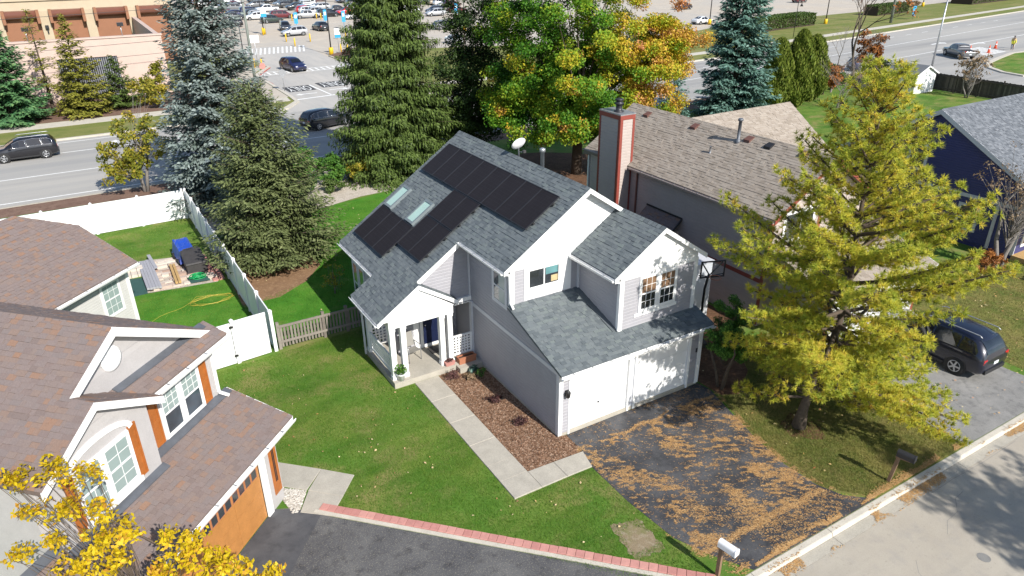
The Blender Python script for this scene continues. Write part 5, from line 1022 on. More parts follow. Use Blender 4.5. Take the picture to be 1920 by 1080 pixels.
for k in range(28): x = -12.15+k*0.2; MB().box(x, x+0.09, 74.12, 74.16, 0.1, 4.2).build('gate_bar', 'steel_bars', gate)
sw_(MB().box(-12.2, -6.6, 74.3, 74.33, 0, 4.3), 'gate_backing', 'dark_metal')
for i, x in enumerate((-14.2, -5.6)):
    f = sw_(MB().tube([(x, 74.25, 6.2), (x, 74.25, 7.2)], 0.05, 6), 'lamp_post', 'galvanised'); MB().box(x-0.3, x+0.3, 74.0, 74.4, 7.2, 7.55).build('floodlight', 'dark_metal', f)
# ================================================================== fences
VF = thing('vinyl_fence', 'white vinyl privacy fence round the left back yard', 'fence', (-6.6, 10.7, 0)); VO = Vector((-6.6, 10.7, 0))
def vf(mb, name, m='white_vinyl', parent=None):
    o = mb.build(name, m, parent or VF)
    if parent is None: o.matrix_parent_inverse = Matrix.Translation(-VO)
    return o
def vinyl_run(a, b, n, h=1.78, last=True):
    a = Vector((*a, 0)); b = Vector((*b, 0)); d = (b-a).normalized(); s = Vector((-d.y, d.x, 0)); L = (b-a).length/n
    for i in range(n+(1 if last else 0)):
        p = a+d*L*i; mb = MB(); mb.bar(p, p+Vector((0, 0, h+0.05)), 0.13, 0.13, tuple(s)); po = vf(mb, 'fence_post')
        MB().add([p+d*x+s*y+Vector((0, 0, h+0.052)) for x, y in ((-0.08, -0.08), (0.08, -0.08), (0.08, 0.08), (-0.08, 0.08))]+[p+Vector((0, 0, h+0.13))], [(0, 1, 4), (1, 2, 4), (2, 3, 4), (3, 0, 4), (3, 2, 1, 0)]).build('post_cap', 'white_vinyl', po)
    for i in range(n):
        p0 = a+d*(L*i+0.07); p1 = a+d*(L*(i+1)-0.07)
        for z, hh in ((0.10, 0.14), (h-0.06, 0.12)): vf(MB().bar(p0+Vector((0, 0, z)), p1+Vector((0, 0, z)), 0.05, hh), 'fence_rail')
        k = max(2, round((p1-p0).length/0.29)); st_ = (p1-p0)/k
        for j in range(k):
            q0 = p0+st_*j+d*0.003; q1 = p0+st_*(j+1)-d*0.003; mb = MB(); m0 = (q0+q1)/2; wd = (q1-q0).length
            mb.bar(m0+Vector((0, 0, 0.17)), m0+Vector((0, 0, h-0.12)), 0.022, wd, tuple(d)); vf(mb, 'fence_board')
vinyl_run((-6.62, 10.72), (-7.02, 29.4), 9); vinyl_run((-7.2, 29.42), (-31.2, 28.9), 10)
vinyl_run((-8.12, 10.56), (-6.75, 10.70), 1, 1.85, False); vinyl_run((-9.7, 10.42), (-8.13, 10.555), 1, 1.80, False)
for z in (0.35, 1.62): vf(MB().box(-8.24, -8.10, 10.44, 10.48, z, z+0.08), 'gate_hinge', 'black_plastic')
PF = thing('picket_fence', 'weathered wooden picket fence between white fence and porch', 'fence', (-6.5, 10.76, 0)); PO = Vector((-6.5, 10.76, 0))
for x in (-6.42, -4.55, -3.55, -2.75):
    MB().box(x-0.06-PO.x, x+0.06-PO.x, -0.05, 0.07, 0, 1.22, rnd.random()).build('post', 'weathered_wood', PF)
for z in (0.28, 0.98): MB().box(0.05, 3.8, -0.055, -0.015, z, z+0.10, rnd.random()).build('rail', 'weathered_wood', PF)
for k in range(27):
    x = 0.16+k*0.136
    h = 1.06+rnd.uniform(-0.02, 0.02); MB().box(x, x+0.082, -0.012, 0.010, 0.08, h, rnd.random()).build('picket', 'weathered_wood', PF)
WF = thing('board_fence', 'dark weathered board fence beside the shed and side street', 'fence', (69.4, 29.2, 0)); 
for k in range(10): MB().box(-0.06, 0.06, -k*2.4-0.06, -k*2.4+0.06, 0, 1.95, rnd.random()).build('post', 'dark_wood', WF)
for z in (0.3, 1.55): MB().box(-0.09, -0.05, -21.6, 0, z, z+0.1, 0.4).build('rail', 'dark_wood', WF)
for k in range(144):
    y = -k*0.15; MB().box(0.0, 0.025, y-0.145, y-0.004, 0.05, 1.8+rnd.uniform(-0.03, 0.03), rnd.random()**2).build('board', 'dark_wood', WF)

# ================================================================== left back yard
pad = MB(); pad.sheet(flat_poly([(-10.55, 19.35), (-7.35, 18.95), (-7.35, 23.0), (-10.45, 23.75)], 0.006)); po_ = pad.build('paver_base', 'gravel_strip'); po_['kind'] = 'structure'
PV = thing('paver_pile', 'rows of loose tan and pink pavers laid out on the yard', 'pavers', (-9.3, 21.3, 0.008))
for r in range(13):
    y = 19.5+r*0.30; x = -10.35+rnd.uniform(0, 0.15); xe = -8.35 if r > 1 else -7.6
    while x < xe:
        L = rnd.uniform(0.28, 0.62); 
        if rnd.random() < 0.88:
            z1 = rnd.choice((0.06, 0.07, 0.14)); w_ = rnd.uniform(0.18, 0.26)
            MB().bar((x-PV.location.x, y-PV.location.y, z1/2), (x+L-PV.location.x, y+rnd.uniform(-0.03, 0.03)-PV.location.y, z1/2), w_, z1, tint=min(1, max(0, rnd.gauss(0.35+0.35*(r > 8 or r < 1), 0.25)))).build('paver', 'paver_stone', PV)
        x += L+rnd.uniform(0.01, 0.05)
WP = thing('white_block_stack', 'pale stone blocks stacked against the brown roofed wing', 'blocks', (-10.9, 22.0, 0))
for r in range(4):
    for c_ in range(3): MB().box(-0.35+c_*0.30, -0.07+c_*0.30, -0.4+r*0.24, -0.18+r*0.24, 0, 0.16+0.1*(r > 1), 0.8+0.2*rnd.random()).build('block', 'paver_stone', WP)
def oriented(pts, z0, z1): return MB().prism(flat_poly(pts, z0), (0, 0, z1-z0))
GB = thing('grey_boards', 'stack of long grey composite boards lying over the pavers', 'boards', (-10.15, 21.2, 0))
for i in range(5):
    a = (-0.32+i*0.13, 1.85+0.03*i); b = (-0.26+i*0.13, -1.85+rnd.uniform(-0.05, 0.05)); MB().bar((a[0], a[1], 0.18+0.012*(i % 2)), (b[0], b[1], 0.18+0.012*(i % 2)), 0.122, 0.10).build('board', 'grey_plank', GB)
MB().bar((0.22, 2.5, 0.27), (0.36, 0.5, 0.25), 0.16, 0.04).build('board', 'grey_plank', GB)
GM = tag(oriented([(-11.14, 21.5), (-10.52, 21.35), (-10.48, 19.30), (-11.17, 19.27)], 0.006, 0.03).build('ground_mat', 'mat_green'), 'dark green ground mat beside the grey boards', 'mat')
LB = thing('lumber_posts', 'two brown timber posts lying side by side on the pavers', 'timber', (-9.05, 20.6, 0.14))
for i in range(2): MB().bar((-0.06+i*0.15, 1.25, 0.06), (-0.10+i*0.15, -1.2, 0.06), 0.12, 0.11).build('post', 'lumber', LB)
RP = thing('red_paver_path', 'red pavers in two rows along the white fence', 'pavers', (-7.45, 20.9, 0))
for i in range(16):
    for j in (0, 1):
        if j == 1 and i > 9: continue
        MB().box(-0.10+j*0.30, 0.16+j*0.30-0.02*j, -1.85+i*0.23, -1.85+i*0.23+0.215, 0.004, 0.07, rnd.random()).build('paver', 'brick_pink', RP)
# blue tarp over a cart
TP = thing('tarp_covered_cart', 'cart covered with a shiny blue tarpaulin', 'cart', (-8.25, 22.5, 0), R(4))
nx, ny = 9, 13; vs = []; rr = random.Random(5)
for j in range(ny):
    for i in range(nx):
        u = i/(nx-1)*2-1; v = j/(ny-1)*2-1; e = max(abs(u)**4, abs(v)**6); z = 1.02*(1-e)**0.25 if e < 1 else 0.0
        z = max(0.28, z*(0.95+0.12*v)); vs.append((0.50*u*(0.94+0.06*(1-z)), 1.05*v, z+rr.uniform(-0.025, 0.025)))
MB().add(vs, [(j*nx+i, j*nx+i+1, (j+1)*nx+i+1, (j+1)*nx+i) for j in range(ny-1) for i in range(nx-1)], smooth=False).build('tarpaulin', 'tarp_blue', TP)
MB().box(-0.44, 0.44, -0.95, 0.95, 0.16, 0.5).build('cart_bed', 'cover_black', TP)
for x, y in ((-0.50, 0.5), (0.50, 0.5), (-0.50, -0.5), (0.50, -0.5)): MB().lathe((x-0.05, y, 0.2), [(0.08, 0), (0.2, 0.0), (0.2, 0.10), (0.08, 0.10)], 14, 'x').build('wheel', 'tyre', TP)
BX = thing('black_storage_bin', 'black lidded storage bin in front of the blue tarp', 'bin', (-8.05, 20.95, 0), R(2))
MB().prism([(-0.46, -0.62, 0.02), (0.46, -0.62, 0.02), (0.46, 0.62, 0.02), (-0.46, 0.62, 0.02)], (0, 0, 0.62)).build('bin_body', 'cover_black', BX)
MB().add([(-0.50, -0.68, 0.60), (0.50, -0.68, 0.60), (0.50, 0.66, 0.88), (-0.50, 0.66, 0.88), (-0.46, -0.62, 0.66), (0.46, -0.62, 0.66), (0.45, 0.60, 0.97), (-0.45, 0.60, 0.97)], [(3, 2, 1, 0), (4, 5, 6, 7), (0, 1, 5, 4), (1, 2, 6, 5), (2, 3, 7, 6), (3, 0, 4, 7)]).build('lid', 'cover_black', BX)
MB().tube([(-0.35, 0.66, 0.92), (-0.3, 0.75, 0.95), (0.4, 0.75, 0.97)], 0.03, 8).build('handle', 'cover_black', BX)
for x in (-0.47, 0.47): MB().box(x-0.03, x+0.03, -0.6, 0.6, 0.15, 0.22).build('side_rib', 'dark_metal', BX)
HM = tag(oriented([(-8.62, 20.15), (-7.72, 20.05), (-7.66, 19.2), (-8.55, 19.28)], 0.07, 0.10).build('hose_mat', 'mat_green'), 'dark mat under the coiled green hose', 'mat')
pts = []
for k in range(150): t = k/149*2*math.pi*7; r_ = 0.13+0.24*((k % 50)/50); pts.append((-8.13+r_*math.cos(t)*1.15, 19.78+r_*math.sin(t), 0.12+0.05*(k//50)))
tag(MB().tube(pts, 0.018, 6).build('garden_hose', 'hose_green'), 'coiled bright green garden hose on a dark mat', 'hose')
pts = [(-11.0+0.35*k, 15.6+0.30*k+0.25*math.sin(k*0.9), 0.02) for k in range(8)]; rr = random.Random(3); c_ = (-8.0, 17.0)
for k in range(46): t = k*0.62; r_ = 0.25+0.28*rr.random(); pts.append((c_[0]+(r_+0.15)*math.cos(t)*1.6, c_[1]+r_*math.sin(t)*1.1, 0.02+0.02*rr.random()))
tag(MB().tube(pts, 0.008, 5).build('extension_cord', 'hose_yellow'), 'tangled yellow cord lying on the fenced lawn', 'cord')

# ================================================================== porch things
CH = thing('patio_chair', 'grey sling patio chair on the front porch', 'chair', (-2.28, 6.88, 0.242), R(8))
for x in (-0.27, 0.27):
    s_ = 'frame_side'; MB().tube([(x, -0.28, 0), (x, -0.27, 0.62), (x, -0.22, 0.66), (x, 0.22, 0.66), (x, 0.26, 0.62)], 0.018, 8).build(s_, 'galvanised', CH)
    MB().tube([(x, 0.20, 0), (x, 0.12, 0.40), (x, 0.34, 1.02)], 0.016, 8).build('rear_leg', 'galvanised', CH); MB().tube([(x, -0.27, 0.42), (x, 0.14, 0.38)], 0.014, 8).build('seat_rail', 'galvanised', CH)
MB().add([(-0.26, -0.27, 0.43), (0.26, -0.27, 0.43), (0.26, 0.0, 0.40), (-0.26, 0.0, 0.40), (0.26, 0.16, 0.40), (-0.26, 0.16, 0.40)], [(0, 1, 2, 3), (3, 2, 4, 5)]).build('seat', 'sling_fabric', CH)
MB().add([(-0.26, 0.16, 0.48), (0.26, 0.16, 0.48), (0.26, 0.25, 0.75), (-0.26, 0.25, 0.75), (0.26, 0.34, 1.02), (-0.26, 0.34, 1.02)], [(0, 1, 2, 3), (3, 2, 4, 5)]).build('backrest', 'sling_fabric', CH)
PL = thing('planter_box', 'long terracotta planter box beneath the porch lattice', 'planter', (-0.52, 5.62, 0.22))
mb = MB(); mb.box(-0.36, 0.36, -0.14, -0.11, 0, 0.26); mb.box(-0.36, 0.36, 0.11, 0.14, 0, 0.26); mb.box(-0.36, -0.33, -0.11, 0.11, 0, 0.26); mb.box(0.33, 0.36, -0.11, 0.11, 0, 0.26); mb.box(-0.33, 0.33, -0.11, 0.11, 0, 0.03); mb.build('box', 'terracotta', PL)
MB().box(-0.33, 0.33, -0.11, 0.11, 0.03, 0.2).build('soil', 'soil', PL); MB().box(-0.38, 0.38, -0.155, -0.105, 0.22, 0.28).build('rim', 'terracotta', PL)
P2 = thing('flower_box', 'small pale box of red flowers at the foot of the porch columns', 'planter', (-1.22, 5.68, 0.242))
MB().add([(-0.17, -0.08, 0), (0.17, -0.08, 0), (0.17, 0.08, 0), (-0.17, 0.08, 0), (-0.21, -0.11, 0.16), (0.21, -0.11, 0.16), (0.21, 0.11, 0.16), (-0.21, 0.11, 0.16)], [(3, 2, 1, 0), (4, 5, 6, 7), (0, 1, 5, 4), (1, 2, 6, 5), (2, 3, 7, 6), (3, 0, 4, 7)]).build('box', 'brick_pink', P2)
P3 = thing('potted_plant', 'green leafy plant in a white pot at the porch corner', 'potted plant', (-3.24, 5.66, 0.242))
MB().lathe((0, 0, 0), [(0.11, 0), (0.16, 0.26), (0.18, 0.27), (0.18, 0.30), (0.14, 0.30), (0.13, 0.24)], 18).build('pot', 'white_vinyl', P3)
DM = tag(MB().box(-1.45, -0.85, 6.75, 7.3, 0.242, 0.256).build('doormat', 'cover_black'), 'dark doormat before the navy front door', 'doormat')
# mailboxes
def mailbox(loc, rz, m, label, lean):
    t = thing('mailbox', label, 'mailbox', loc, rz)
    MB().bar((0, 0, -0.05), (lean, 0, 1.12), 0.10, 0.10).build('post', 'post_wood', t)
    MB().bar((-0.10+lean, 0, 0.98), (0.34+lean, 0, 1.02), 0.09, 0.05).build('support_arm', 'post_wood', t)
    x0, x1 = -0.08+lean, 0.41+lean; prof = [(-0.095, 0), (0.095, 0), (0.095, 0.13)]+[(0.095*math.cos(a), 0.13+0.095*math.sin(a)) for a in [math.pi*k/8 for k in range(1, 8)]]+[(-0.095, 0.13)]
    n = len(prof); vs = [(x0, y, 1.045+z) for y, z in prof]+[(x1, y, 1.045+z) for y, z in prof]
    MB().add(vs, [tuple(range(n))[::-1], tuple(range(n, 2*n))]+[(i, (i+1) % n, n+(i+1) % n, n+i) for i in range(n)], smooth=False).build('box', m, t)
    vs = [(x1+0.001, y*1.06, 1.043+z*1.04) for y, z in prof]+[(x1+0.025, y*1.06, 1.043+z*1.04) for y, z in prof]; MB().add(vs, [tuple(range(n))[::-1], tuple(range(n, 2*n))]+[(i, (i+1) % n, n+(i+1) % n, n+i) for i in range(n)]).build('door', m, t)
    MB().box(0.2+lean, 0.24+lean, 0.099, 0.107, 1.10, 1.20).build('flag', 'paint_red_road', t)
mailbox((7.43, -7.06, 0), R(-78), 'black_plastic', 'black mailbox on a leaning wooden post beside the kerb', 0.12); mailbox((0.28, -6.98, 0), R(-80), 'white_vinyl', 'white mailbox on a wooden post beside the needle strewn driveway', 0.0)
# basketball hoop between the houses, storage cabinet behind the garage
BK = thing('basketball_hoop', 'black basketball hoop standing between the two houses', 'basketball hoop', (8.15, 1.6, 0), R(-20))
MB().tube([(0, 0.5, 0), (0, 0.45, 2.6), (0, 0.25, 3.3)], 0.05, 8).build('pole', 'dark_metal', BK); MB().box(-0.3, 0.3, 0.2, 0.9, 0, 0.2).build('base', 'black_plastic', BK)
frame(PY(0.0, -1), -0.5, 0.5, 3.3, 4.0, 0.05, 0, 0.04).build('backboard_frame', 'dark_metal', BK); pbox(PY(0.02, -1), -0.46, 0.46, 3.34, 3.96, 0, 0.01).build('backboard', 'clear_board', BK)
for a, b in (((-0.5, 0.05, 3.4), (0.0, 0.3, 3.2)), ((0.5, 0.05, 3.4), (0, 0.3, 3.2)), ((-0.42, 0.05, 3.9), (0, 0.2, 3.3)), ((0.42, 0.05, 3.9), (0, 0.2, 3.3))): MB().bar(a, b, 0.04, 0.04).build('brace', 'dark_metal', BK)
MB().tube([(0.22*math.cos(t), -0.30+0.22*math.sin(t), 3.42) for t in [2*math.pi*k/16 for k in range(17)]], 0.015, 6).build('rim', 'terracotta', BK)
CB = thing('recycling_bin', 'green lidded bin tucked behind the garage', 'bin', (6.95, 1.3, 0)); MB().prism([(-0.26, -0.28, 0), (0.26, -0.28, 0), (0.26, 0.28, 0), (-0.26, 0.28, 0)], (0, 0, 0.95)).build('body', 'hose_green', CB); MB().box(-0.3, 0.3, -0.32, 0.32, 0.95, 1.03).build('lid', 'hose_green', CB)
SD = thing('storage_cabinet', 'tall pale grey storage cabinet between the two houses', 'cabinet', (9.3, 3.6, 0)); MB().box(-0.42, 0.42, -0.55, 0.8, 0, 3.05).build('body', 'grey_trim', SD); MB().box(-0.47, 0.47, -0.6, 0.85, 3.05, 3.12).build('lid', 'grey_trim', SD)

# ================================================================== vehicles
def car_meshes(kind):
    """stations along x: (x, sill z, belt z, roof z, half width at sill, belt, roof). Front is +x."""
    if kind == 'suv':
        L = [(-2.32, .48, .74, .77, .66, .74, .60), (-2.27, .38, .96, 1.02, .82, .85, .66), (-2.14, .32, 1.06, 1.28, .89, .90, .63), (-1.88, .29, 1.09, 1.54, .92, .92, .60), (-1.45, .27, 1.08, 1.64, .93, .93, .60), (-0.75, .26, 1.05, 1.68, .93, .93, .60), (0.0, .26, 1.02, 1.66, .93, .93, .60), (0.45, .26, 1.01, 1.55, .92, .92, .61), (0.95, .26, 1.01, 1.24, .92, .91, .68), (1.25, .26, .99, 1.05, .92, .90, .72), (1.75, .28, .92, .97, .91, .86, .68), (2.10, .32, .80, .86, .86, .80, .58), (2.27, .42, .66, .70, .72, .68, .5)]
        win = dict(side=[(-1.98, -1.32), (-1.25, -0.30), (-0.22, 0.66)], wx=(0.50, 1.12), rx=(-2.22, -1.82), wheels=(-1.38, 1.40), r=.36)
    elif kind == 'van':
        L = [(-2.48, .42, .80, .84, .74, .80, .68), (-2.42, .32, 1.00, 1.20, .90, .92, .74), (-2.25, .28, 1.06, 1.62, .95, .96, .70), (-1.95, .26, 1.08, 1.72, .96, .97, .70), (-0.9, .24, 1.06, 1.77, .96, .98, .72), (0.2, .24, 1.02, 1.75, .96, .98, .72), (0.75, .24, 1.00, 1.62, .96, .97, .72), (1.30, .24, .99, 1.26, .95, .95, .74), (1.62, .26, .97, 1.04, .95, .93, .74), (2.05, .28, .86, .92, .92, .88, .66), (2.38, .32, .72, .78, .86, .80, .58), (2.50, .42, .62, .66, .72, .66, .5)]
        win = dict(side=[(-2.10, -1.20), (-1.12, -0.05), (0.05, 1.0)], wx=(0.80, 1.52), rx=(-2.40, -2.10), wheels=(-1.50, 1.55), r=.35)
    elif kind == 'sedan':
        L = [(-2.38, .42, .78, .82, .68, .74, .62), (-2.30, .32, .94, .99, .84, .85, .70), (-1.75, .26, .97, 1.04, .90, .89, .70), (-1.30, .25, .96, 1.22, .91, .90, .66), (-0.75, .24, .94, 1.42, .91, .90, .60), (0.0, .24, .92, 1.45, .91, .90, .60), (0.40, .24, .91, 1.36, .91, .90, .60), (0.95, .24, .91, 1.08, .91, .89, .68), (1.20, .25, .90, .96, .90, .88, .72), (1.80, .27, .82, .87, .89, .85, .66), (2.20, .32, .70, .75, .84, .78, .58), (2.36, .42, .60, .63, .70, .66, .5)]
        win = dict(side=[(-1.25, -0.40), (-0.32, 0.62)], wx=(0.42, 1.08), rx=(-1.60, -0.85), wheels=(-1.40, 1.40), r=.33)
    else:  # pickup
        L = [(-2.85, .55, .90, .92, .84, .88, .84), (-2.80, .50, 1.10, 1.12, .93, .94, .90), (-1.60, .42, 1.12, 1.14, .95, .96, .92), (-1.05, .40, 1.13, 1.15, .95, .96, .92), (-0.98, .40, 1.13, 1.60, .95, .96, .72), (-0.70, .38, 1.12, 1.80, .95, .96, .70), (0.3, .38, 1.10, 1.83, .95, .96, .70), (0.72, .38, 1.10, 1.74, .95, .96, .70), (1.30, .38, 1.10, 1.30, .95, .95, .76), (1.55, .40, 1.10, 1.16, .95, .94, .80), (2.40, .44, 1.05, 1.10, .94, .92, .78), (2.75, .50, .92, .96, .90, .86, .70), (2.85, .56, .76, .80, .80, .76, .62)]
        win = dict(side=[(-0.86, -0.02), (0.06, 0.98)], wx=(0.80, 1.46), rx=(-1.02, -0.80), wheels=(-1.85, 1.80), r=.42)
    def section(s):
        x, z0, zb, zr, w0, wb, wr = s
        half = [(w0*0.86, z0), (w0, z0+0.10), (wb+0.015, z0+(zb-z0)*0.62), (wb, zb), (wr+0.05*(zr-zb > .15), zr-0.05*(zr-zb)), (wr*0.72, zr+0.02*(zr-zb > .15)), (0, zr+0.035*(zr-zb > .15)+0.012)]
        return [(x, y, z) for y, z in half]+[(x, -y, z) for y, z in half[-2::-1]]
    secs = [section(s) for s in L]; n = len(secs[0]); mb = MB(); vs = [p for s in secs for p in s]
    fs = [(i*n+k, (i+1)*n+k, (i+1)*n+k+1, i*n+k+1) for i in range(len(L)-1) for k in range(n-1)]+[((i)*n+n-1, (i+1)*n+n-1, (i+1)*n, i*n) for i in range(len(L)-1)]+[tuple(range(n)), tuple(range((len(L)-1)*n, len(L)*n))[::-1]]
    mb.add(vs, fs, smooth=True)
    def at(x):
        for a, b in zip(L[:-1], L[1:]):
            if a[0] <= x <= b[0]:
                t = (x-a[0])/(b[0]-a[0]); return [a[i]+(b[i]-a[i])*t for i in range(7)]
        return L[-1]
    def sp(x, f, sgn, out=0.012):   # a point on the greenhouse side, f = 0 belt .. 1 roof edge
        s = at(x); y = s[5]+(s[6]+0.05-s[5])*f; z = s[2]+(s[3]-0.05*(s[3]-s[2])-s[2])*f; return (x, sgn*(y+out), z+out*0.3)
    sides = []
    for a, b in win['side']:
        for sg in (1, -1):
            m_ = (a+b)/2; q = []
            ta = 0.88 if at(a)[3]-at(a)[2] > 0.3 else 0.2; tb = 0.88 if at(b)[3]-at(b)[2] > 0.3 else 0.2
            q = [sp(a, .08, sg), sp(m_, .08, sg), sp(b, .08, sg), sp(b, tb, sg), sp(m_, .9, sg), sp(a, ta, sg)]
            sides.append(MB().add(q, [(0, 1, 4, 5), (1, 2, 3, 4)] if sg > 0 else [(5, 4, 1, 0), (4, 3, 2, 1)]))
    def cross(x, k=0.80, dz=0.02):
        s = at(x); return [(x, s[6]*k*t, s[3]+dz+0.02*(1-abs(t))) for t in (-1, -0.5, 0, 0.5, 1)]
    def glass(x0, x1, up):
        r = [cross(x0+(x1-x0)*i/3, 0.92) for i in range(4)]; d = 0.014
        r = [[(x+(d if up else -d), y, z) for x, y, z in q] for q in r]; v = [p for q in r for p in q]
        return MB().add(v, [(i*5+k, i*5+k+1, (i+1)*5+k+1, (i+1)*5+k) for i in range(3) for k in range(4)], smooth=True)
    out = dict(body=mb, sides=sides, wind=glass(*win['wx'], True), rear=glass(*win['rx'], False), wheels=win['wheels'], r=win['r'], L=L, at=at, kind=kind)
    return out
CARM = {}
def build_car(kind):
    c = car_meshes(kind); D_ = {}
    D_['body'] = c['body'].mesh('body', None)
    D_['sides'] = [s.mesh('side_window', 'car_glass') for s in c['sides']]; D_['wind'] = c['wind'].mesh('windscreen', 'car_glass'); D_['rear'] = c['rear'].mesh('rear_window', 'car_glass')
    r = c['r']; D_['tyre'] = MB().lathe((0, 0, 0), [(r*.62, -.115), (r*.95, -.115), (r, -.09), (r, .09), (r*.95, .115), (r*.62, .115)], 22, 'y').mesh('tyre', 'tyre')
    mb = MB(); mb.lathe((0, 0, 0), [(r*.66, -.108), (r*.63, -.122), (r*.58, -.118), (r*.56, -.085)], 22, 'y')
    for k in range(5):
        a = 2*math.pi*k/5; mb.bar((0, -.112, 0), (r*.6*math.cos(a), -.112, r*.6*math.sin(a)), r*.17, .03, (0, 1, 0))
    mb.lathe((0, 0, 0), [(r*.15, -.10), (r*.15, -.13)], 10, 'y'); D_['rim'] = mb.mesh('rim', 'rim')
    D_['arch'] = MB().lathe((0, 0, 0), [(r*1.16, -.02), (r*1.16, .02)], 22, 'y').mesh('wheel_arch', 'black_plastic')
    f = c['L'][-3]; b = c['L'][1]
    xf = c['L'][-2][0]; xb = c['L'][1][0]
    D_['head'] = MB().box(xf-0.22, xf+0.10, -0.13, 0.13, c['L'][-2][2]-0.10, c['L'][-2][2]+0.03).mesh('headlight', 'head_clear')
    D_['tail'] = MB().box(xb-0.02, xb+0.20, -0.11, 0.11, c['L'][1][2]-0.16, c['L'][1][2]+0.02).mesh('taillight', 'tail_red')
    D_['plate'] = MB().box(c['L'][0][0]-0.012, c['L'][0][0]+0.1, -0.15, 0.15, 0.66, 0.78).mesh('licence_plate', 'plate')
    D_['grille'] = MB().box(xf-0.05, c['L'][-1][0]+0.01, -0.42, 0.42, 0.50, 0.64).mesh('grille', 'black_plastic')
    D_['bump'] = MB().box(c['L'][0][0]-0.03, c['L'][0][0]+0.3, -0.66, 0.66, 0.36, 0.52).mesh('bumper', 'black_plastic')
    D_['sill'] = MB().box(c['wheels'][0]+r*1.2, c['wheels'][1]-r*1.2, -0.94, 0.94, 0.24, 0.36).mesh('sill', 'black_plastic')
    D_['mirror'] = MB().box(0.78, 0.98, -0.10, 0.10, 1.02, 1.14).mesh('mirror', 'black_plastic')
    D_['rail'] = MB().tube([(-1.9, 0, 1.70), (-1.8, 0, 1.765), (0.2, 0, 1.765), (0.35, 0, 1.70)], 0.02, 6).mesh('roof_rail', 'galvanised')
    D_['bedtop'] = MB().box(-2.72, -1.10, -0.80, 0.80, 1.11, 1.165).mesh('cargo_bed', 'black_plastic')
    mt = MB()
    for s_ in c['sides']:
        v = [Vector(p) for p in s_.v]; mt.tube([v[k_] for k_ in (0, 2, 3, 4, 5, 0)], 0.014, 5)
    D_['trim'] = mt.mesh('window_trim', 'chrome')
    D_['c'] = c; return D_
nm = dict(suv='parked_suv', van='parked_minivan', sedan='parked_sedan', pickup='parked_pickup'); catn = dict(suv='suv', van='minivan', sedan='car', pickup='pickup truck')
def put_car(kind, color, x, y, rz, label, group=None, z=-0.132, full=True, name=None, rails=False, trimmed=False):
    if kind not in CARM: CARM[kind] = build_car(kind)
    D_ = CARM[kind]; c = D_['c']; t = thing(name or nm[kind], label, catn[kind], (x, y, z), rz, group)
    o = link('body', D_['body'], t)
    if not D_['body'].materials: D_['body'].materials.append(MATS['paint_black'])
    o.material_slots[0].link = 'OBJECT'; o.material_slots[0].material = MATS['paint_'+color]
    link('windscreen', D_['wind'], t); link('rear_window', D_['rear'], t)
    for m_ in D_['sides']: link('side_window', m_, t)
    w0 = c['L'][4][4]
    for wx in c['wheels']:
        for sg in (1, -1):
            a = link('wheel', D_['tyre'], t, (wx, sg*(w0-0.085), c['r'])); ri = link('rim', D_['rim'], a)
            if sg > 0: a.rotation_euler = (0, 0, math.pi)
            ar = link('wheel_arch', D_['arch'], t, (wx, sg*(w0-0.012), c['r']+0.03))
    if full:
        for sg in (1, -1):
            link('headlight', D_['head'], t, (0, sg*0.60, 0)); link('taillight', D_['tail'], t, (0, sg*0.72, 0)); mi = link('mirror', D_['mirror'], t, (0, sg*1.0, 0))
            mi.material_slots[0].link = 'OBJECT'; mi.material_slots[0].material = MATS['paint_'+color]
        link('licence_plate', D_['plate'], t); link('grille', D_['grille'], t); link('sill', D_['sill'], t)
        if kind != 'pickup': link('bumper', D_['bump'], t)
    if trimmed: link('window_trim', D_['trim'], t)
    if kind == 'pickup': link('cargo_bed', D_['bedtop'], t)
    if rails:
        for sg in (1, -1): link('roof_rail', D_['rail'], t, (0, sg*0.62, 0))
    return t
# near ones
put_car('suv', 'darkblue', 15.95, -3.25, R(90), 'dark navy car parked in the grey driveway, tail to the street', None, 0.014, True, rails=True)
put_car('suv', 'black', -15.75, 51.15, R(181), 'black car driving left on the boulevard at the picture edge', None, -0.118, True, 'moving_suv', rails=True, trimmed=True)
put_car('suv', 'black', 7.73, 48.85, R(17), 'black car crossing the boulevard below the lot entrance', None, -0.118, True, 'moving_suv', trimmed=True)
put_car('suv', 'navy', 14.0, 82.2, R(-78), 'blue car leaving the lot over the crosswalk', None, -0.114, True, 'moving_suv')
put_car('pickup', 'grey', 96.2, 41.6, R(58), 'grey pickup waiting at the side street crossing', None, -0.118, True, 'moving_pickup')
put_car('suv', 'navy', 75.6, 41.6, R(-20), 'dark blue car half hidden behind the garden shed roof', None, -0.118, True, 'moving_suv')
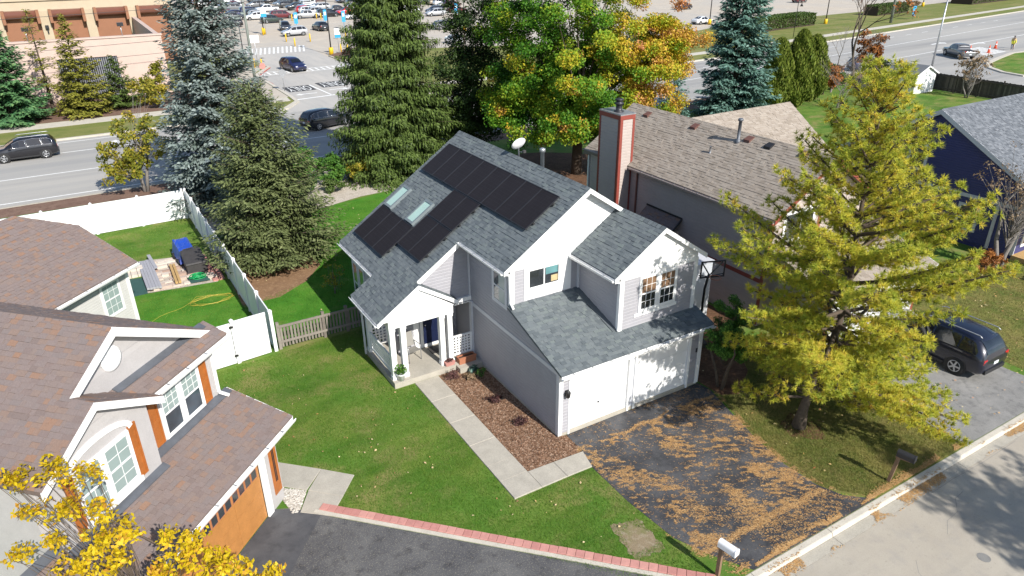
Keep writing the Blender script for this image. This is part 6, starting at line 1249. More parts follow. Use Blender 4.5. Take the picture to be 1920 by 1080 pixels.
# the parking lot, seen from far: row by row
lot = [('suv', 'silver', 25.0, 121.2, 183, 'silver car by the yellow bollards at the lot entrance'), ('suv', 'charcoal', 26.0, 130.8, 262, 'dark car with open hatch behind the silver car'), ('suv', 'black', 31.6, 127.0, 95, 'black car driving away up the lot aisle'),
 ('suv', 'white', 26.2, 156.0, 180, 'white car left of the maroon minivan'), ('suv', 'green', 27.5, 147.0, 5, 'dark green car in front of the white car'), ('van', 'maroon', 31.8, 155.5, 2, 'maroon minivan between white and silver cars'),
 ('pickup', 'white', 33.0, 174.0, 185, 'white pickup at the back of the left row'), ('pickup', 'silver', 36.6, 152.5, 0, 'silver pickup beside the yellow bollard pair'), ('suv', 'sky', 40.2, 170.0, 92, 'light blue car parked nose away'), ('van', 'black', 41.6, 153.2, 2, 'black minivan next to the red pickup'),
 ('pickup', 'red', 47.0, 155.0, 178, 'bright red pickup truck'), ('sedan', 'white', 44.9, 144.8, 183, 'white sedan in front of the red pickup'), ('sedan', 'navy', 49.8, 146.5, 0, 'navy sedan beside the white sedan'), ('suv', 'silver', 50.5, 164.0, 180, 'silver car behind the red pickup'),
 ('suv', 'charcoal', 22.0, 158.0, 0, 'charcoal car by the double yellow bollards on the left'), ('suv', 'black', 18.4, 143.0, 175, 'black car at the left edge of the lot, half behind the blue spruce'), ('van', 'grey', 27.5, 183.0, 0, 'grey minivan in the far left row'), ('suv', 'grey', 34.0, 190.0, 180, 'grey car in the far left row'),
 ('suv', 'charcoal', 41.0, 184.0, 0, 'charcoal car far back beside a white pickup'), ('pickup', 'white', 44.6, 181.0, 90, 'white pickup far back with its tail to us'), ('suv', 'maroon', 48.5, 192.0, 0, 'maroon car in the far middle row'), ('sedan', 'black', 43.0, 196.0, 180, 'black sedan in the far middle row'),
 ('suv', 'black', 56.0, 180.0, 88, 'black car far back with cart corral beside it'), ('sedan', 'silver', 60.0, 176.0, 5, 'silver sedan far right of the red pickup'), ('suv', 'white', 63.0, 186.0, 180, 'white car far right of the red pickup'), ('suv', 'steelblue', 58.0, 168.0, 0, 'steel blue car near the middle of the lot'), ('suv', 'charcoal', 67.0, 177.0, 90, 'charcoal car beside the tall middle spruce'), ('sedan', 'white', 70.5, 180.0, 92, 'white sedan beside the tall middle spruce'),
 ('suv', 'silver', 62.5, 141.0, 178, 'silver car in the gap beside the tall middle spruce'), ('suv', 'charcoal', 65.5, 147.5, 180, 'charcoal car behind the silver car in the gap'), ('sedan', 'maroon', 70.5, 146.0, 0, 'maroon sedan at the right end of the gap'), ('sedan', 'white', 60.0, 150.0, 175, 'white sedan at the left end of the gap'),
 ('suv', 'grey', 52.3, 115.2, 0, 'grey car on the aisle behind the spruce gap'), ('sedan', 'white', 44.0, 95.0, 88, 'white car hidden low between spruce and maple'), ('suv', 'charcoal', 58.4, 120.5, 170, 'charcoal car beside the maple crown'), ('sedan', 'white', 98.8, 94.2, 5, 'white sedan left of the right hand spruce'), ('suv', 'darkblue', 119.0, 121.0, 3, 'dark blue car above the orange maple leaves'), ('suv', 'maroon', 158.0, 119.0, 5, 'dark red car at the top edge behind the right spruce'),
 ('suv', 'charcoal', 20.0, 176.0, 0, 'charcoal car at the far left corner of the lot'), ('sedan', 'steelblue', 26.0, 194.0, 180, 'steel blue sedan in the last visible row'), ('suv', 'white', 31.0, 204.0, 0, 'white car in the last visible row'), ('suv', 'black', 38.0, 207.0, 180, 'black car in the last visible row'), ('sedan', 'red', 55.0, 203.0, 0, 'red sedan in the last visible row'), ('suv', 'tan', 47.0, 208.0, 0, 'tan car in the last visible row'), ('suv', 'silver', 63.0, 200.0, 180, 'silver car in the last visible row'), ('suv', 'black', 71.0, 196.0, 0, 'black car right of the last visible row')]
for k, (kd, cl, x, y, a, lab) in enumerate(lot): put_car(kd, cl, x, y, R(a+rnd.uniform(-3, 3)), lab, 'cars in the parking lot', -0.133, y < 150)
# the packed far columns: each car told by its column and its place in it
cols = ['white', 'black', 'silver', 'grey', 'charcoal', 'navy', 'white', 'maroon', 'silver', 'steelblue', 'black', 'red', 'grey', 'tan']
units = ['', 'first', 'second', 'third', 'fourth', 'fifth', 'sixth', 'seventh', 'eighth', 'ninth', 'tenth', 'eleventh', 'twelfth', 'thirteenth', 'fourteenth', 'fifteenth', 'sixteenth', 'seventeenth', 'eighteenth', 'nineteenth', 'twentieth']
def ordword(n): return units[n] if n <= 20 else 'twenty '+units[n-20]
FAR = {}
def far_car(kind, color, x, y, rz, label):
    if kind not in FAR:
        c = CARM.setdefault(kind, build_car(kind))['c']; mb = MB()
        for s_ in c['sides']+[c['wind'], c['rear']]: mb.add(s_.v, s_.f)
        FAR[kind] = mb.mesh('windows', 'car_glass')
    D_ = CARM[kind]; c = D_['c']; t = thing(nm[kind], label, catn[kind], (x, y, -0.133), rz, 'cars in the parking lot')
    if not D_['body'].materials: D_['body'].materials.append(MATS['paint_black'])
    o = link('body', D_['body'], t); o.material_slots[0].link = 'OBJECT'; o.material_slots[0].material = MATS['paint_'+color]; link('windows', FAR[kind], t)
    for wx in c['wheels']:
        for sg in (1, -1): link('wheel', D_['tyre'], t, (wx, sg*(c['L'][4][4]-0.085), c['r']))
for ci, xc in enumerate((22.6, 28.0, 40.5, 46.0, 58.5, 64.0, 76.5)):
    kept = 0
    for i in range(27):
        y = 160.5+i*3.0; x = xc+0.05*i+rnd.uniform(-0.3, 0.3); r_ = rnd.random(); kd = rnd.choice(('suv', 'suv', 'sedan', 'van', 'suv', 'pickup')); cl = rnd.choice(cols)
        if r_ < 0.20 or any(abs(x-c_[2]) < 5.0 and abs(y-c_[3]) < 2.6 for c_ in lot): continue
        kept += 1; far_car(kd, cl, x, y, R((0, 180)[rnd.random() < 0.5]+rnd.uniform(-3, 3)), '%s %s, %s from the front in the %s far column of parked cars' % (cl.replace('steelblue', 'steel blue'), catn[kd] if kd != 'suv' else 'car', ordword(kept), units[ci+1]))

# ================================================================== poles, bollards, signs, wires
def ordlabel(i): return ordn[i]
def bollard(x, y, lab, h=1.35): 
    t = thing('bollard', lab, 'bollard', (x, y, -0.135), group='yellow bollards in the parking lot'); MB().lathe((0, 0, 0), [(0.11, 0), (0.11, h-0.05), (0.06, h)], 10).build('sleeve', 'paint_yellow', t); MB().lathe((0, 0, 0), [(0.16, 0), (0.16, 0.03)], 10).build('footing', 'concrete', t)
bl = [(24.35, 166.2, 'yellow bollard, back one of the pair at the far left'), (24.4, 163, 'yellow bollard, front one of the pair at the far left'), (21.4, 163.6, 'yellow bollard left of the far left pair'), (21.0, 147.2, 'yellow bollard beside the green utility pole'), (20.4, 125, 'yellow bollard beside the yellow lamp base on the left'), (21.4, 113.2, 'yellow bollard in front of the silver car nose'), (20.9, 106.1, 'leaning-looking yellow bollard at the crosswalk corner'), (24.8, 110.8, 'yellow bollard behind the silver car'), (32.2, 148.7, 'yellow bollard left of the silver pickup'), (32.9, 147.9, 'second yellow bollard left of the silver pickup'), (37.7, 149.1, 'yellow bollard right of the silver pickup'), (38.3, 147.9, 'second yellow bollard right of the silver pickup'), (29.9, 111.8, 'yellow bollard left of the lamp island pair'), (31.0, 110.7, 'yellow bollard right of the lamp island pair'), (24.7, 94.6, 'yellow bollard, left one in the planted island'), (25.3, 93.3, 'yellow bollard, middle one in the planted island'), (27.0, 93.2, 'yellow bollard, right one in the planted island'), (10.05, 86.7, 'yellow bollard under the left stop sign'), (10.8, 85.8, 'yellow bollard beside the left stop sign'), (38.0, 100.5, 'yellow bollard at the edge of the tall middle spruce')]
for b_ in bl: bollard(*b_)
def lightpole(x, y, lab, h=9.0, base=True, head=0.9):
    t = thing('lot_lamp', lab, 'lamp post', (x, y, -0.12), group='dark lamp posts of the parking lot')
    if base: MB().lathe((0, 0, 0), [(0.33, 0), (0.33, 0.98), (0.28, 1.03)], 14).build('base', 'paint_yellow', t)
    MB().lathe((0, 0, 0.0), [(0.10, 0.9 if base else 0), (0.07, h)], 8).build('pole', 'dark_metal', t); MB().box(-0.2, head, -0.25, 0.25, h-0.05, h+0.12).build('lamp_head', 'dark_metal', t)
for p_ in ((22.9, 93.8, 'dark lamp post on yellow base in the planted island'), (20.9, 126.6, 'dark lamp post on yellow base left of the silver car'), (117.6, 79.9, 'dark lamp post on yellow base right of the long hedge'), (99.0, 92.4, 'dark lamp post on yellow base behind the right hand spruce'), (170, 92.5, 'dark lamp post on yellow base by the dry grasses'), (53.8, 110.0, 'dark lamp post in the gap right of the tall spruce')): lightpole(*p_)
LP_ = thing('lot_lamp', 'thin dark lamp post beside the green utility pole', 'lamp post', (9.38, 89.3, -0.01), group='dark lamp posts of the parking lot'); MB().lathe((0, 0, 0), [(0.08, 0), (0.06, 6.2)], 8).build('pole', 'dark_metal', LP_); MB().box(-0.4, 0.3, -0.15, 0.15, 6.1, 6.35).build('lamp_head', 'dark_metal', LP_)
SL = thing('street_lamp', 'grey street lamp with one long arm at the side street', 'street lamp', (84.5, 38.3, -0.1)); MB().lathe((0, 0, 0), [(0.13, 0), (0.08, 8.6)], 10).build('pole', 'galvanised', SL); MB().tube([(0, 0, 8.55), (0.6, -0.2, 8.75), (3.6, -1.6, 9.6)], 0.06, 8).build('arm', 'galvanised', SL); MB().box(3.4, 4.3, -1.95, -1.55, 9.55, 9.72).build('lamp_head', 'sign_white', SL)
GO = thing('gooseneck_lamp', 'thin dark gooseneck lamp on the grass by the hedge', 'street lamp', (94.6, 68.6, 0)); MB().tube([(0, 0, 0), (0, 0, 5.4)]+[(0.45-0.45*math.cos(a), 0, 5.4+0.45*math.sin(a)) for a in [math.pi*k/8 for k in range(1, 9)]], 0.05, 8).build('pole', 'dark_metal', GO); MB().lathe((0.9, 0, 4.9), [(0.28, 0), (0.1, 0.35), (0.05, 0.5)], 12).build('shade', 'dark_metal', GO)
UP = thing('utility_pole', 'tall grey green utility pole by the lot entrance', 'utility pole', (5.66, 66.4, 0)); MB().lathe((0, 0, 0), [(0.16, 0), (0.11, 13.5)], 10).build('pole', 'pole_green', UP)
for z in (9.5, 11.0, 12.6): MB().lathe((0, 0, z), [(0.2, 0), (0.2, 0.15)], 8).build('bracket', 'insulator', UP)
UQ = thing('utility_pole', 'green utility pole behind the rust leaved tree', 'utility pole', (129.2, 73.8, 0)); MB().lathe((0, 0, 0), [(0.28, 0), (0.2, 14)], 10).build('pole', 'pole_green', UQ)
def wire(a, b, sag, lab, r=0.02):
    a = Vector(a); b = Vector(b); pts = []
    for k in range(25): t = k/24; p = a.lerp(b, t); p.z -= sag*4*t*(1-t); pts.append(p)
    tag(MB().tube(pts, r, 5).build('overhead_wire', 'dark_metal'), lab, 'wire', 'overhead wires along the boulevard')
wire((5.66, 66.4, 9.55), (-60, 65.4, 9.2), 0.5, 'upper of the dark wires crossing the left spruces'); wire((5.66, 66.4, 6.6), (-60, 65.4, 6.1), 0.4, 'middle dark wire crossing the pale pink wall'); wire((5.66, 66.4, 5.4), (-60, 65.4, 5.0), 0.4, 'lower dark wire crossing the pale pink wall'); wire((5.66, 66.4, 9.6), (129.2, 73.8, 9.8), 1.6, 'dark wire running right from the utility pole')
def sign(x, y, h, wd, hh, m, lab, shape='box', rz=0.0, txt=None, z=-0.05, name='sign'):
    t = thing(name, lab, 'sign', (x, y, z), rz); MB().lathe((0, 0, 0), [(0.04, 0), (0.04, h)], 6).build('post', 'galvanised', t)
    if shape == 'box': MB().box(-wd/2, wd/2, -0.07, -0.045, h-hh, h).build('panel', m, t)
    else:
        n = 8 if shape == 'oct' else 20; MB().lathe((0, -0.05, h-wd/2), [(wd/2, -0.012), (wd/2, 0.012)], n, 'y').build('panel', m, t)
    return t
sign(8.13, 73.3, 2.5, 0.75, 0.75, 'brick_pink', 'brown backed stop sign seen from behind at the lot exit', 'oct'); sign(9.0, 67.9, 2.4, 0.8, 0.8, 'galvanised', 'round grey sign seen from behind by the ONLY marking', 'round')
s = sign(10.4, 86.2, 4.2, 1.2, 0.95, 'sign_white', 'white square sign on two yellow footed posts at the crosswalk'); 
s2 = sign(24.0, 93.4, 3.6, 0.9, 1.3, 'sign_white', 'white and blue sign on the island lamp post'); MB().box(-0.45, 0.45, -0.075, -0.071, 2.3, 2.75).build('blue_panel', 'sign_blue', s2)
s3 = sign(28.2, 92.6, 3.4, 0.9, 0.9, 'sign_white', 'white square sign at the right of the planted island')
s4 = sign(21.0, 125.4, 4.6, 1.0, 1.6, 'sign_white', 'white and blue sign on the left lamp post'); MB().box(-0.5, 0.5, -0.075, -0.071, 3.0, 3.6).build('blue_panel', 'sign_blue', s4)
for i, (x, y, lab) in enumerate(((36.3, 126.8, 'tall blue banner sign right of the black car'), (40.6, 127.3, 'tall blue banner sign at the edge of the tall spruce'), (62.3, 130.2, 'tall blue banner sign in the gap right of the tall spruce'), (27.6, 128.6, 'blue sign behind the silver car'), (34.2, 131.5, 'blue sign behind the black car'))):
    t = thing('banner_sign', lab, 'sign', (x, y, -0.13), group='blue signs in the parking lot'); MB().lathe((0, 0, 0), [(0.3, 0), (0.3, 0.12)], 10).build('foot', 'concrete', t); MB().lathe((0, 0, 0.1), [(0.05, 0), (0.05, 3.3)], 8).build('post', 'sign_blue', t); MB().box(-0.35, 0.35, -0.06, 0.0, 1.3, 3.3).build('panel', 'sign_blue', t); MB().box(-0.2, 0.2, -0.066, -0.061, 2.3, 2.9).build('emblem', 'sign_white', t)
sign(139.0, 75.5, 2.6, 1.0, 1.9, 'sign_blue', 'blue sign on the grass left of the far hedge'); sign(76.2, 21.3, 2.4, 0.5, 0.6, 'galvanised', 'small grey sign on a post beyond the board fence', rz=R(70)); sign(95.0, 24, 2.4, 0.5, 0.6, 'galvanised', 'small grey sign on the grass corner', rz=R(70))
HY = thing('fire_hydrant', 'small pale hydrant by the island kerb', 'hydrant', (23.2, 84.6, 0)); MB().lathe((0, 0, 0), [(0.16, 0), (0.16, 0.06), (0.11, 0.08), (0.11, 0.5), (0.15, 0.52), (0.13, 0.64), (0.03, 0.74)], 12).build('barrel', 'hydrant', HY); MB().tube([(-0.18, 0, 0.4), (0.18, 0, 0.4)], 0.06, 8).build('outlet', 'hydrant', HY)
for i, (x, y, lab) in enumerate(((101.6, 43.0, 'orange traffic cone, left one of the near pair'), (104.0, 41.6, 'orange traffic cone, right one of the near pair'), (109.6, 43.6, 'orange traffic cone beside the two road workers'))):
    t = thing('traffic_cone', lab, 'traffic cone', (x, y, -0.118), group='traffic cones on the crossing'); MB().box(-0.24, 0.24, -0.24, 0.24, 0, 0.05).build('base', 'cone_orange', t); MB().lathe((0, 0, 0.05), [(0.19, 0), (0.16, 0.25), (0.09, 0.75), (0.04, 1.0)], 14).build('cone', 'cone_orange', t); MB().lathe((0, 0, 0.05), [(0.148, 0.45), (0.115, 0.62)], 14).build('band', 'sign_white', t)
# two people on the crossing
def person(loc, rz, label, top, low, pose):
    t = thing('person', label, 'person', loc, rz)
    v = {'pel': (0, 0, .95), 'chest': (pose*0.10, 0, 1.30), 'neck': (pose*0.16, 0, 1.48), 'lh': (0, .10, .92), 'lk': (0.06+pose*.03, .12, .50), 'la': (0, .12, .08), 'lt': (.16, .13, .04), 'rh': (0, -.10, .92), 'rk': (0.05, -.12, .50), 'ra': (-.04, -.12, .08), 'rt': (.12, -.13, .04), 'ls': (pose*.12, .20, 1.42), 'le': (pose*.10+.06, .27, 1.14), 'lw': (pose*.1+.26, .20, .98), 'lf': (pose*.1+.34, .18, .95), 'rs': (pose*.12, -.20, 1.42), 're': (pose*.10+.02, -.27, 1.13), 'rw': (pose*.1+.20, -.22, .92), 'rf': (pose*.1+.27, -.2, .88), 'hb': (pose*.18, 0, 1.56), 'hd': (pose*.20+.02, 0, 1.70)}
    rad = dict(pel=.16, chest=.17, neck=.065, lh=.10, lk=.065, la=.05, lt=.045, rh=.10, rk=.065, ra=.05, rt=.045, ls=.075, le=.052, lw=.038, lf=.03, rs=.075, re=.052, rw=.038, rf=.03, hb=.085, hd=.10)
    E_ = [('pel', 'chest'), ('chest', 'neck'), ('neck', 'hb'), ('hb', 'hd'), ('pel', 'lh'), ('lh', 'lk'), ('lk', 'la'), ('la', 'lt'), ('pel', 'rh'), ('rh', 'rk'), ('rk', 'ra'), ('ra', 'rt'), ('chest', 'ls'), ('ls', 'le'), ('le', 'lw'), ('lw', 'lf'), ('chest', 'rs'), ('rs', 're'), ('re', 'rw'), ('rw', 'rf')]
    ks = list(v); me = bpy.data.meshes.new('body'); me.from_pydata([v[k_] for k_ in ks], [(ks.index(a), ks.index(b)) for a, b in E_], []); o = link('body', me, t)
    md = o.modifiers.new('skin', 'SKIN'); 
    for i_, k_ in enumerate(ks): me.skin_vertices[0].data[i_].radius = (rad[k_], rad[k_]); me.skin_vertices[0].data[i_].use_root = (k_ == 'pel')
    sub = o.modifiers.new('sub', 'SUBSURF'); sub.levels = 1; sub.render_levels = 1; me.materials.append(MATS['skin'])
    MB().lathe((pose*.05, 0, .86), [(.19, 0), (.20, .22), (.23, .5), (.14, .62)], 14).build('jacket', top, t)
    for s_ in (1, -1):
        MB().tube([(0, s_*.10, .92), (0.05, s_*.12, .5), (0, s_*.12, .10)], [.115, .085, .07], 10).build('trouser_leg', low, t); MB().tube([(pose*.12, s_*.20, 1.42), (pose*.10+.04, s_*.27, 1.14), (pose*.1+.22, s_*.21, .96)], [.09, .07, .055], 8).build('sleeve', top, t)
    MB().lathe((pose*.20+.0, 0, 1.70), [(.125, -.02), (.13, .03), (.10, .10), (.03, .13)], 12).build('hair', 'cloth_dark', t)
person((109.6, 41.2, -0.118), R(200), 'person in a yellow safety vest bending beside the traffic cone', 'vest_yellow', 'cloth_grey', 1.6); person((111.6, 42.2, -0.118), R(190), 'person in a tan jacket standing behind the yellow vest worker', 'cloth_tan', 'cloth_dark', 0.3)
# ================================================================== vegetation
def nrm(v): return v/(np.linalg.norm(v, axis=-1, keepdims=True)+1e-9)
def spruce(label, loc, h, r, m, seed, z0=0.4, dens=1.0, droop=0.12, card=(0.30, 0.13), group=None, power=0.85, hang=0.0, name='spruce_tree', sparse=0.0, lean=(0, 0), whorl=0.30, nb=9, tip=0.25, fine=0.17):
    g = np.random.default_rng(seed); t = thing(name, label, 'tree', loc, group=group)
    axis = lambda z: np.array([lean[0]*z/h, lean[1]*z/h, z])
    tr = MB(); tr.tube([tuple(axis(h*k/8)) for k in range(9)], [max(0.02, 0.018*h*(1-k/8.4)) for k in range(9)], 8)
    C, D, N, T, L_, W_ = [], [], [], [], [], []
    z = z0
    while z < h-0.15:
        f = (z-z0)/(h-z0); Lz = r*(1-f)**power
        n = max(3, int(nb*(0.55+0.45*(1-f))*dens+g.random()))
        for b in range(n):
            if g.random() < sparse*(1-f): continue
            az = 2*math.pi*(b+g.random()*0.9)/n; L = Lz*g.uniform(0.72, 1.10)*(1-0.12*math.sin(3*az+seed))+0.12
            out = np.array([math.cos(az), math.sin(az), 0.0]); side = np.array([-out[1], out[0], 0.0])
            e1 = 0.55*f**1.2+0.08-droop; e2 = -droop*0.6+tip*0.22
            zz_ = z+g.uniform(-0.5, 0.5)*whorl*1.3; base = axis(max(0.1, zz_)); e1 += g.uniform(-0.10, 0.10)
            P = lambda q: base+out*(L*q)+np.array([0, 0, 1.0])*(L*(e1*q+e2*q*q))
            if b % 2 == 0 and L > 0.5: tr.tube([tuple(P(0)), tuple(P(0.5)), tuple(P(0.95))], [0.012+0.010*L, 0.012+0.005*L, 0.006], 4, cap=False)
            q = 0.16
            while q < 1.0:
                tl = 0.46*L*(1-q)**0.75*min(1.0, q*2.4)+0.10
                for sg in (-1, 1):
                    dirn = out*0.62+side*sg*0.78; k = max(1, int(tl/fine))
                    for j in range(k):
                        u = (j+0.35+0.3*g.random())/k; p = P(q)+dirn*tl*u+np.array([0, 0, -0.22*tl*u*u])+g.normal(0, 1, 3)*np.array([0.04, 0.04, 0.10])
                        C.append(p); D.append(dirn+out*0.3+np.array([0, 0, -0.25-hang*0.7*g.random()])+g.normal(0, 0.22, 3)); N.append(np.array([0, 0, 1])+g.normal(0, 0.42, 3)+out*0.25)
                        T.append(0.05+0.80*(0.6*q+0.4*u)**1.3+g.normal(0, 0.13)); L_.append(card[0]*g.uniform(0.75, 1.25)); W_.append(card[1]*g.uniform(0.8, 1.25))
                        if hang > 0 and g.random() < hang:
                            C.append(p+np.array([0, 0, -0.14])); D.append(np.array([0, 0, -1])+g.normal(0, 0.25, 3)+out*0.2); N.append(out+g.normal(0, 0.5, 3)); T.append(0.35+g.normal(0, 0.15)); L_.append(card[0]*1.15); W_.append(card[1]*0.9)
                q += max(0.045, fine/max(L, 0.3))
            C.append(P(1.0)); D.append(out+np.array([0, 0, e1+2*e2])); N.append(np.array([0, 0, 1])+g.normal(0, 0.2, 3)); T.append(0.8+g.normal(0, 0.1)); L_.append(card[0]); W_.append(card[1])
        z += whorl*(0.75+0.5*g.random())*(0.65+0.5*(1-f))
    for k in range(14):
        a = g.random()*6.28; zz_ = h-0.5+0.5*g.random(); C.append(axis(zz_)); D.append(np.array([0.4*math.cos(a), 0.4*math.sin(a), 1])); N.append(np.array([math.cos(a), math.sin(a), 0.2])); T.append(0.7); L_.append(card[0]); W_.append(card[1]*0.8)
    tr.build('trunk', 'bark', t)
    cards('crown', m, C, D, N, np.array(L_), np.array(W_), T, t)
    return t

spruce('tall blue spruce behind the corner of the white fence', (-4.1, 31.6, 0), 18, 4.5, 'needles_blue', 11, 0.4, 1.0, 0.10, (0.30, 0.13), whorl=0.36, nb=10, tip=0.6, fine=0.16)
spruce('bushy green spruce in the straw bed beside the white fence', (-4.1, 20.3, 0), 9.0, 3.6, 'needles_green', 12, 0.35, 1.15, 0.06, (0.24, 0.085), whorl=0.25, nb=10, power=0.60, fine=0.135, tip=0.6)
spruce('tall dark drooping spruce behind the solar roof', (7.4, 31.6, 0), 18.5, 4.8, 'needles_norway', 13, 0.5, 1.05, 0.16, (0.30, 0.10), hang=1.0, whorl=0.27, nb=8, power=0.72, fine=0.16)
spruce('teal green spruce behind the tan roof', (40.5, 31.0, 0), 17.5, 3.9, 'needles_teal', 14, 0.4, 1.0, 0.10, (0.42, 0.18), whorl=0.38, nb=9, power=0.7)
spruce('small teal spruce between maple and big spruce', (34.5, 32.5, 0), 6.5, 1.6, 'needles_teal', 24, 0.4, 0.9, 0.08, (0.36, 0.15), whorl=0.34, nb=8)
spruce('dense bright green spruce at the left picture edge', (-17.0, 66.5, 0), 9.8, 4.0, 'needles_kelly', 15, 0.3, 1.0, 0.06, (0.42, 0.18), whorl=0.36, nb=9, group='spruces before the store')
spruce('thin half bare spruce before the store', (-13.5, 68.0, 0), 9.6, 2.0, 'needles_olive', 16, 1.2, 0.8, 0.10, (0.34, 0.12), sparse=0.75, whorl=0.45, nb=8, group='spruces before the store')
spruce('olive spruce in the middle before the store gate', (-10.8, 66.3, 0), 9.2, 3.0, 'needles_olive', 17, 0.4, 0.95, 0.06, (0.38, 0.16), whorl=0.40, nb=9, power=1.0, group='spruces before the store')
spruce('low dark spruce at the right end of the store bed', (-7.4, 68.0, 0), 5.0, 2.4, 'needles_norway', 18, 0.3, 0.95, 0.06, (0.36, 0.15), whorl=0.36, nb=9, group='spruces before the store')
spruce('small dark spruce right of the barred gate', (-4.6, 69.5, 0), 2.8, 1.3, 'needles_norway', 19, 0.2, 0.9, 0.06, (0.34, 0.14), whorl=0.34, nb=8, group='spruces before the store')

def pine(label, loc, path, seed, scale=1.0, name='pine_tree', keepz=1.35):
    """white pine: open tiers of long limbs, needle tufts at the twig ends"""
    g = np.random.default_rng(seed); t = thing(name, label, 'tree', loc)
    path = np.array(path, float); zs = path[:, 2]; h = zs[-1]
    ax = lambda z: np.array([np.interp(z, zs, path[:, 0]), np.interp(z, zs, path[:, 1]), z])
    tr = MB(); k = 16; tr.tube([tuple(ax(h*i/k)) for i in range(k+1)], [max(0.025, (0.25 if i == 0 else 0.165)*scale*(1-i/(k+0.6))) for i in range(k+1)], 10)
    PC, PD, PT = [], [], []
    z = keepz; low = [(1.25, -0.15), (1.45, -0.75), (1.7, 0.45), (1.55, -1.15), (1.9, -0.45), (2.3, 2.2), (2.0, 1.2), (1.6, -0.95), (2.2, 0.1), (2.5, 3.0), (2.9, 3.5), (3.3, 2.75), (3.9, 3.15), (4.5, 2.6), (5.0, 3.0), (5.6, 2.8), (3.1, 3.9)]
    while z < h-0.2:
        f = (z-keepz)/(h-keepz); Lz = float(np.interp(f, [0, 0.12, 0.28, 0.5, 0.68, 0.85, 1.0], [3.7, 4.7, 4.5, 3.2, 2.0, 1.1, 0.4]))*scale
        n = 7; a0 = g.random()*6.28
        for b in range(n+(len(low) if z == keepz else 0)):
            az = a0+2*math.pi*(b+0.55*g.random())/n; L = Lz*g.uniform(0.62, 1.06)*(1-0.30*max(0.0, -math.sin(az))*(f < 0.30))
            out = np.array([math.cos(az), math.sin(az), 0.0]); side = np.array([-out[1], out[0], 0.0])
            drop = 0.0
            if b >= n: az = low[b-n][1]; L = g.uniform(3.4, 4.3); out = np.array([math.cos(az), math.sin(az), 0.0]); side = np.array([-out[1], out[0], 0.0]); drop = 0.13 if low[b-n][0] < 2.4 else 0.0; L *= 1.05 if low[b-n][0] < 4 else 0.86
            elif z < 2.9 and -0.84*out[0]-0.54*out[1] > 0.50: continue
            L *= 1+0.16*(-0.9*out[0]-0.3*out[1])*(z > 2.0)
            if z < 4.5 and -0.55*out[0]+0.83*out[1] > 0.55: L *= 0.62
            e1 = 0.05+0.75*f+g.uniform(-0.12, 0.10)-0.16*(f < 0.3); e2 = 0.10+0.15*g.random(); e1 -= drop; e2 -= drop*0.8
            base = ax(z+g.uniform(-0.18, 0.18) if b < n else low[b-n][0]+0.5); bend = side*g.uniform(-0.25, 0.25)
            P = lambda q: base+out*(L*q)+bend*(L*q*q)+np.array([0, 0, 1.0])*(L*(e1*q+e2*q*q))
            tr.tube([tuple(P(q)) for q in (0, 0.25, 0.5, 0.75, 0.97)], [0.014+0.016*L*s_ for s_ in (1, 0.8, 0.55, 0.32, 0.1)], 5, cap=False)
            q = 0.26
            while q <= 1.0:
                tl = (0.16+0.42*L*(1.05-q)*min(1, q*1.6))*g.uniform(0.7, 1.15); tl = min(tl, 1.5)
                for sg in (-1, 1):
                    d = out*g.uniform(0.5, 0.9)+side*sg*g.uniform(0.5, 0.9)+np.array([0, 0, g.uniform(0.05, 0.38)]); d = nrm(d); p0 = P(q)
                    tr.tube([tuple(p0), tuple(p0+d*tl)], [0.012, 0.005], 3, cap=False)
                    m_ = max(3, int(tl/0.075))
                    for j in range(m_):
                        u = 0.22+0.78*(j+g.random()*0.8)/m_; off_ = g.normal(0, 0.075, 3)+np.array([0, 0, 0.04])
                        PC.append(p0+d*tl*u+off_); PD.append(d+np.array([0, 0, 0.35])+g.normal(0, 0.35, 3)); PT.append(0.38+0.30*(1-u)+0.05*(z/h)+g.normal(0, 0.13)+0.10*math.sin(7*az+z*2.1))
                q += 0.26/max(L, 0.5)
            for _ in range(4): PC.append(P(1.0)+g.normal(0, 0.07, 3)); PD.append(out+np.array([0, 0, 0.6])+g.normal(0, 0.3, 3)); PT.append(0.35+g.normal(0, 0.1))
        z += (0.54+0.28*g.random())*(1.0-0.40*f)*scale
    for _ in range(30): PC.append(ax(h)+np.array([0, 0, -0.35])+g.normal(0, 0.16, 3)); PD.append(np.array([0, 0, 1])+g.normal(0, 0.4, 3)); PT.append(0.3)
    PC = np.array(PC); PD = nrm(np.array(PD)); PT = np.array(PT); nn = 22
    C = np.repeat(PC, nn, 0); D = nrm(np.repeat(PD, nn, 0)*0.55+nrm(g.normal(0, 1, (len(C), 3)))*0.75+np.array([0, 0, 0.12])); N = g.normal(0, 0.6, C.shape)+np.array([-0.1, -0.75, 0.8])
    tr.build('trunk', 'bark', t); cards('crown', 'needles_pine', C, D, N, g.uniform(0.11, 0.19, len(C)), g.uniform(0.016, 0.026, len(C)), np.repeat(PT, nn)+g.normal(0, 0.07, len(C)), t, shape='tri')
    return t
pine_path = [(0, 0, -0.05), (0.12, 0.0, 1.2), (0.50, -0.22, 3.0), (0.78, -0.25, 4.8), (0.72, -0.1, 7.6), (0.82, 0.0, 11.6)]
PT_ = pine('large yellow green white pine between driveway and street', (7.34, -3.79, 0), pine_path, 21)
P2_ = copy_tree(PT_); P2_.location = (11.0, -22.5, -0.12); P2_.rotation_euler = (0, 0, 2.1); P2_['label'] = 'white pine across the street whose shadow falls over the road'

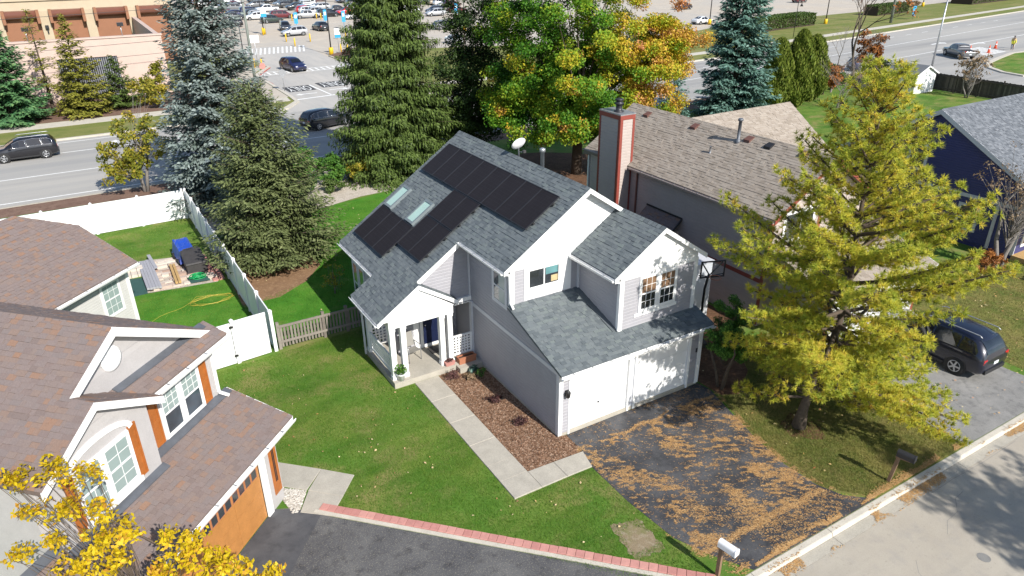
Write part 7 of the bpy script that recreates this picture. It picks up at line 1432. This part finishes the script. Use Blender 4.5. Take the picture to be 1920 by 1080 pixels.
def leafy(label, loc, blobs, nleaf, m, seed, leaf=(0.13, 0.10), trunk=(0.25, 3.0), name='tree', tintf=None, group=None, bark='bark', clump=0.55, nclump=60, limbs=True, cat='tree', stems=1, part='crown', fold=0.15, shell=0.55):
    """broadleaf crown: leaves in many clumps spread through ellipsoids (cx, cy, cz, rx, ry, rz, weight)"""
    g = np.random.default_rng(seed); t = thing(name, label, cat, loc, group=group)
    wts = np.array([b[6] for b in blobs], float); wts /= wts.sum(); cc = []
    for b, wt in zip(blobs, wts):
        k = max(3, int(nclump*wt)); d = nrm(g.normal(0, 1, (k, 3))); rr_ = (g.random(k)**shell)[:, None]
        cc.append(np.array(b[:3])+d*rr_*np.array(b[3:6]))
    cc = np.concatenate(cc); n = len(cc)
    tr = MB(); th = trunk[1]; top = np.mean(cc, 0)
    for s_ in range(stems):
        sx, sy = (0, 0) if stems == 1 else (0.25*math.cos(s_*2.1), 0.25*math.sin(s_*2.1))
        pts = [(sx*0.4, sy*0.4, -0.1), (sx, sy, th*0.5), (sx*2+top[0]*0.2, sy*2+top[1]*0.2, th), (top[0]*0.7+sx*3, top[1]*0.7+sy*3, th+(top[2]-th)*0.6), (top[0], top[1], max(top[2], th)+0.3)]
        tr.tube(pts, [trunk[0]*f_ for f_ in (1.25, 1.0, 0.85, 0.5, 0.15)], 9)
    if limbs:
        for c in cc[::max(1, n//70)]:
            f_ = g.uniform(0.2, 0.9); b0 = np.array([top[0]*0.35*f_, top[1]*0.35*f_, th*0.6+(max(c[2], th)-th*0.6)*f_*0.55]); mid = (b0+c)/2+g.normal(0, 0.12, 3)-np.array([0, 0, 0.1])
            tr.tube([tuple(b0), tuple(mid), tuple(c)], [trunk[0]*0.22, trunk[0]*0.11, 0.006], 5, cap=False)
    tr.build('trunk', bark, t)
    ci = g.integers(0, n, nleaf); C = cc[ci]+nrm(g.normal(0, 1, (nleaf, 3)))*(g.random((nleaf, 1))**0.5)*clump*np.array([1, 1, 0.75])
    outw = nrm(C-top); N = outw*0.6+np.array([0, 0, 0.7])+g.normal(0, 0.55, (nleaf, 3)); D = np.cross(N, g.normal(0, 1, (nleaf, 3)))+np.array([0, 0, -0.35])
    T = (tintf(C, g) if tintf else g.normal(0.5, 0.2, nleaf))+g.normal(0, 0.10, n)[ci]
    cards(part, m, C, D, N, leaf[0]*g.uniform(0.75, 1.25, nleaf), leaf[1]*g.uniform(0.75, 1.25, nleaf), T, t, fold)
    return t
def vnoise(p, s, seed=0):
    """cheap smooth 3-D value noise on points"""
    q = p*s+seed*17.3; i = np.floor(q).astype(np.int64); f = q-i; f = f*f*(3-2*f); out = 0
    def hsh(a): 
        h_ = (a[:, 0]*374761393+a[:, 1]*668265263+a[:, 2]*2147483647+seed*9176) & 0x7fffffff; h_ = ((h_ ^ (h_ >> 13))*1274126177) & 0x7fffffff; return (h_ ^ (h_ >> 16)) % 10007/10007.0
    for dx in (0, 1):
        for dy in (0, 1):
            for dz in (0, 1):
                wv = (f[:, 0] if dx else 1-f[:, 0])*(f[:, 1] if dy else 1-f[:, 1])*(f[:, 2] if dz else 1-f[:, 2]); out = out+wv*hsh(i+np.array([dx, dy, dz]))
    return out
def maple_tint(C, g):                 # the turning side is the right hand, sunny one
    s = (C[:, 0]*0.86-C[:, 1]*0.5)/7.0
    v = vnoise(C, 0.55, 3); v2 = vnoise(C, 1.3, 5)
    return 0.15+0.24*v+np.clip(s+0.02, 0, 1)*0.50*(0.5+0.8*v2)+0.36*(v2 > 0.80)*(v > 0.5)+g.normal(0, 0.07, len(C))
leafy('big maple with green leaves turning yellow and orange', (18.2, 24.4, 0), [(0, 0, 9.0, 6.2, 6.0, 5.2, 5), (3.4, -1.8, 7.0, 3.9, 3.9, 3.6, 3), (-3.2, 2.0, 8.0, 3.4, 3.6, 4.2, 2), (0, 0, 13.5, 4.5, 4.5, 3.2, 2), (-0.5, -2.0, 4.4, 4.2, 3.4, 1.8, 1.6), (5.6, -2.6, 9.0, 2.4, 2.4, 2.8, 1.2), (-4.2, 0.5, 4.6, 2.6, 2.4, 2.2, 1.2), (1.8, -3.4, 3.8, 2.6, 2.0, 1.7, 0.8), (-1.0, 1.5, 6.0, 4.0, 3.4, 3.0, 2.5)], 190000, 'leaves_maple', 31, (0.155, 0.12), (0.36, 3.2), 'maple_tree', maple_tint, nclump=560, clump=0.78, shell=0.45)
leafy('dark shaded broadleaf tree left of the maple', (13.0, 31.5, 0), [(0, 0, 6.0, 2.8, 2.6, 4.0, 3), (1.0, -0.5, 9.5, 2.6, 2.6, 2.6, 2), (-0.3, 0, 2.8, 2.8, 2.4, 2.4, 2), (2.6, -1.2, 4.4, 2.2, 2.0, 2.8, 2)], 42000, 'leaves_dark', 32, (0.18, 0.13), (0.25, 2.4), 'broadleaf_tree', nclump=240, clump=0.7, shell=0.4)
def arbor(label, loc, h, r, seed):
    g = np.random.default_rng(seed); t = thing('arborvitae', label, 'tree', loc, group='arborvitae behind the tan roof'); MB().tube([(0, 0, 0), (0, 0, h*0.9)], [0.10, 0.02], 6).build('trunk', 'bark', t)
    n = 9000; z = h*g.random(n)**0.85; prof = r*np.clip(np.minimum(1, (z/h+0.10)*3.0), 0, 1)*np.sqrt(np.clip(1-(z/h)**2.2, 0.0, 1)); a = g.random(n)*2*np.pi; rr_ = prof*(0.72+0.33*g.random(n)+0.16*np.sin(5*a+z*2.2+seed))
    C = np.stack([rr_*np.cos(a), rr_*np.sin(a), z], 1); out = np.stack([np.cos(a), np.sin(a), 0*a], 1); cards('crown', 'leaves_arbor', C, np.array([0, 0, 1])+out*0.35+g.normal(0, 0.25, (n, 3)), out+g.normal(0, 0.6, (n, 3)), 0.36*g.uniform(0.7, 1.3, n), 0.14*g.uniform(0.7, 1.3, n), g.normal(0.5, 0.22, n), t)
arbor('arborvitae column nearest the teal spruce', (46.8, 31.6, 0), 6.6, 1.5, 41); arbor('arborvitae column in the middle, the tallest', (49.6, 31.4, 0), 7.2, 1.5, 42); arbor('arborvitae column nearest the bare tree', (53.2, 32.6, 0), 6.4, 1.6, 43)
# shrubs
leafy('round green shrub between the two spruces', (2.6, 31.4, 0), [(0, 0, 1.3, 1.2, 1.2, 1.1, 1)], 4200, 'leaves_green', 51, (0.15, 0.11), (0.06, 0.8), 'shrub', nclump=40, clump=0.35, cat='shrub')
leafy('yellow green shrub in the gravel bed', (4.3, 30.9, 0), [(0, 0, 1.1, 0.95, 0.95, 0.95, 1)], 3600, 'leaves_yellowgreen', 52, (0.13, 0.10), (0.05, 0.6), 'shrub', nclump=36, clump=0.3, cat='shrub')
leafy('tall green shrub right behind the bushy spruce', (0.2, 29.8, 0), [(0, 0, 1.8, 1.1, 1.2, 1.7, 1)], 4600, 'leaves_green', 53, (0.15, 0.11), (0.06, 0.8), 'shrub', nclump=44, clump=0.4, cat='shrub')
leafy('low dark shrub at the gravel edge', (2.0, 29.6, 0), [(0, 0, 0.5, 0.8, 0.6, 0.45, 1)], 1800, 'leaves_hedge', 54, (0.12, 0.09), (0.04, 0.3), 'shrub', nclump=20, clump=0.25, cat='shrub')
leafy('sparse yellow green tree beside the boulevard', (-8.7, 36.4, 0), [(0.2, 0, 3.2, 2.3, 2.0, 2.6, 3), (-1.0, 0, 2.0, 1.6, 1.5, 1.4, 2), (1.1, 0.5, 6.8, 0.9, 0.9, 1.2, 0.6)], 5200, 'leaves_yellowgreen', 55, (0.19, 0.14), (0.10, 2.0), 'boulevard_tree', nclump=80, clump=0.42, bark='bark_grey', stems=2)
leafy('yellow green bush at the right end of the store bed', (-4.4, 65.6, 0), [(0, 0, 1.6, 1.6, 1.4, 1.5, 1), (0.5, 0.5, 3.4, 0.9, 0.9, 1.0, 0.4)], 3000, 'leaves_yellowgreen', 56, (0.24, 0.17), (0.06, 1.0), 'shrub', nclump=40, clump=0.45, cat='shrub')
leafy('thin pale shrub in the house shadow behind the picket fence', (-2.85, 14.6, 0), [(0, 0, 0.9, 0.6, 0.6, 0.75, 1)], 420, 'leaves_yellowgreen', 57, (0.11, 0.05), (0.03, 0.5), 'shrub', nclump=26, clump=0.16, cat='shrub', bark='bark_grey')
leafy('green multi stemmed yew tree at the garage corner', (6.85, -0.68, 0), [(-0.1, -0.1, 2.6, 0.85, 0.72, 1.15, 2), (0.15, -0.05, 1.75, 0.78, 0.66, 0.6, 1)], 15000, 'leaves_green', 58, (0.085, 0.05), (0.055, 1.3), 'yew_tree', nclump=110, clump=0.2, stems=3, bark='bark')
leafy('sparse brown leaved small tree before the blue house', (26.3, -0.4, 0), [(-1.2, 0, 4.6, 2.0, 1.9, 1.5, 2), (0.4, 0, 5.6, 1.6, 1.6, 1.3, 2), (1.0, -0.6, 3.4, 1.2, 1.2, 1.2, 1)], 1700, 'leaves_brown', 59, (0.12, 0.07), (0.11, 1.6), 'small_tree', nclump=90, clump=0.3, bark='bark_grey', stems=2)
leafy('twiggy small tree with few leaves behind the board fence', (68.0, 24.6, 0), [(0, 0, 3.2, 1.9, 1.9, 1.6, 1)], 800, 'leaves_brown', 60, (0.26, 0.13), (0.07, 1.0), 'small_tree', nclump=80, clump=0.3, bark='bark_grey', stems=3)
leafy('rust leaved small tree before the boulevard', (67.5, 36.0, 0), [(0, 0, 3.6, 1.8, 1.6, 2.4, 1)], 2200, 'leaves_rust', 61, (0.30, 0.20), (0.10, 1.6), 'small_tree', nclump=40, clump=0.45)
leafy('dark evergreen shrub under the rust leaved tree', (68.5, 34.8, 0), [(0, 0, 1.3, 1.8, 1.5, 1.2, 1)], 3000, 'leaves_hedge', 62, (0.28, 0.14), (0.08, 0.8), 'shrub', nclump=40, clump=0.45, cat='shrub')
leafy('rusty dark shrub beside the arborvitae', (57.5, 34.0, 0), [(0, 0, 1.9, 1.6, 1.5, 1.6, 1)], 3200, 'leaves_rust', 63, (0.28, 0.16), (0.08, 0.8), 'shrub', nclump=40, clump=0.5, cat='shrub')
leafy('clipped rust shrub before the blue house porch', (25.6, -0.1, 0), [(0, 0, 0.6, 1.0, 0.8, 0.55, 1)], 2600, 'leaves_rust', 64, (0.10, 0.06), (0.05, 0.4), 'shrub', nclump=40, clump=0.2, cat='shrub')
leafy('dark green shrub row left of the rust leaved tree', (60.5, 35.2, 0), [(0, 0, 1.4, 2.4, 1.3, 1.3, 1)], 3200, 'leaves_hedge', 65, (0.28, 0.14), (0.08, 0.6), 'shrub', nclump=44, clump=0.5, cat='shrub')
def bare(label, loc, h, seed, name='bare_tree', spread=0.55, m='bark', r0=0.16, depth=5, stems=1, cat='tree', leaf=None):
    g = random.Random(seed); t = thing(name, label, cat, loc); mb = MB(); tips = []
    def grow(p, d, L, r, k):
        q = p+d*L; mb.tube([tuple(p), tuple((p+q)/2+Vector((g.gauss(0, .03), g.gauss(0, .03), 0))*L), tuple(q)], [r, r*0.85, r*0.65], 5 if k > 2 else 3, cap=False)
        if k == 0: tips.append(q); return
        for _ in range(2 if g.random() < 0.45 else 3):
            nd = (d+Vector((g.gauss(0, spread), g.gauss(0, spread), g.gauss(0.12, spread*0.5)))).normalized(); grow(q, nd, L*g.uniform(0.62, 0.86), r*0.6, k-1)
    for s_ in range(stems):
        grow(Vector((0.1*s_, 0, -0.05)), Vector((g.gauss(0, 0.08+0.25*(stems > 1)), g.gauss(0, 0.08+0.25*(stems > 1)), 1)).normalized(), h*0.26, r0, depth)
    mb.build('trunk', m, t)
    if leaf:
        gg = np.random.default_rng(seed); pick = [p for p in tips if p.x > leaf[0]]; C = np.array([tuple(p) for p in pick for _ in range(6)])+gg.normal(0, 0.22, (len(pick)*6, 3))
        cards('crown', leaf[1], C, gg.normal(0, 1, C.shape), gg.normal(0, 1, C.shape), 0.30, 0.2, gg.random(len(C)), t)
bare('tall bare tree with a few rust leaves at the back fence', (63.5, 35.0, 0), 13.5, 71, leaf=(1.6, 'leaves_rust'), r0=0.20, spread=0.42, depth=6)
bare('grey leafless twig shrub behind the tan roof', (52.5, 28.6, 0), 6.4, 72, 'bare_shrub', 0.5, 'bark_grey', 0.05, 5, 6, 'shrub')
bare('bare grey tree left of the rust leaved tree', (59.0, 34.2, 0), 9.0, 74, r0=0.12, spread=0.45, m='bark_grey', depth=6)
bare('second grey leafless shrub nearer the pine', (55.5, 27.0, 0), 4.0, 73, 'bare_shrub', 0.55, 'bark_grey', 0.05, 4, 5, 'shrub')
def hedge(label, a, b, wd, h, seed, m='leaves_hedge', n=9000):
    g = np.random.default_rng(seed); a = np.array(a); b = np.array(b); d = b-a; L = np.linalg.norm(d); d /= L; s = np.array([-d[1], d[0]]); t = thing('hedge', label, 'hedge', (a[0], a[1], 0))
    mb = MB(); mb.prism([(0, 0, 0.0), (d[0]*L, d[1]*L, 0.0), (d[0]*L+s[0]*wd, d[1]*L+s[1]*wd, 0), (s[0]*wd, s[1]*wd, 0)], (0, 0, h*0.82)); mb.build('branches', 'soil', t)
    u = g.random(n)*L; v = g.random(n)*wd; z = h*(0.12+0.9*g.random(n)); f = g.integers(0, 3, n); z = np.where(f == 0, h*(0.85+0.18*g.random(n)), z); v = np.where(f == 1, -0.1+0.25*g.random(n), v); v = np.where(f == 2, wd-0.15+0.25*g.random(n), v)
    C = np.stack([d[0]*u+s[0]*v, d[1]*u+s[1]*v, z], 1); cards('foliage', m, C, g.normal(0, 1, (n, 3)), g.normal(0, 0.6, (n, 3))+np.array([0, 0, 1]), 0.34*g.uniform(0.7, 1.3, n), 0.22, g.normal(0.45, 0.25, n), t)
hedge('long clipped hedge at the edge of the lot behind the gooseneck lamp', (90.0, 76.0), (114.0, 79.6), 3.4, 2.2, 81, n=14000); hedge('clipped hedge beside the blue grass sign', (139.5, 83.8), (153.0, 85.4), 3.0, 2.0, 82, n=7000); hedge('hedge in the top right corner', (184, 88.5), (212, 91.5), 5, 2.5, 83, n=8000)
leafy('dry brown grasses round the right lamp base', (166, 92.8, 0), [(0, 0, 0.8, 3.4, 1.0, 0.7, 1)], 1500, 'leaves_brown', 66, (0.5, 0.12), (0.05, 0.3), 'ornamental_grass', nclump=30, clump=0.5, cat='grasses')
leafy('brownish shrubs in the planted island', (25.6, 90.2, 0), [(0, 0, 0.5, 2.6, 2.2, 0.5, 2), (2.6, 1.5, 0.6, 1.8, 1.4, 0.6, 1)], 2600, 'leaves_purple', 67, (0.3, 0.16), (0.04, 0.3), 'shrub', nclump=50, clump=0.4, cat='shrub')
# the yellow tree close to the camera
blobs = []
YB = (-12.3, -3.3, 0.0)
for k_, (x, y, z) in enumerate(((-13.88, -1.52, 5.58), (-13.32, -1.80, 5.67), (-12.72, -2.11, 5.70), (-13.85, -1.86, 5.02), (-13.22, -2.24, 5.01), (-12.66, -2.52, 5.10), (-13.55, -2.36, 4.45), (-12.80, -2.75, 4.54), (-12.38, -2.96, 4.63), (-14.31, -2.01, 4.27), (-13.37, -2.68, 4.07), (-12.68, -3.04, 4.16), (-11.75, -3.36, 4.50), (-11.35, -3.60, 4.50), (-11.15, -3.85, 4.34), (-11.51, -3.74, 4.15), (-10.84, -4.14, 4.14), (-10.46, -4.42, 4.05), (-10.05, -4.75, 3.90), (-11.12, -4.11, 3.91), (-10.48, -4.55, 3.75), (-14.20, -1.30, 5.70), (-11.90, -3.50, 3.80))):
    r_ = (0.32, 0.42, 0.36)[k_ % 3]*(0.75 if 11 < k_ < 21 else 1.0); blobs.append((x-YB[0], y-YB[1], z, r_, r_, r_*0.7, (1.0, 1.6, 1.3)[k_ % 3]*(0.6 if 11 < k_ < 21 else 1.0)))
leafy('yellow leaved tree in front of the orange garage door', YB, blobs, 4400, 'leaves_yellow', 91, (0.112, 0.062), (0.055, 2.6), 'yellow_tree', lambda C, g: np.clip(g.normal(0.42, 0.18, len(C)), 0, 1), nclump=170, clump=0.19, bark='bark', stems=2)
# small plants
leafy('withered purple grey shrub at the porch step', (-1.38, 5.02, 0.01), [(0, 0, 0.22, 0.28, 0.24, 0.22, 1)], 520, 'leaves_purple', 92, (0.09, 0.03), (0.015, 0.1), 'bed_shrub', nclump=20, clump=0.1, cat='shrub')
leafy('dark red low shrub in the middle of the mulch bed', (-0.78, 2.95, 0.01), [(0, 0, 0.12, 0.32, 0.26, 0.12, 1)], 420, 'leaves_purple', 93, (0.06, 0.04), (0.012, 0.08), 'bed_shrub', lambda C, g: g.normal(0.12, 0.15, len(C)), nclump=20, clump=0.1, cat='shrub')
leafy('dark red low shrub at the front of the mulch bed', (-0.68, 1.32, 0.01), [(0, 0, 0.12, 0.28, 0.24, 0.12, 1)], 400, 'leaves_purple', 94, (0.06, 0.04), (0.012, 0.08), 'bed_shrub', lambda C, g: g.normal(0.12, 0.15, len(C)), nclump=20, clump=0.1, cat='shrub')
leafy('broad leaved grey green plant by the porch wall', (-0.55, 5.05, 0.01), [(0, 0, 0.14, 0.2, 0.18, 0.1, 1)], 46, 'needles_teal', 95, (0.17, 0.12), (0.01, 0.08), 'bed_plant', nclump=12, clump=0.1, cat='plant')
leafy('thin green leafy stem in the mulch bed', (-0.45, 4.55, 0.01), [(0, 0, 0.25, 0.2, 0.2, 0.2, 1)], 170, 'leaves_green', 96, (0.07, 0.045), (0.01, 0.15), 'bed_plant', nclump=12, clump=0.1, cat='plant')
leafy('dead brown flower clump beside the withered shrub', (-0.85, 4.75, 0.01), [(0, 0, 0.15, 0.3, 0.22, 0.13, 1)], 300, 'leaves_brown', 97, (0.07, 0.04), (0.01, 0.1), 'bed_plant', nclump=14, clump=0.1, cat='plant')
leafy('bright green leafy plant by the blue house walk', (26.4, -2.2, 0.01), [(0, 0, 0.25, 0.5, 0.4, 0.2, 1)], 300, 'leaves_green', 98, (0.14, 0.08), (0.01, 0.1), 'bed_plant', nclump=14, clump=0.14, cat='plant')
def foliage_part(t, m, c, r_, n, sz, seed):
    g = np.random.default_rng(seed); C = np.array(c)+nrm(g.normal(0, 1, (n, 3)))*(g.random((n, 1))**0.5)*np.array(r_); cards('foliage', m, C, g.normal(0, 1, (n, 3)), g.normal(0, 0.6, (n, 3))+np.array([0, 0, 1]), sz, sz*0.6, g.random(n), t)
foliage_part(P3, 'leaves_green', (0, 0, 0.46), (0.24, 0.24, 0.2), 240, 0.10, 1); foliage_part(P2, 'leaves_purple', (0, 0, 0.2), (0.2, 0.09, 0.08), 120, 0.07, 2)

# ================================================================== ground cover: one object each
def inpoly(x, y, poly):
    c = np.zeros(len(x), bool); n = len(poly)
    for i in range(n):
        (x0, y0), (x1, y1) = poly[i], poly[(i+1) % n]; m_ = ((y0 > y) != (y1 > y)) & (x < (x1-x0)*(y-y0)/(y1-y0+1e-12)+x0); c ^= m_
    return c
g = np.random.default_rng(5)
def blades(name, poly, holes, n, m, lab, hgt=(0.05, 0.10), seed=1, tf=None, wd=0.014):
    gg = np.random.default_rng(seed); xs = [p[0] for p in poly]; ys_ = [p[1] for p in poly]; x = gg.uniform(min(xs), max(xs), n); y = gg.uniform(min(ys_), max(ys_), n); k = inpoly(x, y, poly)
    for h_ in holes: k &= ~inpoly(x, y, h_)
    x, y = x[k], y[k]; n = len(x); C = np.stack([x, y, np.full(n, 0.0)], 1); D = np.stack([gg.normal(0, 0.55, n), gg.normal(0, 0.55, n), np.ones(n)], 1)
    v = vnoise(C, 0.7, 9)*0.5+vnoise(C, 2.1, 4)*0.35; T = 0.1+0.75*v+gg.normal(0, 0.14, n)
    o = cards(name, m, C, D, gg.normal(0, 1, (n, 3)), gg.uniform(*hgt, n), wd, T, shape='tri'); stuff(o); tag(o, lab, 'grass'); return o
hB = [(-3.6, 5.5), (6.4, 5.5), (6.4, 12.2), (-2.7, 12.2), (-2.7, 8.6), (-3.6, 8.6)]; hG = [(-1.82, -1.82), (0.3, -1.82), (0.3, 6), (-1.82, 6)]; hW = [(-2.8, -1.8), (-1.8, -1.8), (-1.8, 5.6), (-2.8, 5.6)]; hD = [(0.28, 0), (0.04, -1.9), (0.03, -3.6), (0.2, -5.4), (0.7, -6.5), (1.25, -7.4), (7, -7.4), (7, 0)]; hP = ring(-0.62, -4.9, 0.36, 0.55, 40, 0.30, 3); hS = [(-8.4, 3.7), (-6.48, 1.76), (-7.66, 0.38), (-8.5, 1.0), (-8.75, 2.5)]
blades('lawn_grass', [LW(0.45, 0.3), LW(0.45, 4.5), (-9.0, 10.3), (-3.0, 10.7), (-2.9, 8.6), (0, 8), (0.3, -7.3), (-0.5, -7.3), LW(0.05, -1.3)], [hB, hG, hW, hD, hP, hS], 210000, 'grass_blades', 'short green lawn grass in front of the house', (0.035, 0.075), 1)
blades('back_lawn_grass', [(-6.5, 11), (6, 12.3), (10, 14), (12, 27), (0.6, 26.8), (-3.0, 25.7), (-6.8, 26.3)], [hB, [(-6.9, 15.5), (-3.6, 16.6), (-2.2, 18.4), (-2.9, 22), (-6.8, 24.5)]], 90000, 'grass_fresh', 'short green grass of the shaded back lawn', (0.035, 0.08), 2, wd=0.02)
blades('fenced_lawn_grass', [(-11.2, 16.5), (-9.6, 10.6), (-6.8, 10.9), (-7.1, 29.2), (-16, 29.2), (-14, 22)], [[(-11.3, 19.1), (-7.2, 18.8), (-7.2, 23.2), (-10.6, 24)]], 60000, 'grass_blades', 'short green grass inside the white fence', (0.035, 0.07), 3, wd=0.02)
blades('dry_grass', [(5.47, -6.2), (6.45, -7.3), (11.1, -7.3), (11.9, -1.0), (11.9, 1.0), (9.4, 0.8), (8.6, -0.4), (7.1, -1.4), (6.4, -1.0), (6.05, -2.0), (5.65, -3.4), (5.4, -4.8)], [], 90000, 'grass_dry', 'dry yellowish grass under the pine', (0.04, 0.10), 4)
blades('neighbour_grass', [(17.5, -7.2), (30, -7.2), (30, -2.5), (25, 0.5), (18, 0.5)], [], 45000, 'grass_dry', 'patchy grass before the blue house', (0.04, 0.09), 6, wd=0.018)
# pine needles on the driveway, in drifts
n = 330000; x = g.uniform(0.0, 6.5, n); y = g.uniform(-7.35, -0.05, n); P3d = np.stack([x, y, 0*x], 1)
A_ = 0.86*x-0.51*y; B_ = 0.51*x+0.86*y; AB = np.stack([A_, B_, 0*x], 1)
v = vnoise(P3d*np.array([1.0, 0.45, 1]), 1.5, 2)*0.34+vnoise(AB*np.array([0.6, 1.8, 1]), 2.2, 6)*0.26+vnoise(AB*np.array([0.8, 1.7, 1]), 7.5, 8)*0.40
xc = 2.2+0.07*(y+4); lane = np.clip(np.abs(x-xc)/0.9, 0, 1)                 # swept wheel lane
dens = np.clip((v-0.46)*5.0, 0.02, 1)*(0.08+0.92*lane)*np.interp(x, [0, 1.4, 3.2, 5.2, 6.4], [0.8, 0.75, 1.0, 0.95, 0.7])
dens = np.where(y > -0.85+0.12*np.sin(x*3), dens*0.10, dens); dens = np.where(y < -6.35, dens*0.35, dens)
dens = np.maximum(dens, 0.85*np.exp(-((y+6.25-0.05*np.sin(x*4))/0.10)**2)*(vnoise(P3d, 2.0, 5) > 0.25)); dens = np.maximum(dens, 0.6*np.exp(-((y+0.92-0.06*np.sin(x*5))/0.07)**2)*(vnoise(P3d, 2.0, 7) > 0.35))
dens *= np.clip((x-(0.05+0.25*np.maximum(0, -y-5.3)))/0.15, 0, 1)
rgt = np.interp(y, [-7.3, -6.75, -6.0, -4.85, -3.4, -2.0, -0.6, 0], [6.4, 5.75, 5.45, 5.4, 5.65, 6.05, 6.45, 6.4]); k = (g.random(n) < dens*0.72) & (x < rgt+0.15)
x, y = x[k], y[k]; n = len(x); C = np.stack([x, y, 0.018+0.012*g.random(n)], 1); ang = g.normal(-0.53, 0.55, n); o = cards('fallen_needles', 'fallen_needles', C, np.stack([np.cos(ang), np.sin(ang), g.normal(0, 0.08, n)], 1), np.array([0, 0, 1])+g.normal(0, 0.25, (n, 3)), g.uniform(0.045, 0.09, n), g.uniform(0.008, 0.014, n), g.random(n)); stuff(o); tag(o, 'orange fallen pine needles strewn over the driveway', 'pine needles')
n = 16000; x = g.uniform(0, 16, n); y = np.where(g.random(n) < 0.5, -7.72+g.normal(0, 0.10, n), -7.30+np.abs(g.normal(0, 0.10, n))); v = vnoise(np.stack([x, y*2, 0*x], 1), 1.4, 12); k = (v > 0.50) & ((x < 11.0) | (y < -7.5)); x, y = x[k], y[k]; n = len(x); C = np.stack([x, y, np.where(y < -7.6, -0.10, np.where(y < -7.33, 0.016, 0.03))], 1); ang = g.uniform(0, 6.28, n); o = cards('gutter_needles', 'fallen_needles', C, np.stack([np.cos(ang), np.sin(ang), 0*ang], 1), np.array([0, 0, 1])+g.normal(0, 0.2, (n, 3)), g.uniform(0.06, 0.12, n), 0.018, g.random(n)); stuff(o); tag(o, 'orange pine needles gathered in the street gutter', 'pine needles')
# fallen leaves
def scatter(name, poly, n, m, lab, cat, sz, seed, z=0.05, holes=()):
    gg = np.random.default_rng(seed); xs = [p[0] for p in poly]; ys_ = [p[1] for p in poly]; x = gg.uniform(min(xs), max(xs), n); y = gg.uniform(min(ys_), max(ys_), n); k = inpoly(x, y, poly)
    for h_ in holes: k &= ~inpoly(x, y, h_)
    x, y = x[k], y[k]
    if cat == 'leaves': k = vnoise(np.stack([x, y, 0*x], 1), 0.55, seed)*0.6+vnoise(np.stack([x, y, 0*x], 1), 1.7, seed+1)*0.4 > 0.47; x, y = x[k], y[k]; sz = sz*gg.uniform(0.45, 1.15, len(x))
    n = len(x); C = np.stack([x, y, np.full(n, z)], 1); o = cards(name, m, C, np.concatenate([gg.normal(0, 1, (n, 2)), gg.normal(0, 0.15, (n, 1))], 1), np.array([0, 0, 1])+gg.normal(0, 0.3, (n, 3)), sz*gg.uniform(0.6, 1.4, n), sz*0.65*gg.uniform(0.6, 1.4, n), gg.random(n)); stuff(o); tag(o, lab, cat)
scatter('fallen_leaves', [(-9, 3), (-9, 10.4), (-3, 10.6), (-3, 5.4), (0.2, -1.9), (0.3, -7.2), (-0.4, -7.2)], 420, 'fallen_leaves', 'scattered pale fallen leaves on the front lawn', 'leaves', 0.085, 7, 0.055, [hG, hW])
scatter('fallen_leaves', [(-6.5, 11), (6, 12.3), (12, 27), (0.6, 26.8), (-3.0, 25.7), (-6.8, 26.3)], 240, 'fallen_leaves', 'scattered pale fallen leaves on the back lawn', 'leaves', 0.11, 8, 0.06); scatter('fallen_leaves', [(5.6, -7.2), (30, -7.2), (28, 0), (6.5, 0.5)], 700, 'fallen_leaves', 'scattered fallen leaves round the pine and the blue house', 'leaves', 0.10, 9, 0.06)
scatter('mulch_chips', [(-1.78, -0.95), (0.26, -1.02), (0.27, -0.05), (-0.02, -0.02), (-0.02, 5.0), (-1.78, 5.3)], 9000, 'mulch_chips', 'brown wood mulch chips in the flower bed', 'mulch', 0.075, 10, 0.022)
def pebbles(name, poly, n, lab, seed, r_=(0.025, 0.05)):
    gg = np.random.default_rng(seed); xs = [p[0] for p in poly]; ys_ = [p[1] for p in poly]; x = gg.uniform(min(xs), max(xs), n); y = gg.uniform(min(ys_), max(ys_), n); k = inpoly(x, y, poly); mb = MB()
    for px, py in zip(x[k], y[k]):
        a = gg.uniform(*r_); b = a*gg.uniform(0.6, 1); th = gg.random()*6.28; c_, s_ = math.cos(th), math.sin(th); vs = [(px+u*c_*a-v*s_*b, py+u*s_*a+v*c_*b, 0.012+w_*a*0.7) for u, v, w_ in ((1, 0, .3), (0.3, 0.9, .35), (-.9, .4, .3), (-.6, -.8, .3), (.5, -.9, .3), (0, 0, 1.0))]; mb.add(vs, [(0, 1, 5), (1, 2, 5), (2, 3, 5), (3, 4, 5), (4, 0, 5)], gg.random())
    o = mb.build(name, 'pebbles'); stuff(o); tag(o, lab, 'pebbles')
pebbles('pebbles', [(-8.70, 2.44), (-8.0, 1.84), (-8.45, 1.05), (-8.60, 1.12), (-8.70, 1.85)], 900, 'pale pebbles beside the orange garage pier', 11); pebbles('pebbles', [LW(0.04, 0.2), LW(0.40, 0.2), LW(0.43, 3.8), LW(0.04, 3.8)], 1500, 'pale pebbles in a strip along the brown roofed garage', 12)
SC.cycles.max_bounces = 4; SC.cycles.diffuse_bounces = 2; SC.cycles.glossy_bounces = 3; SC.cycles.transmission_bounces = 3; SC.cycles.transparent_max_bounces = 4
